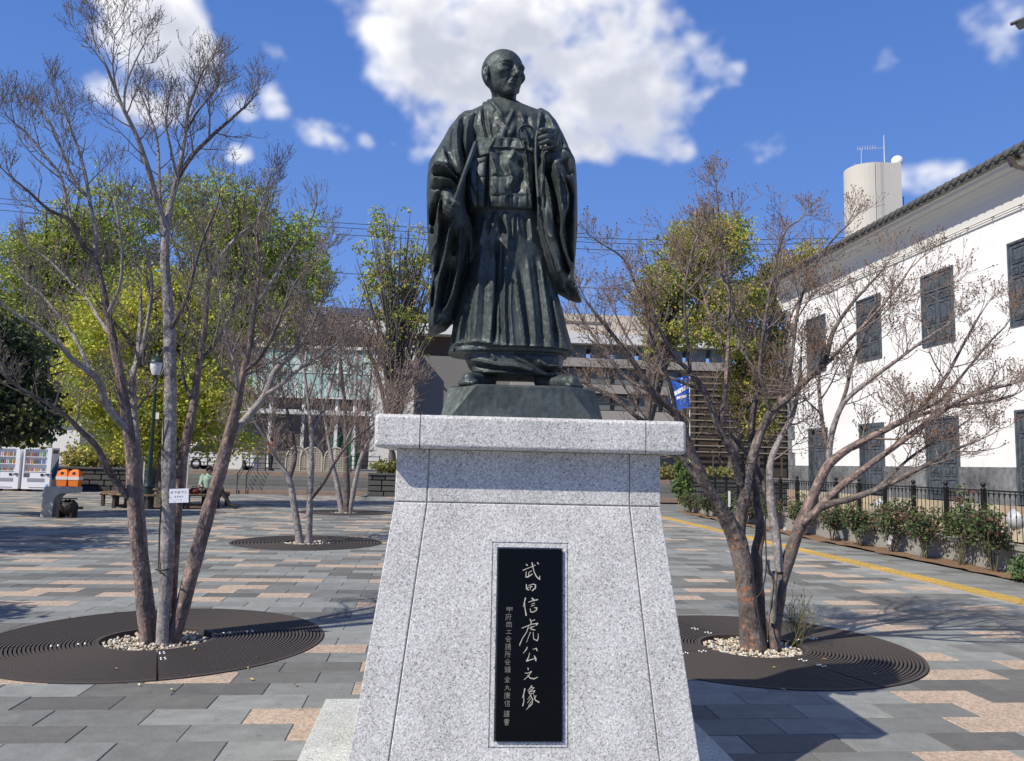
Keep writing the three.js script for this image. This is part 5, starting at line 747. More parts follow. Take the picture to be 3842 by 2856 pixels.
leafTree('zelkova_tree', 'tall fresh green tree behind the yellow-green one, above the terrace wall', 'leafy trees round the plaza', 62, V(-17.5, TERR, -45), [[560, 560, 95, 115], [640, 590, 80, 110, 1], [480, 520, 90, 90], [420, 470, 65, 75], [530, 450, 65, 65], [600, 690, 100, 70], [500, 640, 100, 80], [670, 505, 48, 60], [692, 610, 34, 70], [385, 425, 60, 55], [470, 410, 50, 45]], 45, 36000, .18, GREEN, .4, { limbs: 20, fork: .2, along: 5000, spread: .5 });
leafTree('zelkova_tree', 'tall fresh green tree by the left frame, over the red brick building', 'leafy trees round the plaza', 63, V(-27.5, TERR, -45), [[160, 560, 120, 100], [60, 620, 110, 110], [270, 520, 90, 80], [300, 460, 60, 60], [180, 490, 60, 50], [30, 540, 60, 50], [120, 700, 140, 80], [270, 640, 100, 90], [230, 420, 50, 45]], 45, 38000, .18, GREEN, .4, { limbs: 18, fork: .2, along: 6000, spread: .5 });
leafTree('zelkova_tree', 'slender vase-shaped tree with sparse new leaves before the glass building', 'leafy trees round the plaza', 64, V(-6.6, TERR, -44), [[850, 610, 60, 40], [905, 560, 40, 35], [800, 600, 30, 40], [880, 690, 70, 30], [830, 500, 26, 36], [970, 640, 45, 60], [820, 465, 20, 22], [905, 515, 25, 25], [785, 540, 20, 30], [950, 560, 40, 30]], 44, 5200, .17, GREEN.concat(OLIVE), .22, { limbs: 44, fork: .07, along: 2600, spread: .4, arch: 1, bark: M.barkDark, wide: 1.25 });
leafTree('zelkova_tree', 'olive-green round-topped tree behind the spreading bare tree', 'leafy trees round the plaza', 65, V(7.3, TERR, -46), [[1540, 540, 95, 70], [1490, 520, 50, 45], [1590, 510, 50, 55], [1530, 480, 40, 32], [1450, 620, 70, 60], [1560, 650, 90, 60], [1640, 650, 60, 55], [1400, 650, 40, 45], [1500, 720, 90, 40], [1600, 740, 60, 40]], 46, 26000, .18, OLIVE.concat(GREEN.slice(0, 2)), .34, { limbs: 16, fork: .16, along: 4200, spread: .5, arch: 1 });
leafTree('zelkova_tree', 'olive-green tree close to the far end of the white building', 'leafy trees round the plaza', 66, V(13.4, TERR, -48), [[1700, 590, 60, 45], [1760, 560, 45, 40], [1660, 640, 50, 50], [1720, 660, 60, 50], [1610, 830, 50, 60], [1640, 900, 50, 60], [1680, 760, 50, 60]], 48, 14000, .19, OLIVE, .3, { limbs: 12, fork: .2, along: 2500, spread: .5 });
leafTree('evergreen_tree', 'dark evergreen tree with low branches in front of the vending machines', 'leafy trees round the plaza', 67, V(-16.8, 0, -20), [[20, 880, 90, 80], [-60, 850, 120, 110], [70, 930, 60, 35], [-40, 760, 120, 90], [95, 880, 40, 40, 1], [40, 800, 60, 40]], 20, 22000, .14, DARK, .28, { limbs: 9, fork: .3, spread: .34 });
// two trees beside the photographer's left whose shade lies on the paving
leafTree('evergreen_tree', 'leafy tree standing left of the camera and shading the near paving', 'leafy trees round the plaza', 68, V(-11.0, 0, -6.0), [[-1250, 640, 330, 170, -1.4], [-1500, 520, 260, 180, -1.8]], 7.4, 9000, .15, DARK, .2, { limbs: 9, fork: .4, spread: .3 });
leafTree('evergreen_tree', 'leafy tree left of the camera near the dark evergreen', 'leafy trees round the plaza', 69, V(-14.2, 0, -12.2), [[-560, 720, 300, 150, -1], [-420, 640, 200, 120, 1], [-700, 600, 260, 170]], 13, 14000, .15, DARK, .24, { limbs: 9, fork: .35, spread: .32 });
console.log('leaf trees');

// ---------------------------------------------------------------- white plastered storehouse on the right, its fence and planting bed (built in plaza axes: x = s, z = -t)
const plaza = (o) => { o.rotation.y = PY; return o; };
M.plaster = new THREE.MeshStandardMaterial({ map: tex(1024, (u, v) => { const a = tile(u, v, 4, 201, 4), b = tile(u, v, 60, 205, 2), st = tile(u, v * .12, 34, 209, 3); let l = .80 + (a - .5) * .07 + (b - .5) * .035; if (st > .70) l -= (st - .70) * .45; return [sr(clamp(l)), sr(clamp(l * .995)), sr(clamp(l * .975))]; }), roughness: .9 }); M.plaster.map.repeat.set(.22, .22);
M.cornice = std([.70, .69, .65], .9); M.wainscot = std([.80, .82, .86], .9, { map: tex(512, (u, v) => { const a = tile(u, v, 4, 221, 4), b = tile(u, v, 24, 225, 4); return sr(clamp(.20 + (a - .5) * .24 + (b - .5) * .20)); }) }); M.wainscot.map.repeat.set(.5, .5);
M.shutter = std([.60, .73, .90], .75, { map: tex(512, (u, v) => { const a = tile(u * 1, v * .15, 36, 231, 3), b = tile(u, v, 30, 235, 3); return sr(clamp(.105 + (a - .5) * .14 + (b - .5) * .07)); }) }); 
M.foundation = [[.58, .48, .33], [.50, .42, .30], [.62, .54, .40], [.52, .38, .27], [.46, .41, .33]].map(c => std(c, .92, { map: M.paveTex }));
M.tileGrey = std([.115, .115, .11], .7, { map: M.paveTex }); M.iron = std([.018, .018, .02], .45, { metalness: .4 }); M.concrete = std([.36, .35, .32], .92, { map: M.paveTex });
const bays = [11.35, 14.27, 17.2, 20.15, 23.12];
{
  const B = plaza(thing('white_storehouse', 'two-storey white plastered storehouse with dark panelled shutters and a grey tiled roof', 'building')), S0 = 11.8, T0 = 9.6, T1 = 25.1;
  const part = (name, f, mat) => { const m = new MB(); f(m); return mesh(name, m.geo(), mat, B); };
  const bx = (m, s0, s1, y0, y1, t0, t1) => m.box(s0, s1, y0, y1, -t1, -t0);
  // wall with real openings: pieces between the bays
  const W = .6, U0 = 4.64, U1 = 6.40, D0 = 1.02, D1 = 2.93;
  part('wall', m => {
    bx(m, S0, S0 + .35, 6.40, 7.9, T0, T1); bx(m, S0, S0 + .35, 2.93, 4.64, T0, T1);
    let t = T0; for (const b of [...bays, null]) { const e = b === null ? T1 : b - W; bx(m, S0, S0 + .35, 4.64, 6.40, t, e); bx(m, S0, S0 + .35, 1.775, 2.93, t, e); t = b + W; }
    bx(m, S0 + .02, S0 + 6, .3, 8.2, T1 - .35, T1 - .0005); bx(m, S0 + .02, S0 + 6, .3, 8.2, T0 + .0005, T0 + .3);
  }, M.plaster);
  { let t = T0; for (const b of [...bays, null]) { const e = b === null ? T1 - .002 : b - W, t0 = t; part('wainscot', m => bx(m, S0 - .045, S0 + .3, 1.0, 1.772, t0 + .001, e), M.wainscot); t = b + W; } }
  part('inside', m => bx(m, S0 + .5, S0 + .6, .5, 7.5, T0, T1), std([.40, .37, .32], .9));
  // leaves of shutters and doors: frame and raised panels
  const leaf = (name, w, h, panels, parent = B) => { const g = new THREE.Group(); g.name = name; const m = new MB(); m.box(0, w, 0, h, -.045, 0); mesh('leaf_board', m.geo(), M.shutter, g); const st = .07; let y = st;
    for (const ph of panels) { const y1 = y + ph * (h - st) - st, cols = ph < .2 ? 2 : 1; for (let c = 0; c < cols; c++) { const x0 = st + c * (w - st) / cols, x1 = x0 + (w - st) / cols - st, p = new MB(); p.box(x0, x1, y, y + .022, 0, .02); p.box(x0, x1, y1 - .022, y1, 0, .02); p.box(x0, x0 + .022, y + .0221, y1 - .0221, 0, .02); p.box(x1 - .022, x1, y + .0221, y1 - .0221, 0, .02); const e = .06; p.hexa([V(x0 + .03, y + .03, 0), V(x1 - .03, y + .03, 0), V(x1 - .03, y1 - .03, 0), V(x0 + .03, y1 - .03, 0)], [V(x0 + e + .02, y + e + .02, .018), V(x1 - e - .02, y + e + .02, .018), V(x1 - e - .02, y1 - e - .02, .018), V(x0 + e + .02, y1 - e - .02, .018)]); mesh('panel', p.geo(), M.shutter, g); } y = y1 + st; } return g; };
  const frame = (t, y0, y1) => part('frame', m => { const d = .03; for (const [a, b, c, e] of [[t - W, t - W + .05, y0, y1], [t + W - .05, t + W, y0, y1], [t - W + .05, t + W - .05, y1 - .05, y1], [t - W + .05, t + W - .05, y0, y0 + .05]]) bx(m, S0 - d, S0 + .2, c, e, a, b); }, M.shutter);
  const place = (l, t, y, s, turn) => { l.position.set(s, y, -t); l.rotation.y = -Math.PI / 2 + turn; B.add(l); return l; };
  for (const b of bays) {
    frame(b, U0, U1); for (const k of [0, 1]) place(leaf('window_shutter', W - .055, U1 - U0 - .104, [.26, .34, .14, .26]), b + (k ? 0 : W - .052), U0 + .052, S0 - .004, 0);
    frame(b, D0, D1); const open = b > 19;
    if (!open) for (const k of [0, 1]) place(leaf('door_leaf', W - .055, D1 - D0 - .104, [.24, .17, .35, .24]), b + (k ? 0 : W - .052), D0 + .052, S0 - .004, 0);
    else { place(leaf('door_leaf', W - .055, D1 - D0 - .104, [.24, .36, .40]), b + W - .052, D0 + .052, S0 + .12, 0); place(leaf('door_leaf', W - .02, D1 - D0 - .06, [.30, .36, .34]), b - .02, D0 + .04, S0 - .12, .12); }
  }
  // stone footing, two courses
  const R = rng(71); for (let c = 0; c < 2; c++) { let t = T0; while (t < T1) { const L = .55 + R() * .5, e = Math.min(t + L, T1), y0 = .26 + c * .37; part('footing_stone', m => bx(m, S0 - .10 + R() * .012, S0 + .3, y0 + .006, y0 + .364, t + .006, e - .006), M.foundation[Math.floor(R() * 5)]); t = e; } }
  part('mortar', m => bx(m, S0 - .085, S0 + .28, .2, .995, T0 + .01, T1 - .01), M.mortar);
  // grey quoins on the far corner
  for (let k = 0; k < 12; k++) part('quoin', m => bx(m, S0 - .035, S0 + .3, 1.78 + k * .43, 2.20 + k * .43, T1 - (k % 2 ? .22 : .42), T1 + .02), M.wainscot);
  // cornice: drip, cove, two beads, soffit
  const prof = [[11.80, 7.00], [11.765, 7.01], [11.765, 7.06], [11.79, 7.075], [11.785, 7.16], [11.765, 7.32], [11.72, 7.48], [11.65, 7.60], [11.575, 7.67], [11.56, 7.69], [11.53, 7.685], [11.505, 7.70], [11.50, 7.74], [11.46, 7.76], [11.435, 7.775], [11.41, 7.775], [11.39, 7.80], [11.385, 7.85], [11.33, 7.87], [11.32, 7.93]];
  part('cornice', m => { for (let k = 0; k < prof.length - 1; k++) { const [a, y] = prof[k], [b, z] = prof[k + 1]; m.quad(V(a, y, -T1 - .3), V(a, y, -T0), V(b, z, -T0), V(b, z, -T1 - .3)); } m.quad(V(11.8, 7, -T1 - .3), V(11.32, 7.93, -T1 - .3), V(12, 8.2, -T1 - .3), V(12, 7, -T1 - .3)); }, M.cornice);
  // tiled roof: bed, round cover tiles with end discs, pan tiles between
  const slope = .50, E0 = 11.20, y0 = 7.945; part('roof_bed', m => { m.hexa([V(E0 + .03, y0 - .06, -T0 + .3), V(15, y0 - .06 + slope * (15 - E0), -T0 + .3), V(15, y0 - .06 + slope * (15 - E0), -T1 - .5), V(E0 + .03, y0 - .06, -T1 - .5)], [V(E0 + .03, y0, -T0 + .3), V(15, y0 + slope * (15 - E0), -T0 + .3), V(15, y0 + slope * (15 - E0), -T1 - .5), V(E0 + .03, y0, -T1 - .5)]); }, M.tileGrey);
  const cover = (() => { const g = new MB(), a = V(0, 0, 0), b = V(3.6, 3.6 * slope, 0); g.tube([a, b], [.066, .066], 10, true); g.lathe([[0, .02], [.045, .02], [.05, .012], [.078, .014], [.078, -.03]], V(0, 0, 0), 14, new THREE.Matrix4().makeRotationZ(Math.PI / 2)); return g.geo(); })(), pan = (() => { const g = new MB(), n = 6; for (let k = 0; k < n; k++) { const z0 = -.13 + k * .26 / n, z1 = -.13 + (k + 1) * .26 / n, f = z => -.05 * Math.cos(z / .13 * Math.PI / 2); g.quad(V(0, f(z1), z1), V(0, f(z0), z0), V(3.6, f(z0) + 3.6 * slope, z0), V(3.6, f(z1) + 3.6 * slope, z1)); g.quad(V(0, f(z0) - .045, z0), V(0, f(z0), z0), V(0, f(z1), z1), V(0, f(z1) - .045, z1)); } return g.geo(); })();
  for (let t = T0; t < T1 + .5; t += .262) { const c = mesh('cover_tile', cover, M.tileGrey, B); c.position.set(E0, y0 + .05, -t); const p = mesh('pan_tile', pan, M.tileGrey, B); p.position.set(E0 + .03, y0 + .055, -t - .131); }
  part('gutter_bracket', m => { m.bar(V(11.16, 7.84, -13.9), V(11.12, 7.62, -13.75), .10, .08); m.bar(V(11.12, 7.62, -13.75), V(11.3, 7.3, -13.3), .10, .08); m.bar(V(11.16, 7.84, -13.9), V(11.36, 7.86, -13.9), .10, .06); }, std([.045, .035, .028], .6));
  for (const y of [7.085]) part('hook_rail', m => { m.bar(V(11.735, y, -T0), V(11.735, y, -T1), .012); for (let t = T0; t < T1; t += .8) m.bar(V(11.78, y, -t), V(11.70, y - .02, -t), .02); }, std([.12, .09, .075], .8));
}
{ // wing whose roof corner shows at the picture's upper right
  const B = plaza(thing('tiled_wing', 'dark tiled roof corner of the wing nearest the fence, jutting over the storehouse eave', 'building'));
  const m = new MB(); m.box(10.6, 15, 0, 8.6, -10.3, -5.5); mesh('wall', m.geo(), M.plaster, B);
  const r = new MB(); r.hexa([V(9.55, 9.02, -11.55), V(9.7, 9.0, -5), V(15, 11.5, -5), V(15, 11.5, -11.2)].reverse(), [V(9.5, 9.12, -11.58), V(9.65, 9.1, -5), V(15, 11.62, -5), V(15, 11.62, -11.2)].reverse()); mesh('roof', r.geo(), M.tileGrey, B);
  const e = new MB(); e.tube([V(9.46, 9.16, -11.62), V(9.9, 9.28, -11.4), V(11, 9.75, -11.3)], [.03, .07, .08], 8); mesh('ridge_end', e.geo(), M.tileGrey, B);
}
{ // bed, low wall, fence
  const soil = new MB(), R = rng(81); const n = 90; for (let k = 0; k < n; k++) for (let j = 0; j < 3; j++) { const h = (i, q) => .015 + .05 * noise3(i * .7, q * 1.7, 3) + (q === 0 ? -.02 : 0), t0 = 8 + k * .23, t1 = t0 + .23, s0 = 8.95 + j * .18, s1 = s0 + .18, e = (t, s, i, q) => P(s + (q === 0 ? (noise3(i * .9, 1, 7) - .5) * .16 : 0), t, h(i, q)); soil.quad(e(t0, s0, k, j), e(t0, s1, k, j + 1), e(t1, s1, k + 1, j + 1), e(t1, s0, k + 1, j)); }
  structure('planting_bed', soil.geo(), std([.26, .165, .095], 1, { map: M.pinkTex }));
  const yard = new MB(); yard.quad(P(9.7, 6, .25), P(11.9, 6, .25), P(11.9, 28, .25), P(9.7, 28, .25)); structure('yard', yard.geo(), std([.33, .29, .22], 1, { map: M.paveTex }));
  const wl = plaza(thing('low_wall', 'low weathered concrete wall behind the rose bed, under the iron fence', 'wall')); const m = new MB(); m.box(9.49, 9.78, -.05, .40, -28, -6); m.box(9.46, 9.81, .4005, .46, -28, -6); mesh('wall_body', m.geo(), M.concrete, wl);
  const F = plaza(thing('iron_fence', 'black iron fence with ball-topped posts and slim bars on the low wall', 'fence')), S = 9.62;
  const post = (() => { const g = new MB(); g.box(-.035, .035, .46, 1.36, -.035, .035); g.lathe([[.045, 1.36], [.045, 1.375], [.025, 1.385], [.025, 1.40], [.042, 1.42], [.046, 1.44], [.038, 1.465], [.018, 1.478], [0, 1.482]], V(0, 0, 0), 12); return g.geo(); })();
  const bar = (() => { const g = new MB(); g.tube([V(0, .50, 0), V(0, .9, 0), V(0, .93, 0), V(0, .96, 0), V(0, 1.22, 0), V(0, 1.25, 0), V(0, 1.28, 0), V(0, 1.33, 0)], [.007, .007, .013, .007, .007, .016, .008, .007], 5); g.bar(V(0, 1.285, -.03), V(0, 1.262, -.012), .008); g.bar(V(0, 1.285, .03), V(0, 1.262, .012), .008); return g.geo(); })();
  for (let k = 0; k < 19; k++) { const p = mesh('post', post, M.iron, F); p.position.set(S, 0, -(8.92 + k * 1.01)); for (let j = 1; j < 8; j++) if (k < 18) { const b = mesh('baluster', bar, M.iron, F); b.position.set(S, 0, -(8.92 + k * 1.01 + j * .12625)); } }
  const rails = new MB(); rails.box(S - .018, S + .018, 1.325, 1.35, -27.1, -8.9); rails.box(S - .012, S + .012, 1.285, 1.297, -27.1, -8.9); mesh('top_rail', rails.geo(), M.iron, F); const r2 = new MB(); r2.box(S - .015, S + .015, .495, .52, -27.1, -8.9); mesh('bottom_rail', r2.geo(), M.iron, F);
}
{ // rose bushes, plant tags, floodlights, the vine on its stakes
  const spots = [[27.4, .55, .62], [25.6, .6, .55], [24.2, .7, .75], [22.4, .65, .6], [20.6, .6, .8], [18.9, .75, .85], [17.4, .6, .7], [16.2, .55, .65], [15.1, .8, .95], [13.9, .6, .85], [13.05, .75, 1.15], [12.2, .65, .95], [11.15, .6, .45], [10.4, .6, .5]];
  const look = ['low rose bush next to the vine stakes', 'rose bush with dull red young leaves in the bed', 'rose bush with pale bare lower stems', 'rose bush before the open storehouse door', 'upright rose bush at the white floodlight', 'bushy rose beside a leaning metal plant tag', 'small rose bush with thin stems', 'low rose bush between two taller ones', 'rose bush with forked bare stems and an upright white tag', 'rose bush leaning on the low wall', 'tallest rose bush, red leaves reaching above the fence rail', 'rose bush with thin white stake', 'low rounded glossy green bush spilling from the bed', 'low dark bush at the bed end'];
  const pal = [[.055, .095, .025], [.075, .12, .03], [.04, .07, .02], [.13, .06, .04], [.10, .14, .035]], glossy = [[.06, .12, .025], [.085, .15, .035]];
  spots.forEach(([t, w, h], k) => {
    const R = rng(300 + k), base = P(9.17 + (R() - .5) * .1, t, .03), T = thing('rose_bush', look[k], 'bush', 'rose bushes along the fence', base), st = new MB(), pts = [];
    for (let q = 0; q < 7; q++) { const a = R() * 6.28, r = w * (.15 + R() * .35), e = V(Math.cos(a) * r, h * (.6 + R() * .45), Math.sin(a) * r), md = e.clone().multiplyScalar(.5).add(V(0, .05, 0)); st.tube([V((R() - .5) * .06, -.06, (R() - .5) * .06), md, e], [.012, .009, .004], 5, false); for (let z = 0; z < 3; z++) { const p0 = md.clone().lerp(e, R()), p1 = p0.clone().add(V((R() - .5) * .3, .05 + R() * .18, (R() - .5) * .3)); st.tube([p0, p1], [.005, .003], 4, false); pts.push(p1); } pts.push(e, md.clone().lerp(e, .5)); }
    mesh('stems', st.geo(), std([.10, .085, .045], .8), T); const mb = new MB(), low = k >= 12; leaves(mb, R, low ? [[0, h * .45, 0, w * .6, h * .5, w * .7]] : pts.map(p => [p.x, p.y, p.z, .19, .15, .19]).concat([[0, h * .55, 0, w * .42, h * .3, w * .42]]), low ? 2200 : 1500, .062, low ? glossy : pal, 5, .09); mesh('foliage', mb.geo(), M.leaf, T);
  });
  const tags = [[19.6, .35, .16], [16.6, -.5, .34], [15.0, .45, .40], [14.0, .9, .30], [23.3, 0, .95]];
  tags.forEach(([t, lean, h], k) => { const T = thing('plant_tag', ['small metal plant tag by the first bare patch of soil', 'leaning grey metal plant tag in the bed', 'bright white plant tag leaning beside the forked rose', 'dull metal plant tag tilted low over the bed edge', 'tall white label stake behind the flaking trunk'][k], 'tag', 'plant tags in the rose bed', P(9.03, t, 0)); T.rotation.set(0, PY, -lean * .6); const m = new MB(); m.box(-.012, .012, -.05, h * .55, -.003, .003); mesh('tag_stake', m.geo(), std([.4, .4, .4], .4, { metalness: .6 }), T); const p = new MB(); p.box(-.035, .035, h * .5, h, .0035, .008); mesh('tag_plate', p.geo(), std(k === 1 || k === 3 ? [.3, .33, .36] : [.75, .76, .78], .4), T); });
  [[18.7, 11.0], [14.05, 10.9], [22.3, 11.1]].forEach(([t, s], k) => { const T = thing('floodlight', ['white floodlight behind the fence, facing the storehouse door', 'large pale floodlight by the footing stones at the frame edge', 'pale floodlight half hidden behind the roses'][k], 'floodlight', 'floodlights at the storehouse foot', P(s, t, .25)); T.rotation.y = PY + 1.1; const m = new MB(); m.lathe([[0, .0], [.12, .02], [.17, .10], [.19, .26], [.19, .28], [.0, .27]], V(0, .42, 0), 18, new THREE.Matrix4().makeRotationX(.9)); mesh('housing', m.geo(), std([.48, .50, .53], .45, { metalness: .2 }), T); const b = new MB(); b.box(-.10, .10, 0, .03, -.10, .10); b.bar(V(-.05, .03, 0), V(-.05, .4, 0), .03); b.bar(V(.05, .03, 0), V(.05, .4, 0), .03); mesh('bracket', b.geo(), std([.12, .12, .13], .5), T); });
  const R = rng(95), vb = P(9.2, 28.2, 0), T = thing('climbing_vine', 'green vine climbing thin stakes at the end of the rose bed', 'vine', null, vb), st = new MB(); for (let k = 0; k < 7; k++) st.tube([V((R() - .5) * .5, 0, (R() - .5) * .3), V((R() - .5) * .3, 1.0, (R() - .5) * .2), V((R() - .5) * .3, 2.0, 0)], [.014, .012, .01], 5); mesh('stakes', st.geo(), std([.35, .28, .14], .8), T); const mb = new MB(); leaves(mb, R, [[0, 1.5, 0, .35, .55, .3], [0, .95, 0, .38, .4, .3], [-.1, 1.9, 0, .2, .25, .2], [.1, .5, 0, .3, .2, .25]], 2600, .11, [[.10, .17, .035], [.14, .22, .05], [.07, .12, .025]], 6, .12); mesh('foliage', mb.geo(), M.leaf, T);
}
console.log('building');

// ---------------------------------------------------------------- terrace, steps, station building, tower, wires
M.stepStone = [[.20, .20, .19], [.235, .235, .22], [.18, .18, .17]].map(c => std(c, .9, { map: M.paveTex })); M.pinkStone = std([.40, .30, .235], .9, { map: M.pinkTex });
M.wallStone = [[.105, .10, .095], [.13, .125, .115], [.085, .082, .078]].map(c => std(c, .95, { map: M.paveTex, bumpMap: paveBump, bumpScale: .01 }));
{
  const ter = new MB(); ter.box(-60, 60, .2, .99, -130, -39.4); const tm = plaza(structure('terrace', ter.geo(), std([.22, .20, .18], .95, { map: M.paveTex })));
  const run = (label, s0, s1) => { const T = plaza(thing('terrace_steps', label, 'steps', 'stone steps up to the terrace')), n = 6; for (let k = 0; k < n; k++) { const m = new MB(), y1 = (k + 1) * .165; m.box(s0, s1, k ? y1 - .17 : -.05, y1, -39.45, -(37.2 + k * .34)); mesh('step', m.geo(), k === 0 || k === n - 1 ? M.pinkStone : M.stepStone[k % 3], T); } };
  run('wide dark stone steps between the two bare trees and the terrace', -12.6, -2.9); run('narrow flight of stone steps beside the climbing vine', 8.6, 12.0);
  const R = rng(401), wall = (label, s0, s1, h) => { const T = plaza(thing('retaining_wall', label, 'wall', 'stone retaining walls of the terrace')); let c = 0; for (let y = -.02; y < h - .1; y += .255, c++) { let s = s0 - R() * .4; while (s < s1) { const L = .45 + R() * .4, a = Math.max(s, s0), b = Math.min(s + L, s1); if (b - a > .06) { const m = new MB(), q = R() * .025, e = .012; m.hexa([V(a + e, y + e, -37.6), V(b - e, y + e, -37.6), V(b - e, y + .255 - e, -37.6), V(a + e, y + .255 - e, -37.6)], [V(a + .03, y + .03, -37.17 + q), V(b - .03, y + .03, -37.17 + q), V(b - .03, y + .225, -37.17 + q), V(a + .03, y + .225, -37.17 + q)]); mesh('wall_stone', m.geo(), M.wallStone[Math.floor(R() * 3)], T); } s += L; } } const bk = new MB(); bk.box(s0, s1, -.03, h - .02, -39.45, -37.25); mesh('wall_core', bk.geo(), M.wallStone[2], T); const cp = new MB(); cp.box(s0 - .02, s1 + .02, h - .02, h + .06, -37.75, -37.1); mesh('coping', cp.geo(), M.wallStone[1], T); };
  wall('dark stone retaining wall behind the vending machines and the round bench', -26, -12.62, 1.0); wall('stone block wall joining the wide steps, seen past the pedestal edge', -2.88, 8.58, 1.0); wall('stone wall end beyond the vine', 12.02, 24, 1.0);
  // hedges on the walls
  const hedge = (label, s0, s1, y0, y1, t, pal, n, seed) => { const Rr = rng(seed), b = P((s0 + s1) / 2, t, y0), T = thing('hedge', label, 'hedge', 'clipped hedges on the terrace', b), mb = new MB(), bl = []; for (let s = s0 + .4; s < s1; s += .8) { const p = P(s, t, (y0 + y1) / 2); bl.push([p.x - b.x, p.y - b.y, p.z - b.z, .75, (y1 - y0) / 2 * (.85 + Rr() * .4), .7]); } leaves(mb, Rr, bl, n, .16, pal, 6, .16); mesh('foliage', mb.geo(), M.leaf, T); const st = new MB(); for (const q of bl) st.tube([V(q[0], -.1, q[2]), V(q[0] + .1, (y1 - y0) * .6, q[2])], [.03, .015], 5); mesh('stems', st.geo(), M.barkPlain, T); };
  hedge('bright yellow-green hedge above the dark wall behind the orange bins', -16.6, -8.9 - 3.7, 1.0, 2.0, 38.4, [[.48, .44, .12], [.40, .40, .09], [.55, .48, .17]], 5200, 411); hedge('low green hedge on the wall beside the pedestal', -2.6, .8, 1.0, 1.75, 38.4, [[.20, .22, .05], [.26, .25, .06]], 2400, 412); hedge('low olive hedge behind the spreading bare tree', 9.6, 16, 1.0, 1.7, 40.4, [[.24, .24, .05], [.18, .20, .045], [.30, .22, .06]], 4200, 413); hedge('yellow shrubs behind the dark evergreen', -27, -19, 1.0, 2.6, 41, YELLOW, 3200, 414);
  // handrails on the steps
  const H = plaza(thing('stair_handrail', 'pair of dark sloping handrails on the wide steps', 'handrail')); for (const s of [-8.75, -8.35]) { const g = new MB(); g.tube([V(s, .85, -37.0), V(s, .95, -37.3), V(s, 1.85, -39.3), V(s, 1.9, -39.8)], [.022, .022, .022, .022], 7); g.tube([V(s, .65, -37.15), V(s, 1.6, -39.3)], [.014, .014], 6); mesh('rail', g.geo(), M.iron, H); const p = new MB(); p.tube([V(s, 0, -37.15), V(s, .9, -37.15)], [.02, .02], 7); p.tube([V(s, .95, -39.35), V(s, 1.86, -39.35)], [.02, .02], 7); mesh('rail_post', p.geo(), M.iron, H); }
  // railing with arched lattice panels
  const F = plaza(thing('terrace_railing', 'black railing with pale arched lattice panels along the terrace edge', 'railing')), tz = -41; const rl = new MB(); for (const y of [1.83, 1.6, 1.38]) rl.box(-14, -2.6, y - .018, y + .018, tz - .02, tz + .02); mesh('rails', rl.geo(), M.iron, F); for (let s = -14; s < -2.5; s += 1.42) { const p = new MB(); p.box(s - .025, s + .025, .98, 1.9, tz - .025, tz + .025); mesh('rail_post', p.geo(), M.iron, F); }
  const lat = std([.40, .36, .27], .7), arch = (s, solid) => { const g = new THREE.Group(); g.name = 'arch_panel'; g.position.set(s, 1.02, tz + .06); F.add(g); const w = .55, fr = new MB(), pts = []; for (let k = 0; k <= 16; k++) { const a = Math.PI * k / 16; pts.push(V(Math.cos(a) * w, .62 + Math.sin(a) * .60, 0)); } fr.tube([V(w, 0, 0), ...pts, V(-w, 0, 0)], new Array(19).fill(.05), 6); fr.bar(V(-w, .03, 0), V(w, .03, 0), .06); mesh('arch_frame', fr.geo(), lat, g); const m = new MB(); if (solid) { const c = V(0, .55, 0); for (let k = 0; k < 16; k++) m.tri(c, pts[k], pts[k + 1]); m.tri(c, V(w, 0, 0), pts[0]); m.tri(c, pts[16], V(-w, 0, 0)); m.tri(c, V(-w, 0, 0), V(w, 0, 0)); mesh('arch_board', m.geo(), std([.72, .71, .66], .7), g); } else { for (let k = -4; k <= 4; k++) { const x = k * .12, h = .62 + .6 * Math.sqrt(Math.max(0, 1 - (x / w) ** 2)); m.box(x - .028, x + .028, .05, h - .02, -.012, .012); } for (let y = .12; y < 1.15; y += .12) { const x = y < .62 ? w : w * Math.sqrt(Math.max(0, 1 - ((y - .62) / .6) ** 2)); m.box(-x, x, y - .028, y + .028, -.016, .016); } mesh('lattice', m.geo(), lat, g); } };
  arch(-10.0, true); arch(-6.75, false); arch(-6.05, false); arch(-4.85, false);
}
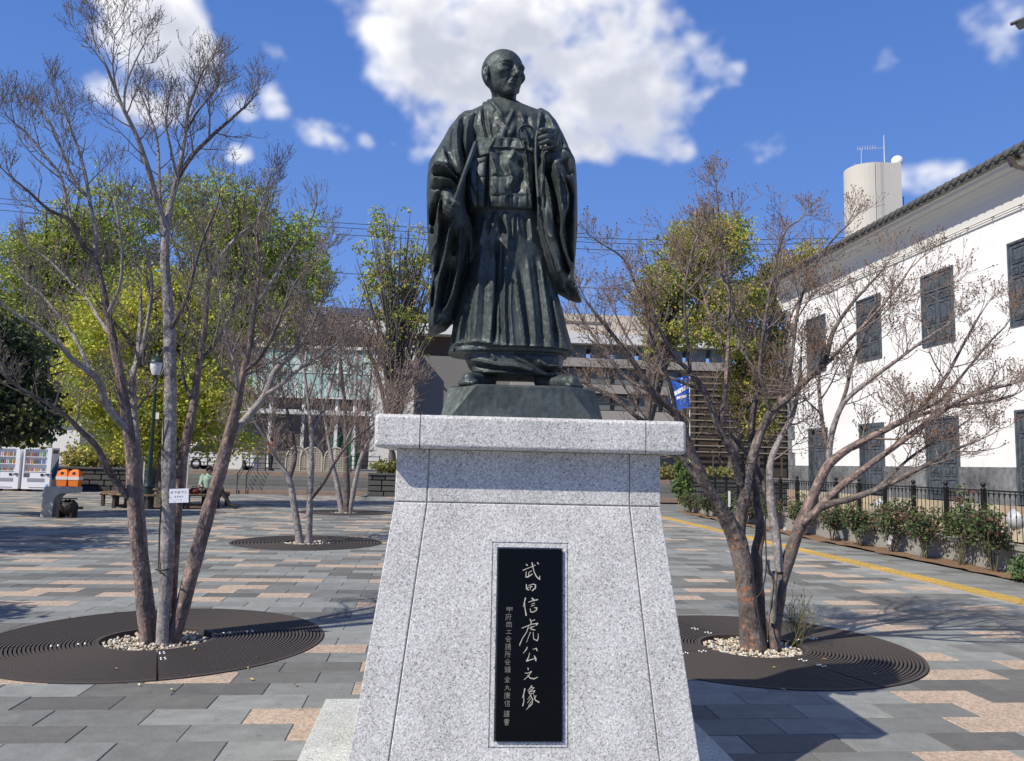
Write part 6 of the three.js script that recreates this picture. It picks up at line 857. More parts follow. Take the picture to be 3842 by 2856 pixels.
{ // station building behind
  const B = plaza(thing('station_building', 'wide station building with a pale green glass front, white stone wall and solar panels', 'building')), Z = -62;
  const part = (name, mat, ...bs) => { const m = new MB(); for (const b of bs) m.box(...b); return mesh(name, m.geo(), mat, B); };
  const white = std([.74, .74, .72], .7), stone = std([.80, .78, .74], .85, { map: tex(256, (u, v) => { const r = Math.floor(v * 16), f = v * 16 - r; return sr(clamp(.86 + (hash3(Math.floor(u * 8 + (r % 2) * .5), r, 3) - .5) * .12 - (f < .1 ? .22 : 0))); }) }); stone.map.repeat.set(.5, .5);
  const dark = std([.20, .19, .175], .7), brown = std([.16, .115, .085], .9, { map: M.paveTex }), beige = std([.66, .58, .47], .85), grey = std([.24, .24, .24], .8);
  part('core', dark, [-34, 34, 1, 10.1, Z - 12, Z - .6]); part('upper_storey', brown, [-22, 6, 10.1, 11.8, Z - 12, Z - 1.2]); part('roof_band', white, [-18, 5, 11.75, 12.62, Z - 6, Z + .2]); part('roof_deck', grey, [-22, 34, 12.62, 12.75, Z - 14, Z - 1]);
  part('sill', white, [-18, -4.7, 5.05, 5.4, Z - 1, Z + .9]); part('stone_wall', stone, [-4.78, -1.5, 1, 10.65, Z - 1, Z + .8]); part('floor_band', white, [-18, -4.79, 10.12, 10.35, Z - 1, Z + .95]);
  const R = rng(431), cols = [500, 545, 591, 625, 662, 698, 734, 773, 811].map(x => toST(onT(x, 800, 61.3))[0]), glass = [[.30, .47, .45], [.42, .60, .57], [.24, .40, .40], [.56, .70, .67], [.35, .53, .52]].map(c => std(c, .12));
  for (let k = 0; k < cols.length - 1; k++) for (const [y0, y1] of [[6.4, 8.25], [8.33, 10.08]]) { const m = new MB(); m.box(cols[k] + .05, cols[k + 1] - .05, y0, y1, Z + .72, Z + .76); mesh('glass_pane', m.geo(), glass[Math.floor(R() * 5)], B); const b = new MB(), x0 = mix(cols[k], cols[k + 1], .15 + R() * .2), x1 = mix(cols[k], cols[k + 1], .6 + R() * .3); b.box(x0, x1, y0 + .1, y1 - .4 - R() * .4, Z + .765, Z + .77); mesh('blind', b.geo(), std([.62, .74, .70], .25), B); }
  for (const s of cols) part('mullion', white, [s - .045, s + .045, 6.35, 10.11, Z + .7, Z + .82]); part('transom', white, [cols[0], cols[8], 8.25, 8.33, Z + .7, Z + .81], [cols[0], cols[8], 6.3, 6.4, Z + .5, Z + .81]); for (const k of [2, 4, 6, 7]) part('column', white, [cols[k] - .12, cols[k] + .12, 1, 6.3, Z + .3, Z + .55]);
  for (let k = 0; k < 9; k++) { const m = new MB(), s = -9.6 + k * .95; m.hexa([V(s, 12.95, Z + .3), V(s + .9, 12.95, Z + .3), V(s + .9, 13.8, Z - 1.4), V(s, 13.8, Z - 1.4)], [V(s, 13.0, Z + .28), V(s + .9, 13.0, Z + .28), V(s + .9, 13.85, Z - 1.42), V(s, 13.85, Z - 1.42)]); mesh('solar_panel', m.geo(), std([.045, .05, .06], .3), B); } part('panel_frame', std([.06, .055, .05], .7), [-9.8, -.8, 12.75, 12.95, Z - 1.6, Z + .2]);
  { const m = new MB(); m.bar(V(-4.9, 10.4, Z + 1), V(-3.3, 11.9, Z + 1), .16); m.bar(V(-3.3, 11.9, Z + 1), V(-1.7, 10.4, Z + 1), .16); mesh('gable_truss', m.geo(), std([.10, .07, .05], .8), B); for (let k = 0; k < 6; k++) { const t = new MB(), s = -15.5 + k * .8; t.bar(V(s, 10.4, Z + 1), V(s + 1.1, 11.7, Z + 1), .09); mesh('brace', t.geo(), white, B); } }
  // right wing
  part('wing_parapet', beige, [6.1, 24, 12.3, 13.8, Z - 5, Z + .4]); part('wing_band', white, [6.1, 24, 11.4, 12.25, Z - 5, Z + .6]); part('wing_slot', dark, [8, 14, 13.0, 13.2, Z + .4, Z + .45]);
  for (let k = 0; k < 4; k++) { const y = 9.9 - k * 2.1; part('wing_floor', std([.34, .32, .29], .8), [6.1, 34, y - .35, y + .35, Z - 1, Z + .3]); for (let q = 0; q < 9; q++) part('window', std([.16, .18, .18], .25), [6.6 + q * 2, 8.2 + q * 2, y + .45, y + 1.65, Z - .6, Z - .2]); }
  for (let k = 0; k < 13; k++) part('screen_slat', std([.26, .215, .155], .8), [20.2, 32, 2.9 + k * .5, 3.0 + k * .5, Z + 1.0, Z + 1.1]); part('screen_back', std([.055, .045, .035], .9), [20, 32, 1, 9.4, Z + .4, Z + .5]);
  for (let k = 0; k < 7; k++) part('screen_post', std([.09, .07, .05], .8), [20.4 + k * 1.9, 20.5 + k * 1.9, 1, 9.4, Z + .9, Z + .99]);
  for (const [s, c] of [[-6.2, [.02, .12, .06]], [-7.3, [.02, .10, .05]], [-10.5, [.12, .09, .07]]]) part('door', std(c, .5), [s - .5, s + .5, 1, 3.6, Z + .0, Z + .1]);
}
{ // far brick building and white annexe on the left
  const b = thing('brick_building', 'red brick building with white top floor glimpsed between the left trees', 'building', null, V(-40.2, 1, -70)); const m = new MB(); m.box(-5, 5, -1, 7.6, -6, 0); mesh('wall', m.geo(), std([.27, .075, .05], .9, { map: M.paveTex }), b); const w = new MB(); w.box(-5.2, 5.2, 7.6, 9.4, -6.2, .2); mesh('top_floor', w.geo(), std([.72, .72, .72], .8), b); for (let k = 0; k < 4; k++) for (let j = 0; j < 2; j++) { const q = new MB(); q.box(-4 + k * 2.3, -2.8 + k * 2.3, 2.6 + j * 2.5, 4.2 + j * 2.5, .002, .05); mesh('window', q.geo(), std([.12, .16, .18], .2), b); }
  const a = thing('white_annexe', 'plain white block wall above the hedge behind the bins', 'building', null, V(-29.5, 1, -52)); const n = new MB(); n.box(-1.6, 1.1, 0, 2.5, -4, 0); mesh('wall', n.geo(), std([.70, .69, .67], .8), a); const r = new MB(); r.box(-1.8, 1.3, 2.5, 2.75, -4.2, .2); mesh('roof_slab', r.geo(), std([.55, .55, .55], .8), a);
}
{ // white tower with aerials
  const D = 60, c = atDepth(1886, 480, D), T = thing('white_tower', 'pale rounded concrete tower with aerials above the storehouse roof', 'tower', null, V(c.x, 0, c.z)), r = 1.78, top = 25.35, m = new MB(), mat = std([.70, .67, .61], .9, { map: M.plaster.map });
  const ring = []; for (let k = 0; k <= 20; k++) { const a = Math.PI * (1.62 - 1.24 * k / 20) ; ring.push([Math.cos(a + .0) * r, Math.sin(a) * r]); }
  const out = []; for (let k = 0; k <= 22; k++) { const a = Math.PI * (.42 + 1.16 * k / 22); out.push([Math.cos(a) * r, -Math.sin(a) * r]); } out.push([r, r * .97], [r, -r * .97]);
  for (let k = 0; k < out.length; k++) { const [x0, z0] = out[k], [x1, z1] = out[(k + 1) % out.length]; m.quad(V(x0, 0, z0), V(x1, 0, z1), V(x1, top, z1), V(x0, top, z0)); m.tri(V(0, top, 0), V(x0, top, z0), V(x1, top, z1)); } mesh('shaft', m.geo(), mat, T);
  const j = new MB(); j.box(-.3, -.27, 17, top, r * .9, r * 1.02); mesh('seam', j.geo(), std([.5, .48, .44], .9), T);
  const A = new MB(); A.tube([V(1.35, top, 0), V(1.35, 28.3, 0)], [.05, .03], 6); A.tube([V(-.9, 27.0, .3), V(1.35, 27.25, 0)], [.025, .025], 5); A.tube([V(-1.3, top + .35, .3), V(1.5, top + .6, 0)], [.02, .02], 5); A.tube([V(-.6, top, .2), V(-.6, 27.0, .3)], [.025, .025], 5); for (let k = 0; k < 8; k++) A.tube([V(-.9 + k * .2, 26.85 + k * .02, .3), V(-.9 + k * .2, 27.2 + k * .02, .3)], [.015, .015], 4); mesh('aerial', A.geo(), std([.55, .58, .60], .5), T);
  const d = new THREE.SphereGeometry(.43, 24, 16); d.scale(1, 1, .6); const dm = mesh('dish', d, std([.78, .78, .76], .6), T); dm.position.set(2.05, 25.95, .6); dm.rotation.y = -.4; const s2 = new THREE.SphereGeometry(.2, 14, 8, 0, 7, 0, 1.6); const sm = mesh('roof_dome', s2, std([.78, .78, .76], .6), T); sm.position.set(.95, top, .6); const mp = new MB(); mp.tube([V(1.9, 23.9, .5), V(1.95, 25.6, .5)], [.05, .05], 6); mp.bar(V(1.78, 24, .4), V(1.95, 24, .5), .06); mp.box(1.78, 2.4, 22.1, 22.18, -.1, .7); mp.bar(V(2.4, 22.15, .7), V(2.4, 23, .7), .05); mp.bar(V(1.78, 23, .7), V(2.4, 23, .7), .05); mp.bar(V(2.1, 22.15, .7), V(2.1, 23, .7), .04); mesh('bracket', mp.geo(), std([.12, .12, .12], .6), T);
}
{ // overhead wires with the two poles that carry them, outside the frame
  const ends = [[[-300, 405], [2330, 500]], [[-300, 416], [2330, 512]], [[-300, 430], [2330, 524]], [[-300, 510], [2330, 610]]], mids = [495, 505, 520, 604];
  const poles = [atDepth(-300, 420, 52), atDepth(2330, 510, 52)].map((p, k) => { const T = thing('utility_pole', ['concrete utility pole beyond the left trees', 'concrete utility pole beyond the storehouse roof'][k], 'pole', 'utility poles', V(p.x, 0, p.z)), m = new MB(); m.tube([V(0, 0, 0), V(0, p.y + 1, 0)], [.19, .13], 10); mesh('shaft', m.geo(), std([.35, .35, .34], .9), T); const a = new MB(); for (const dy of [0, -.22, -.46, -2.2]) a.box(-.5, .5, p.y + dy - .05 + .15, p.y + dy + .03 + .15, -.05, .05); mesh('crossarm', a.geo(), std([.3, .3, .3], .7), T); return p; });
  ends.forEach(([a, b], k) => { const A = atDepth(a[0], a[1], 52), C = atDepth(b[0], b[1], 52), Mx = atDepth(930, mids[k], 52), m = new MB(), pts = curve([A, atDepth(300, mix(a[1], mids[k], .56), 52), Mx, atDepth(1450, mids[k] + 26, 52), C], 48); m.tube(pts, pts.map(() => .022), 5, false); const w = mesh('overhead_wire', m.geo(), std([.02, .02, .022], .7)); tag(w, ['topmost thin black overhead wire behind the statue', 'second black overhead wire from the top', 'third black overhead wire from the top', 'lowest black overhead wire, behind the statue sleeves'][k], 'wire', 'overhead wires'); });
}
{ // blue banner on a pole
  const p0 = onT(1497, 985, 50), T = thing('banner_pole', 'blue and white banner hanging from a thin white pole behind the spreading bare tree', 'banner', null, V(p0.x, .99, p0.z)); T.rotation.y = PY;
  const m = new MB(); m.tube([V(0, 0, 0), V(0, 7.6, 0)], [.035, .03], 8); mesh('pole', m.geo(), std([.75, .75, .75], .4), T); const m2 = new MB(); m2.tube([V(2.25, 0, 1.2), V(2.25, 6.2, 1.2)], [.035, .035], 8); mesh('pole', m2.geo(), std([.75, .75, .75], .4), T);
  const cv = document.createElement('canvas'); cv.width = 128; cv.height = 256; const c = cv.getContext('2d'); c.fillStyle = '#1c5fd0'; c.fillRect(0, 0, 128, 256); c.fillStyle = '#f2f4f8'; c.beginPath(); c.moveTo(0, 120); c.lineTo(128, 60); c.lineTo(128, 95); c.lineTo(0, 160); c.fill(); c.strokeStyle = '#e8eef8'; c.lineWidth = 5; for (let k = 0; k < 5; k++) { const x = 70 + (k % 2) * 26, y = 14 + k * 11; c.beginPath(); c.moveTo(x, y); c.lineTo(x + 18, y - 2); c.moveTo(x + 8, y - 6); c.lineTo(x + 7, y + 9); c.stroke(); } c.fillStyle = '#f2f4f8'; c.fillRect(8, 172, 26, 34); c.fillRect(48, 150, 60, 22);
  const ct = new THREE.CanvasTexture(cv); ct.colorSpace = THREE.SRGBColorSpace; const g = new THREE.PlaneGeometry(1.3, 2.1, 12, 12), pp = g.attributes.position; for (let k = 0; k < pp.count; k++) { const x = pp.getX(k); pp.setZ(k, .10 * Math.sin(x * 5 + pp.getY(k))); pp.setY(k, pp.getY(k) + x * .22); } g.computeVertexNormals(); const f = mesh('banner_cloth', g, new THREE.MeshStandardMaterial({ map: ct, roughness: .7, side: THREE.DoubleSide }), T); f.position.set(-.70, 5.5, 0);
}
console.log('background');

// ---------------------------------------------------------------- vending machines, bins, bench, lamp, fountain, people, car
{
  const rowsCol = [[.70, .10, .08], [.85, .85, .82], [.08, .25, .55], [.10, .40, .15], [.80, .45, .05], [.55, .12, .30], [.75, .78, .80], [.25, .15, .10], [.9, .75, .1]].map(c => std(c, .4));
  const vend = (s, t, w, label, seed, side) => {
    const T = plaza(thing('vending_machine', label, 'vending machine', 'drinks vending machines by the terrace wall', P(s, t))), R = rng(seed), wh = std([.80, .81, .83], .35), box = (n, mat, ...b) => { const m = new MB(); m.box(...b); return mesh(n, m.geo(), mat, T); };
    box('cabinet', wh, -w / 2, w / 2, .10, .80, -.72, 0); box('cabinet_back', wh, -w / 2, w / 2, .8005, 1.86, -.72, -.14); box('pillar', wh, w / 2 - .17, w / 2, .8005, 1.86, -.139, 0); box('pillar', wh, -w / 2, -w / 2 + .06, .8005, 1.86, -.139, 0); box('header', wh, -w / 2 + .061, w / 2 - .171, 1.79, 1.86, -.139, 0); for (const x of [-w / 2 + .12, w / 2 - .12]) box('foot', std([.06, .06, .06], .7), x - .06, x + .06, 0, .10, -.6, -.08);
    for (let r = 0; r < 3; r++) { const y = .86 + r * .31; box('shelf', std([.85, .86, .88], .4), -w / 2 + .061, w / 2 - .171, y - .03, y, -.138, -.01); for (let k = 0; k < 10; k++) { const x = -w / 2 + .10 + k * (w - .30) / 9.3, g = new MB(), h = r === 0 ? .13 : .20, rr = .027; g.lathe([[rr, 0], [rr, h * .65], [rr * .45, h * .85], [rr * .45, h], [0, h]], V(x, y, -.07), 8); mesh('bottle', g.geo(), rowsCol[Math.floor(R() * 9)], T); } }
    const gl = new MB(); gl.box(-w / 2 + .061, w / 2 - .171, .80, 1.788, -.006, -.003); mesh('window', gl.geo(), new THREE.MeshPhysicalMaterial({ color: 0xffffff, roughness: .05, transmission: 1, thickness: 0 }), T);
    box('poster', std(seed % 2 ? [.10, .09, .12] : [.08, .25, .45], .5), -w / 2 + .06, -w / 2 + .30, .60, .78, .001, .006); box('coin_slot', std([.03, .03, .03], .4), w / 2 - .38, w / 2 - .28, .66, .76, .001, .02); box('card_reader', std([.02, .02, .02], .3), w / 2 - .16, w / 2 - .03, .70, .76, .001, .05); box('bill_slot', std([.25, .25, .27], .4), w / 2 - .27, w / 2 - .20, .68, .74, .001, .015); box('delivery_flap', std([.30, .30, .33], .3), -w / 2 + .22, w / 2 - .22, .42, .56, .001, .012); box('kick_panel', std([.03, .03, .03], .6), -w / 2 + .3, w / 2 - .22, .16, .18, .001, .008); box('panel_sticker', std(seed % 2 ? [.15, .35, .6] : [.75, .6, .08], .5), seed % 2 ? w / 2 - .14 : -w / 2 + .06, seed % 2 ? w / 2 - .04 : -w / 2 + .26, .18, .32, .001, .005);
    if (side) { const m = new MB(); m.quad(V(w / 2 + .003, .55, -.62), V(w / 2 + .003, 1.25, -.70), V(w / 2 + .003, 1.45, -.70), V(w / 2 + .003, .85, -.05)); mesh('side_stripe', m.geo(), std([.02, .20, .10], .4), T); const q = new MB(); q.quad(V(w / 2 + .003, .45, -.3), V(w / 2 + .003, .95, -.70), V(w / 2 + .003, 1.2, -.70), V(w / 2 + .003, .7, -.10)); q.p = q.p.map((v, i) => i % 3 === 0 ? v + .002 : v); mesh('side_stripe', q.geo(), std([.02, .06, .35], .4), T); const l = new MB(); l.box(w / 2, w / 2 + .006, 1.62, 1.78, -.60, -.10); mesh('side_label', l.geo(), std([.08, .08, .08], .4), T); }
  };
  vend(-17.95, 35.6, 1.05, 'white drinks vending machine cut by the frame edge, with a yellow sticker', 2, false); vend(-16.72, 35.6, 1.13, 'white drinks vending machine with a green and blue stripe on its side', 3, true);
  const org = std([.80, .20, .02], .45), bag = std([.78, .72, .66], .4);
  [[-15.72, 'orange recycling bin touching the vending machine side'], [-15.24, 'orange recycling bin with a plastic bag rim, farther from the machine']].forEach(([s, label], k) => { const T = plaza(thing('recycling_bin', label, 'bin', 'orange recycling bins', P(s, 35.9))), m = new MB(), q = (w, y, d) => [V(-w, y, d), V(w, y, d), V(w, y, -d), V(-w, y, -d)]; m.hexa(q(.17, 0, .17), q(.215, .62, .215)); mesh('bin_body', m.geo(), org, T); const b = new MB(); b.hexa(q(.222, .52, .222), q(.23, .66, .23)); mesh('bag_rim', b.geo(), bag, T); const l = new MB(); l.hexa(q(.22, .661, .22), q(.19, .86, .17)); l.hexa(q(.189, .8601, .169), q(.10, .96, .06)); mesh('lid', l.geo(), org, T); const h = new MB(); h.lathe([[0, .012], [.05, .012], [.07, 0]], V(0, .80, .195), 14, new THREE.Matrix4().makeRotationX(1.45)); mesh('bin_hole', h.geo(), std([.02, .02, .02], .6), T); });
}
{ // round bench about the yellow-green tree
  const c = V(-11.2, 0, -26.0), T = thing('ring_bench', 'round slatted wooden bench encircling the yellow-green tree', 'bench', null, c), wood = [[.30, .19, .10], [.25, .155, .085], [.35, .23, .125]].map(x => std(x, .8, { map: barkBump })), dk = std([.05, .035, .028], .7), n = 28;
  for (let k = 0; k < n; k++) { const a = k / n * 6.283, b = (k + 1) / n * 6.283 - .012, m = new MB(), p = (r, q, y) => V(Math.cos(q) * r, y, Math.sin(q) * r); m.hexa([p(1.35, a, .40), p(1.35, b, .40), p(1.95, b, .40), p(1.95, a, .40)], [p(1.35, a, .45), p(1.35, b, .45), p(1.95, b, .45), p(1.95, a, .45)]); mesh('slat', m.geo(), wood[k % 3], T); }
  for (let k = 0; k < 10; k++) { const a = k / 10 * 6.283 + .2; for (const r of [1.45, 1.85]) { const m = new MB(); m.bar(V(Math.cos(a) * r, 0, Math.sin(a) * r), V(Math.cos(a) * r, .40, Math.sin(a) * r), .09); mesh('leg', m.geo(), dk, T); } const m = new MB(); m.bar(V(Math.cos(a) * 1.3, .37, Math.sin(a) * 1.3), V(Math.cos(a) * 1.95, .37, Math.sin(a) * 1.95), .06); mesh('bearer', m.geo(), dk, T); }
  for (let k = 0; k < 5; k++) { const a = .5 + k * 1.256, m = new MB(), d = V(Math.cos(a), 0, Math.sin(a)); m.tube([d.clone().multiplyScalar(1.4).setY(.44), d.clone().multiplyScalar(1.45).setY(.62), d.clone().multiplyScalar(1.65).setY(.68), d.clone().multiplyScalar(1.85).setY(.62), d.clone().multiplyScalar(1.9).setY(.44)], [.018, .018, .018, .018, .018], 6); mesh('armrest', m.geo(), dk, T); }
  const soil = new MB(); for (let k = 0; k < 24; k++) { const a = k / 24 * 6.283, b = (k + 1) / 24 * 6.283; soil.tri(V(0, .012, 0), V(Math.cos(b) * 1.5, .008, Math.sin(b) * 1.5), V(Math.cos(a) * 1.5, .008, Math.sin(a) * 1.5)); } mesh('tree_pit', soil.geo(), M.soil, T);
  [[292, 30.5, 'dark notice board on a post behind the round bench'], [388, 31.5, 'second dark notice board beyond the round bench']].forEach(([x, d, label]) => { const p = atDepth(x, 1060, d), S = thing('notice_board', label, 'notice board', 'notice boards by the bench', V(p.x, 0, p.z)), m = new MB(); m.box(-.28, .28, .35, 1.65, -.03, .03); mesh('board', m.geo(), std([.05, .05, .05], .5), S); const f = new MB(); f.box(-.24, .24, .95, 1.6, .031, .04); mesh('board_face', f.geo(), std([.16, .15, .14], .5), S); const q = new MB(); q.bar(V(-.31, 0, 0), V(-.31, 1.7, 0), .05); mesh('post', q.geo(), std([.45, .44, .40], .6), S); const q2 = new MB(); q2.bar(V(.31, 0, 0), V(.31, 1.7, 0), .05); mesh('post', q2.geo(), std([.45, .44, .40], .6), S); });
}
{ // lamp post
  const T = thing('street_lamp', 'dark green cast-iron street lamp with a white globe lantern', 'street lamp', null, V(-11.05, 0, -24.3)), gr = std([.022, .045, .035], .4, { metalness: .3 }), m = new MB();
  m.lathe([[.17, 0], [.17, .10], [.13, .14], [.12, .6], [.15, .66], [.15, .72], [.095, .80], [.085, 1.1], [.10, 1.16], [.075, 1.24], [.062, 1.9], [.075, 1.94], [.055, 2.0], [.05, 3.3], [.065, 3.34], [.045, 3.4], [.042, 3.86], [.08, 3.92], [.06, 4.0], [.10, 4.06], [.13, 4.1]], V(0, 0, 0), 14); mesh('post', m.geo(), gr, T);
  const g = new MB(); g.lathe([[.10, 4.08], [.15, 4.16], [.19, 4.30], [.205, 4.44], [.20, 4.52]], V(0, 0, 0), 16); mesh('lantern_globe', g.geo(), std([.70, .71, .72], .25), T); const c = new MB(); c.lathe([[.25, 4.50], [.25, 4.53], [.20, 4.60], [.11, 4.68], [.06, 4.70], [.05, 4.76], [.02, 4.80], [0, 4.82]], V(0, 0, 0), 16); mesh('lantern_cap', c.geo(), gr, T); const l = new MB(); l.box(.05, .17, 2.75, 2.95, -.01, .01); mesh('tag_plate', l.geo(), std([.7, .66, .5], .6), T);
}
{ // drinking fountain and hose reel
  const T = plaza(thing('drinking_fountain', 'pale concrete drinking fountain with a cantilevered basin', 'fountain', null, V(-11.75, 0, -20.45))), cc = std([.52, .50, .45], .9, { map: M.paveTex }), s = new THREE.Shape(); s.moveTo(-.16, 0); s.lineTo(.10, 0); s.lineTo(.12, .42); s.quadraticCurveTo(.14, .60, .34, .62); s.lineTo(.60, .63); s.lineTo(.60, .76); s.lineTo(-.12, .76); s.closePath();
  const g = new THREE.ExtrudeGeometry(s, { depth: .44, bevelThickness: .012, bevelSize: .012, bevelSegments: 2 }); g.translate(0, 0, -.25); mesh('body', boxUV(g), cc, T); const b = new MB(); b.box(.18, .56, .762, .772, -.16, .12); mesh('basin', b.geo(), std([.4, .4, .4], .3, { metalness: .8 }), T); const tp = new MB(); tp.tube([V(-.16, .58, 0), V(-.24, .58, 0), V(-.26, .50, 0)], [.018, .018, .014], 7); tp.tube([V(-.22, .58, 0), V(-.22, .66, 0)], [.012, .012], 6); tp.bar(V(-.26, .665, 0), V(-.18, .665, 0), .02); mesh('tap', tp.geo(), std([.6, .6, .6], .2, { metalness: .9 }), T);
  const D = plaza(thing('iron_drum', 'dark ribbed iron drum on its side by the drinking fountain', 'drum', null, V(-11.22, 0, -20.3))), ir = std([.035, .026, .022], .6, { metalness: .4 }); const m = new MB(), Mx = new THREE.Matrix4().makeRotationZ(-Math.PI / 2); m.lathe([[0, -.20], [.15, -.20], [.19, -.16], [.17, -.13], [.21, -.09], [.18, -.05], [.215, 0], [.18, .05], [.205, .09], [.17, .13], [.14, .17], [.06, .20], [.03, .22], [.03, .34], [0, .34]], V(0, .25, 0), 20, Mx); mesh('drum_body', m.geo(), ir, D); const st = new MB(); st.box(-.20, -.15, 0, .30, -.18, .18); mesh('stand_leg', st.geo(), ir, D); const st2 = new MB(); st2.box(.10, .15, 0, .26, -.16, .16); mesh('stand_leg', st2.geo(), ir, D); const pl = new MB(); pl.box(-.2, .14, .47, .49, -.14, .14); mesh('top_plate', pl.geo(), ir, D);
}
// people: joints with radii -> one continuous surface per garment
function figure(name, label, pos, turn, J, parts) {
  const T = thing(name, label, 'person', null, pos); T.rotation.y = turn;
  for (const [pn, mat, list, k = .03, h = .018, parent] of parts) { const f = (x, y, z) => { let d = 1e9; for (const [a, b, r1, r2] of list) { const A = Array.isArray(a) ? a : J[a], B2 = Array.isArray(b) ? b : J[b]; d = smin(d, cap(x, y, z, A, B2, r1, r2 ?? r1), k); } return d; }; let lo = [9, 9, 9], hi = [-9, -9, -9]; for (const [a, b, r1, r2 = r1] of list) for (const q of [Array.isArray(a) ? a : J[a], Array.isArray(b) ? b : J[b]]) for (let i = 0; i < 3; i++) { const r = Math.max(r1, r2) + .05; lo[i] = Math.min(lo[i], q[i] - r); hi[i] = Math.max(hi[i], q[i] + r); } mesh(pn, nets(f, lo, hi, h), mat, T); }
  return T;
}
{
  const skin = std([.42, .25, .17], .6), hair = std([.012, .011, .010], .6);
  // seated on the bench, back half turned to the camera, one leg stretched out
  const J = { hip: [0, .54, 0], hipL: [-.09, .53, .02], hipR: [.10, .53, .02], chest: [0, .88, -.02], neck: [.01, 1.06, 0], head: [.04, 1.20, .03], shL: [-.17, .98, 0], shR: [.18, .98, .01], elL: [-.20, .74, .12], elR: [.24, .76, .12], haL: [-.06, .62, .26], haR: [.14, .62, .28], knL: [.20, .52, .34], knR: [.48, .55, .22], anL: [.30, .12, .40], anR: [.78, .14, .30], toL: [.40, .05, .52], toR: [.98, .05, .36] };
  const p = onGround(446, 1102);
  figure('person', 'person in a pale green top and dark trousers seated on the round bench', V(-9.72, 0, -25.55), .15, J, [['body', skin, [['neck', 'head', .055, .06], ['head', [.05, 1.17, .07], .09, .075], ['elL', 'haL', .04, .032], ['elR', 'haR', .04, .032], ['haL', [-.02, .60, .32], .032, .024], ['haR', [.12, .60, .34], .032, .024]], .02, .014], ['hair', hair, [['head', [.02, 1.25, -.01], .105, .095], [[.0, 1.20, -.03], [.0, 1.13, -.03], .08, .06]], .03, .014], ['top', std([.30, .42, .32], .8), [['hip', 'chest', .145, .165], ['chest', 'shL', .13, .085], ['chest', 'shR', .13, .085], ['chest', 'neck', .13, .07], ['shL', 'elL', .075, .058], ['shR', 'elR', .075, .058]], .05, .016], ['trousers', std([.012, .012, .014], .8), [['hip', 'hipL', .15, .12], ['hip', 'hipR', .15, .12], ['hipL', 'knL', .10, .075], ['hipR', 'knR', .10, .078], ['knL', 'anL', .072, .05], ['knR', 'anR', .074, .05]], .04, .016], ['shoe', std([.01, .01, .01], .6), [['anL', 'toL', .05, .042]], .02, .012], ['shoe', std([.01, .01, .01], .6), [['anR', 'toR', .05, .042]], .02, .012]]);
  const bag = new THREE.SphereGeometry(.16, 16, 12); bag.scale(1.15, .72, .8); const pb = bag.attributes.position; for (let k = 0; k < pb.count; k++) if (pb.getY(k) < -.07) pb.setY(k, -.07); bag.computeVertexNormals(); const B = thing('shoulder_bag', 'dark red bag lying on the round bench beside the seated person', 'bag', null, V(-9.98, .525, -25.15)); mesh('bag_body', bag, std([.14, .015, .015], .7), B); const h = new THREE.TorusGeometry(.09, .012, 6, 16, Math.PI); h.translate(0, .08, 0); mesh('handle', h, std([.08, .01, .01], .7), B);
  // worker in an orange vest behind the terrace railing
  const W = { hip: [0, .92, 0], chest: [0, 1.28, 0], neck: [0, 1.46, 0], head: [.01, 1.62, .02], shL: [-.18, 1.40, 0], shR: [.18, 1.40, 0], elL: [-.24, 1.14, .04], elR: [.24, 1.14, .04], haL: [-.20, .92, .14], haR: [.20, .92, .14], knL: [-.10, .50, .02], knR: [.11, .50, .0], anL: [-.11, .09, 0], anR: [.12, .09, 0] };
  const q = onT(586, 1015, 41.8); figure('person', 'standing person in an orange vest and dark trousers behind the terrace railing', V(q.x, .99, q.z), 2.2, W, [['body', skin, [['neck', 'head', .055, .06], ['head', [.01, 1.60, .05], .09, .08], ['elL', 'haL', .04, .034], ['elR', 'haR', .04, .034], ['haL', [-.19, .85, .17], .035, .025], ['haR', [.19, .85, .17], .035, .025]], .02, .016], ['hair', hair, [['head', [.0, 1.68, -.02], .10, .09]], .02, .016], ['vest', std([.85, .22, .03], .7), [['hip', 'chest', .14, .16], ['chest', 'shL', .13, .085], ['chest', 'shR', .13, .085], ['shL', 'elL', .07, .055], ['shR', 'elR', .07, .055]], .05, .018], ['trousers', std([.02, .022, .03], .8), [['hip', [-.09, .86, 0], .14, .11], ['hip', [.09, .86, 0], .14, .11], [[-.09, .86, 0], 'knL', .10, .075], [[.09, .86, 0], 'knR', .10, .075], ['knL', 'anL', .072, .05], ['knR', 'anR', .072, .05]], .04, .018], ['shoe', hair, [['anL', [-.12, .05, .14], .05, .042]], .02, .014], ['shoe', hair, [['anR', [.13, .05, .14], .05, .042]], .02, .014]]);
}
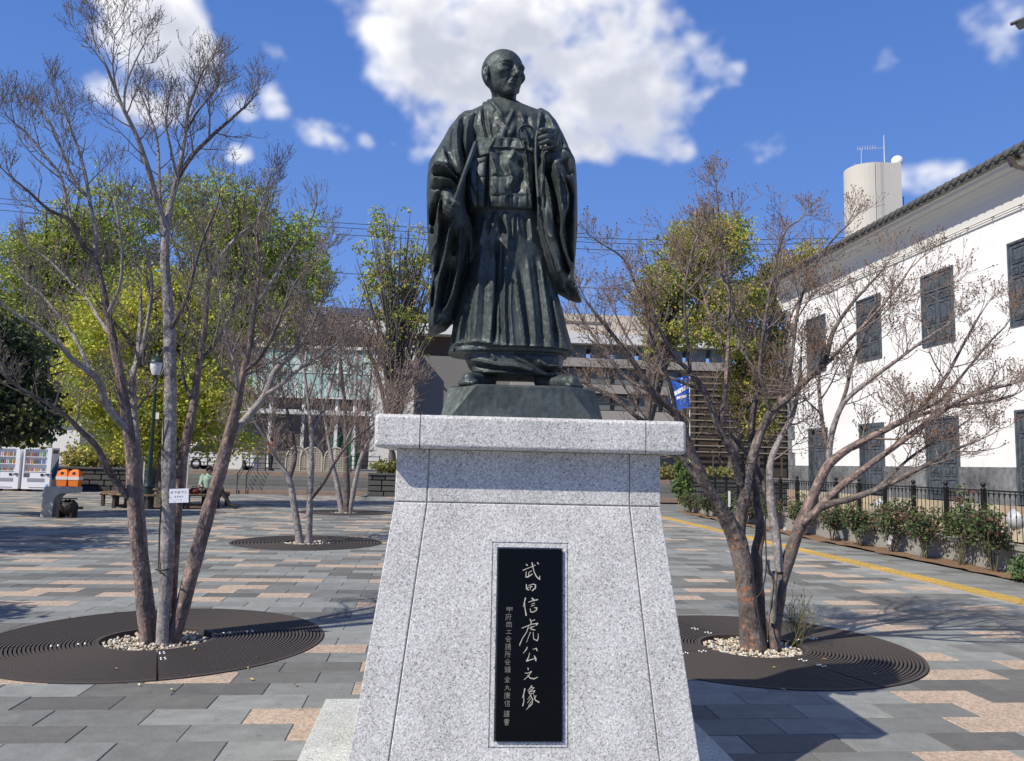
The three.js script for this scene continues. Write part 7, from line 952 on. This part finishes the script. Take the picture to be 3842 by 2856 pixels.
{ // white car behind the railing
  const T = plaza(thing('parked_car', 'white hatchback parked on the terrace behind the railing', 'car', null, P(-11.1, 43.6, .99))), s = new THREE.Shape(); s.moveTo(-1.75, .25); s.lineTo(-1.78, .80); s.quadraticCurveTo(-1.5, 1.38, -1.1, 1.45); s.lineTo(.15, 1.46); s.quadraticCurveTo(.6, 1.35, .95, .92); s.quadraticCurveTo(1.6, .85, 1.78, .68); s.lineTo(1.8, .25); s.closePath();
  const g = new THREE.ExtrudeGeometry(s, { depth: 1.4, bevelThickness: .08, bevelSize: .06, bevelSegments: 3 }); g.translate(0, 0, -.7); mesh('body', g, new THREE.MeshPhysicalMaterial({ color: lin(.78, .78, .78), roughness: .3, clearcoat: .8 }), T); const gl = std([.02, .03, .03], .08); for (const z of [.786, -.79]) { const w = new MB(); w.hexa([V(-1.45, .92, z), V(.80, .92, z), V(.80, .92, z - .01), V(-1.45, .92, z - .01)], [V(-1.1, 1.38, z), V(.2, 1.38, z), V(.2, 1.38, z - .01), V(-1.1, 1.38, z - .01)]); mesh('side_window', w.geo(), gl, T); } const ws = new MB(); ws.quad(V(.99, .96, .6), V(.99, .96, -.6), V(.50, 1.42, -.55), V(.50, 1.42, .55)); mesh('windscreen', ws.geo(), gl, T);
  for (const x of [-1.15, 1.15]) for (const z of [.72, -.72]) { const w = new THREE.Group(); w.name = 'wheel'; w.position.set(x, .30, z); T.add(w); const t = new THREE.TorusGeometry(.22, .09, 10, 24); mesh('tyre', t, std([.015, .015, .015], .9), w); const r = new THREE.CylinderGeometry(.19, .19, .10, 18); r.rotateX(Math.PI / 2); mesh('rim', r, std([.5, .5, .5], .3, { metalness: .8 }), w); } for (const z of [.5, -.5]) { const h = new MB(); h.box(1.76, 1.87, .62, .74, z - .16, z + .16); mesh('headlight', h.geo(), std([.7, .72, .75], .1), T); }
  const st = plaza(thing('sign_stand', 'small white information sign on the hedge wall beside the pedestal cap', 'sign', null, P(-1.25, 38.2, .99))), m = new MB(); m.box(-.30, .30, .55, 1.25, -.02, .02); mesh('board', m.geo(), std([.72, .74, .78], .5), st); const tx = new MB(); for (let k = 0; k < 5; k++) tx.box(-.22 + (k % 2) * .1, .05 + k * .04, 1.12 - k * .11, 1.16 - k * .11, .021, .024); mesh('print', tx.geo(), std([.12, .14, .18], .6), st); const l = new MB(); l.bar(V(0, 0, 0), V(0, .55, 0), .06); mesh('leg', l.geo(), std([.4, .4, .4], .6), st);
}
{ // pigeon on the paving
  const p = onGround(793, 1079), T = thing('pigeon', 'grey pigeon walking on the paving near the stone wall', 'pigeon', null, V(p.x, 0, -34)), f = (x, y, z) => { let d = ell(x, y, z, [0, .13, 0], [.12, .065, .065]); d = smin(d, cap(x, y, z, [.08, .16, 0], [.12, .23, 0], .04, .028), .03); d = smin(d, ell(x, y, z, [.13, .245, 0], [.03, .026, .025]), .01); d = smin(d, cap(x, y, z, [.155, .243, 0], [.18, .236, 0], .008, .003), .006); d = smin(d, cap(x, y, z, [-.09, .12, 0], [-.20, .09, 0], .03, .015), .03); for (const s of [-1, 1]) d = smin(d, cap(x, y, z, [.01, .09, s * .025], [.02, .005, s * .025], .009, .007), .008); return d; }; mesh('body', nets(f, [-.25, -.01, -.1], [.22, .30, .1], .008), std([.10, .105, .125], .7), T); T.position.x = atDepth(793, 1079, 34).x;
}
{ // fallen leaves on the paving
  const R = rng(777), pal = [[.52, .36, .08], [.45, .33, .20], [.60, .52, .30], [.30, .16, .07]].map(c => std(c, .8)); const spots = [[537, 1453], [410, 1470], [300, 1490], [640, 1490], [545, 1478], [420, 1412], [370, 1500], [1790, 1434], [1680, 1452], [1900, 1466], [690, 1410], [560, 1430], [1960, 1290], [1700, 1500], [250, 1455]];
  spots.forEach(([x, y], k) => { const p = onGround(x, y), m = new MB(), a = R() * 6, l = .014 + R() * .014, d = V(Math.cos(a), 0, Math.sin(a)), s = V(-Math.sin(a), 0, Math.cos(a)), q = (i, j, h) => V(0, h, 0).addScaledVector(d, i * l).addScaledVector(s, j * l); m.quad(q(-1, 0, .004), q(0, .5, .014), q(1, 0, .006), q(0, 0, .004)); m.quad(q(-1, 0, .004), q(0, 0, .004), q(1, 0, .006), q(0, -.5, .012)); const o = mesh('fallen_leaf', m.geo(), pal[k % 4]); o.position.set(p.x, .007, p.z); tag(o, 'small dry fallen leaf lying on the paving or grate', 'leaf', 'fallen leaves on the plaza'); });
}
console.log('props');

renderer.render(scene, camera);
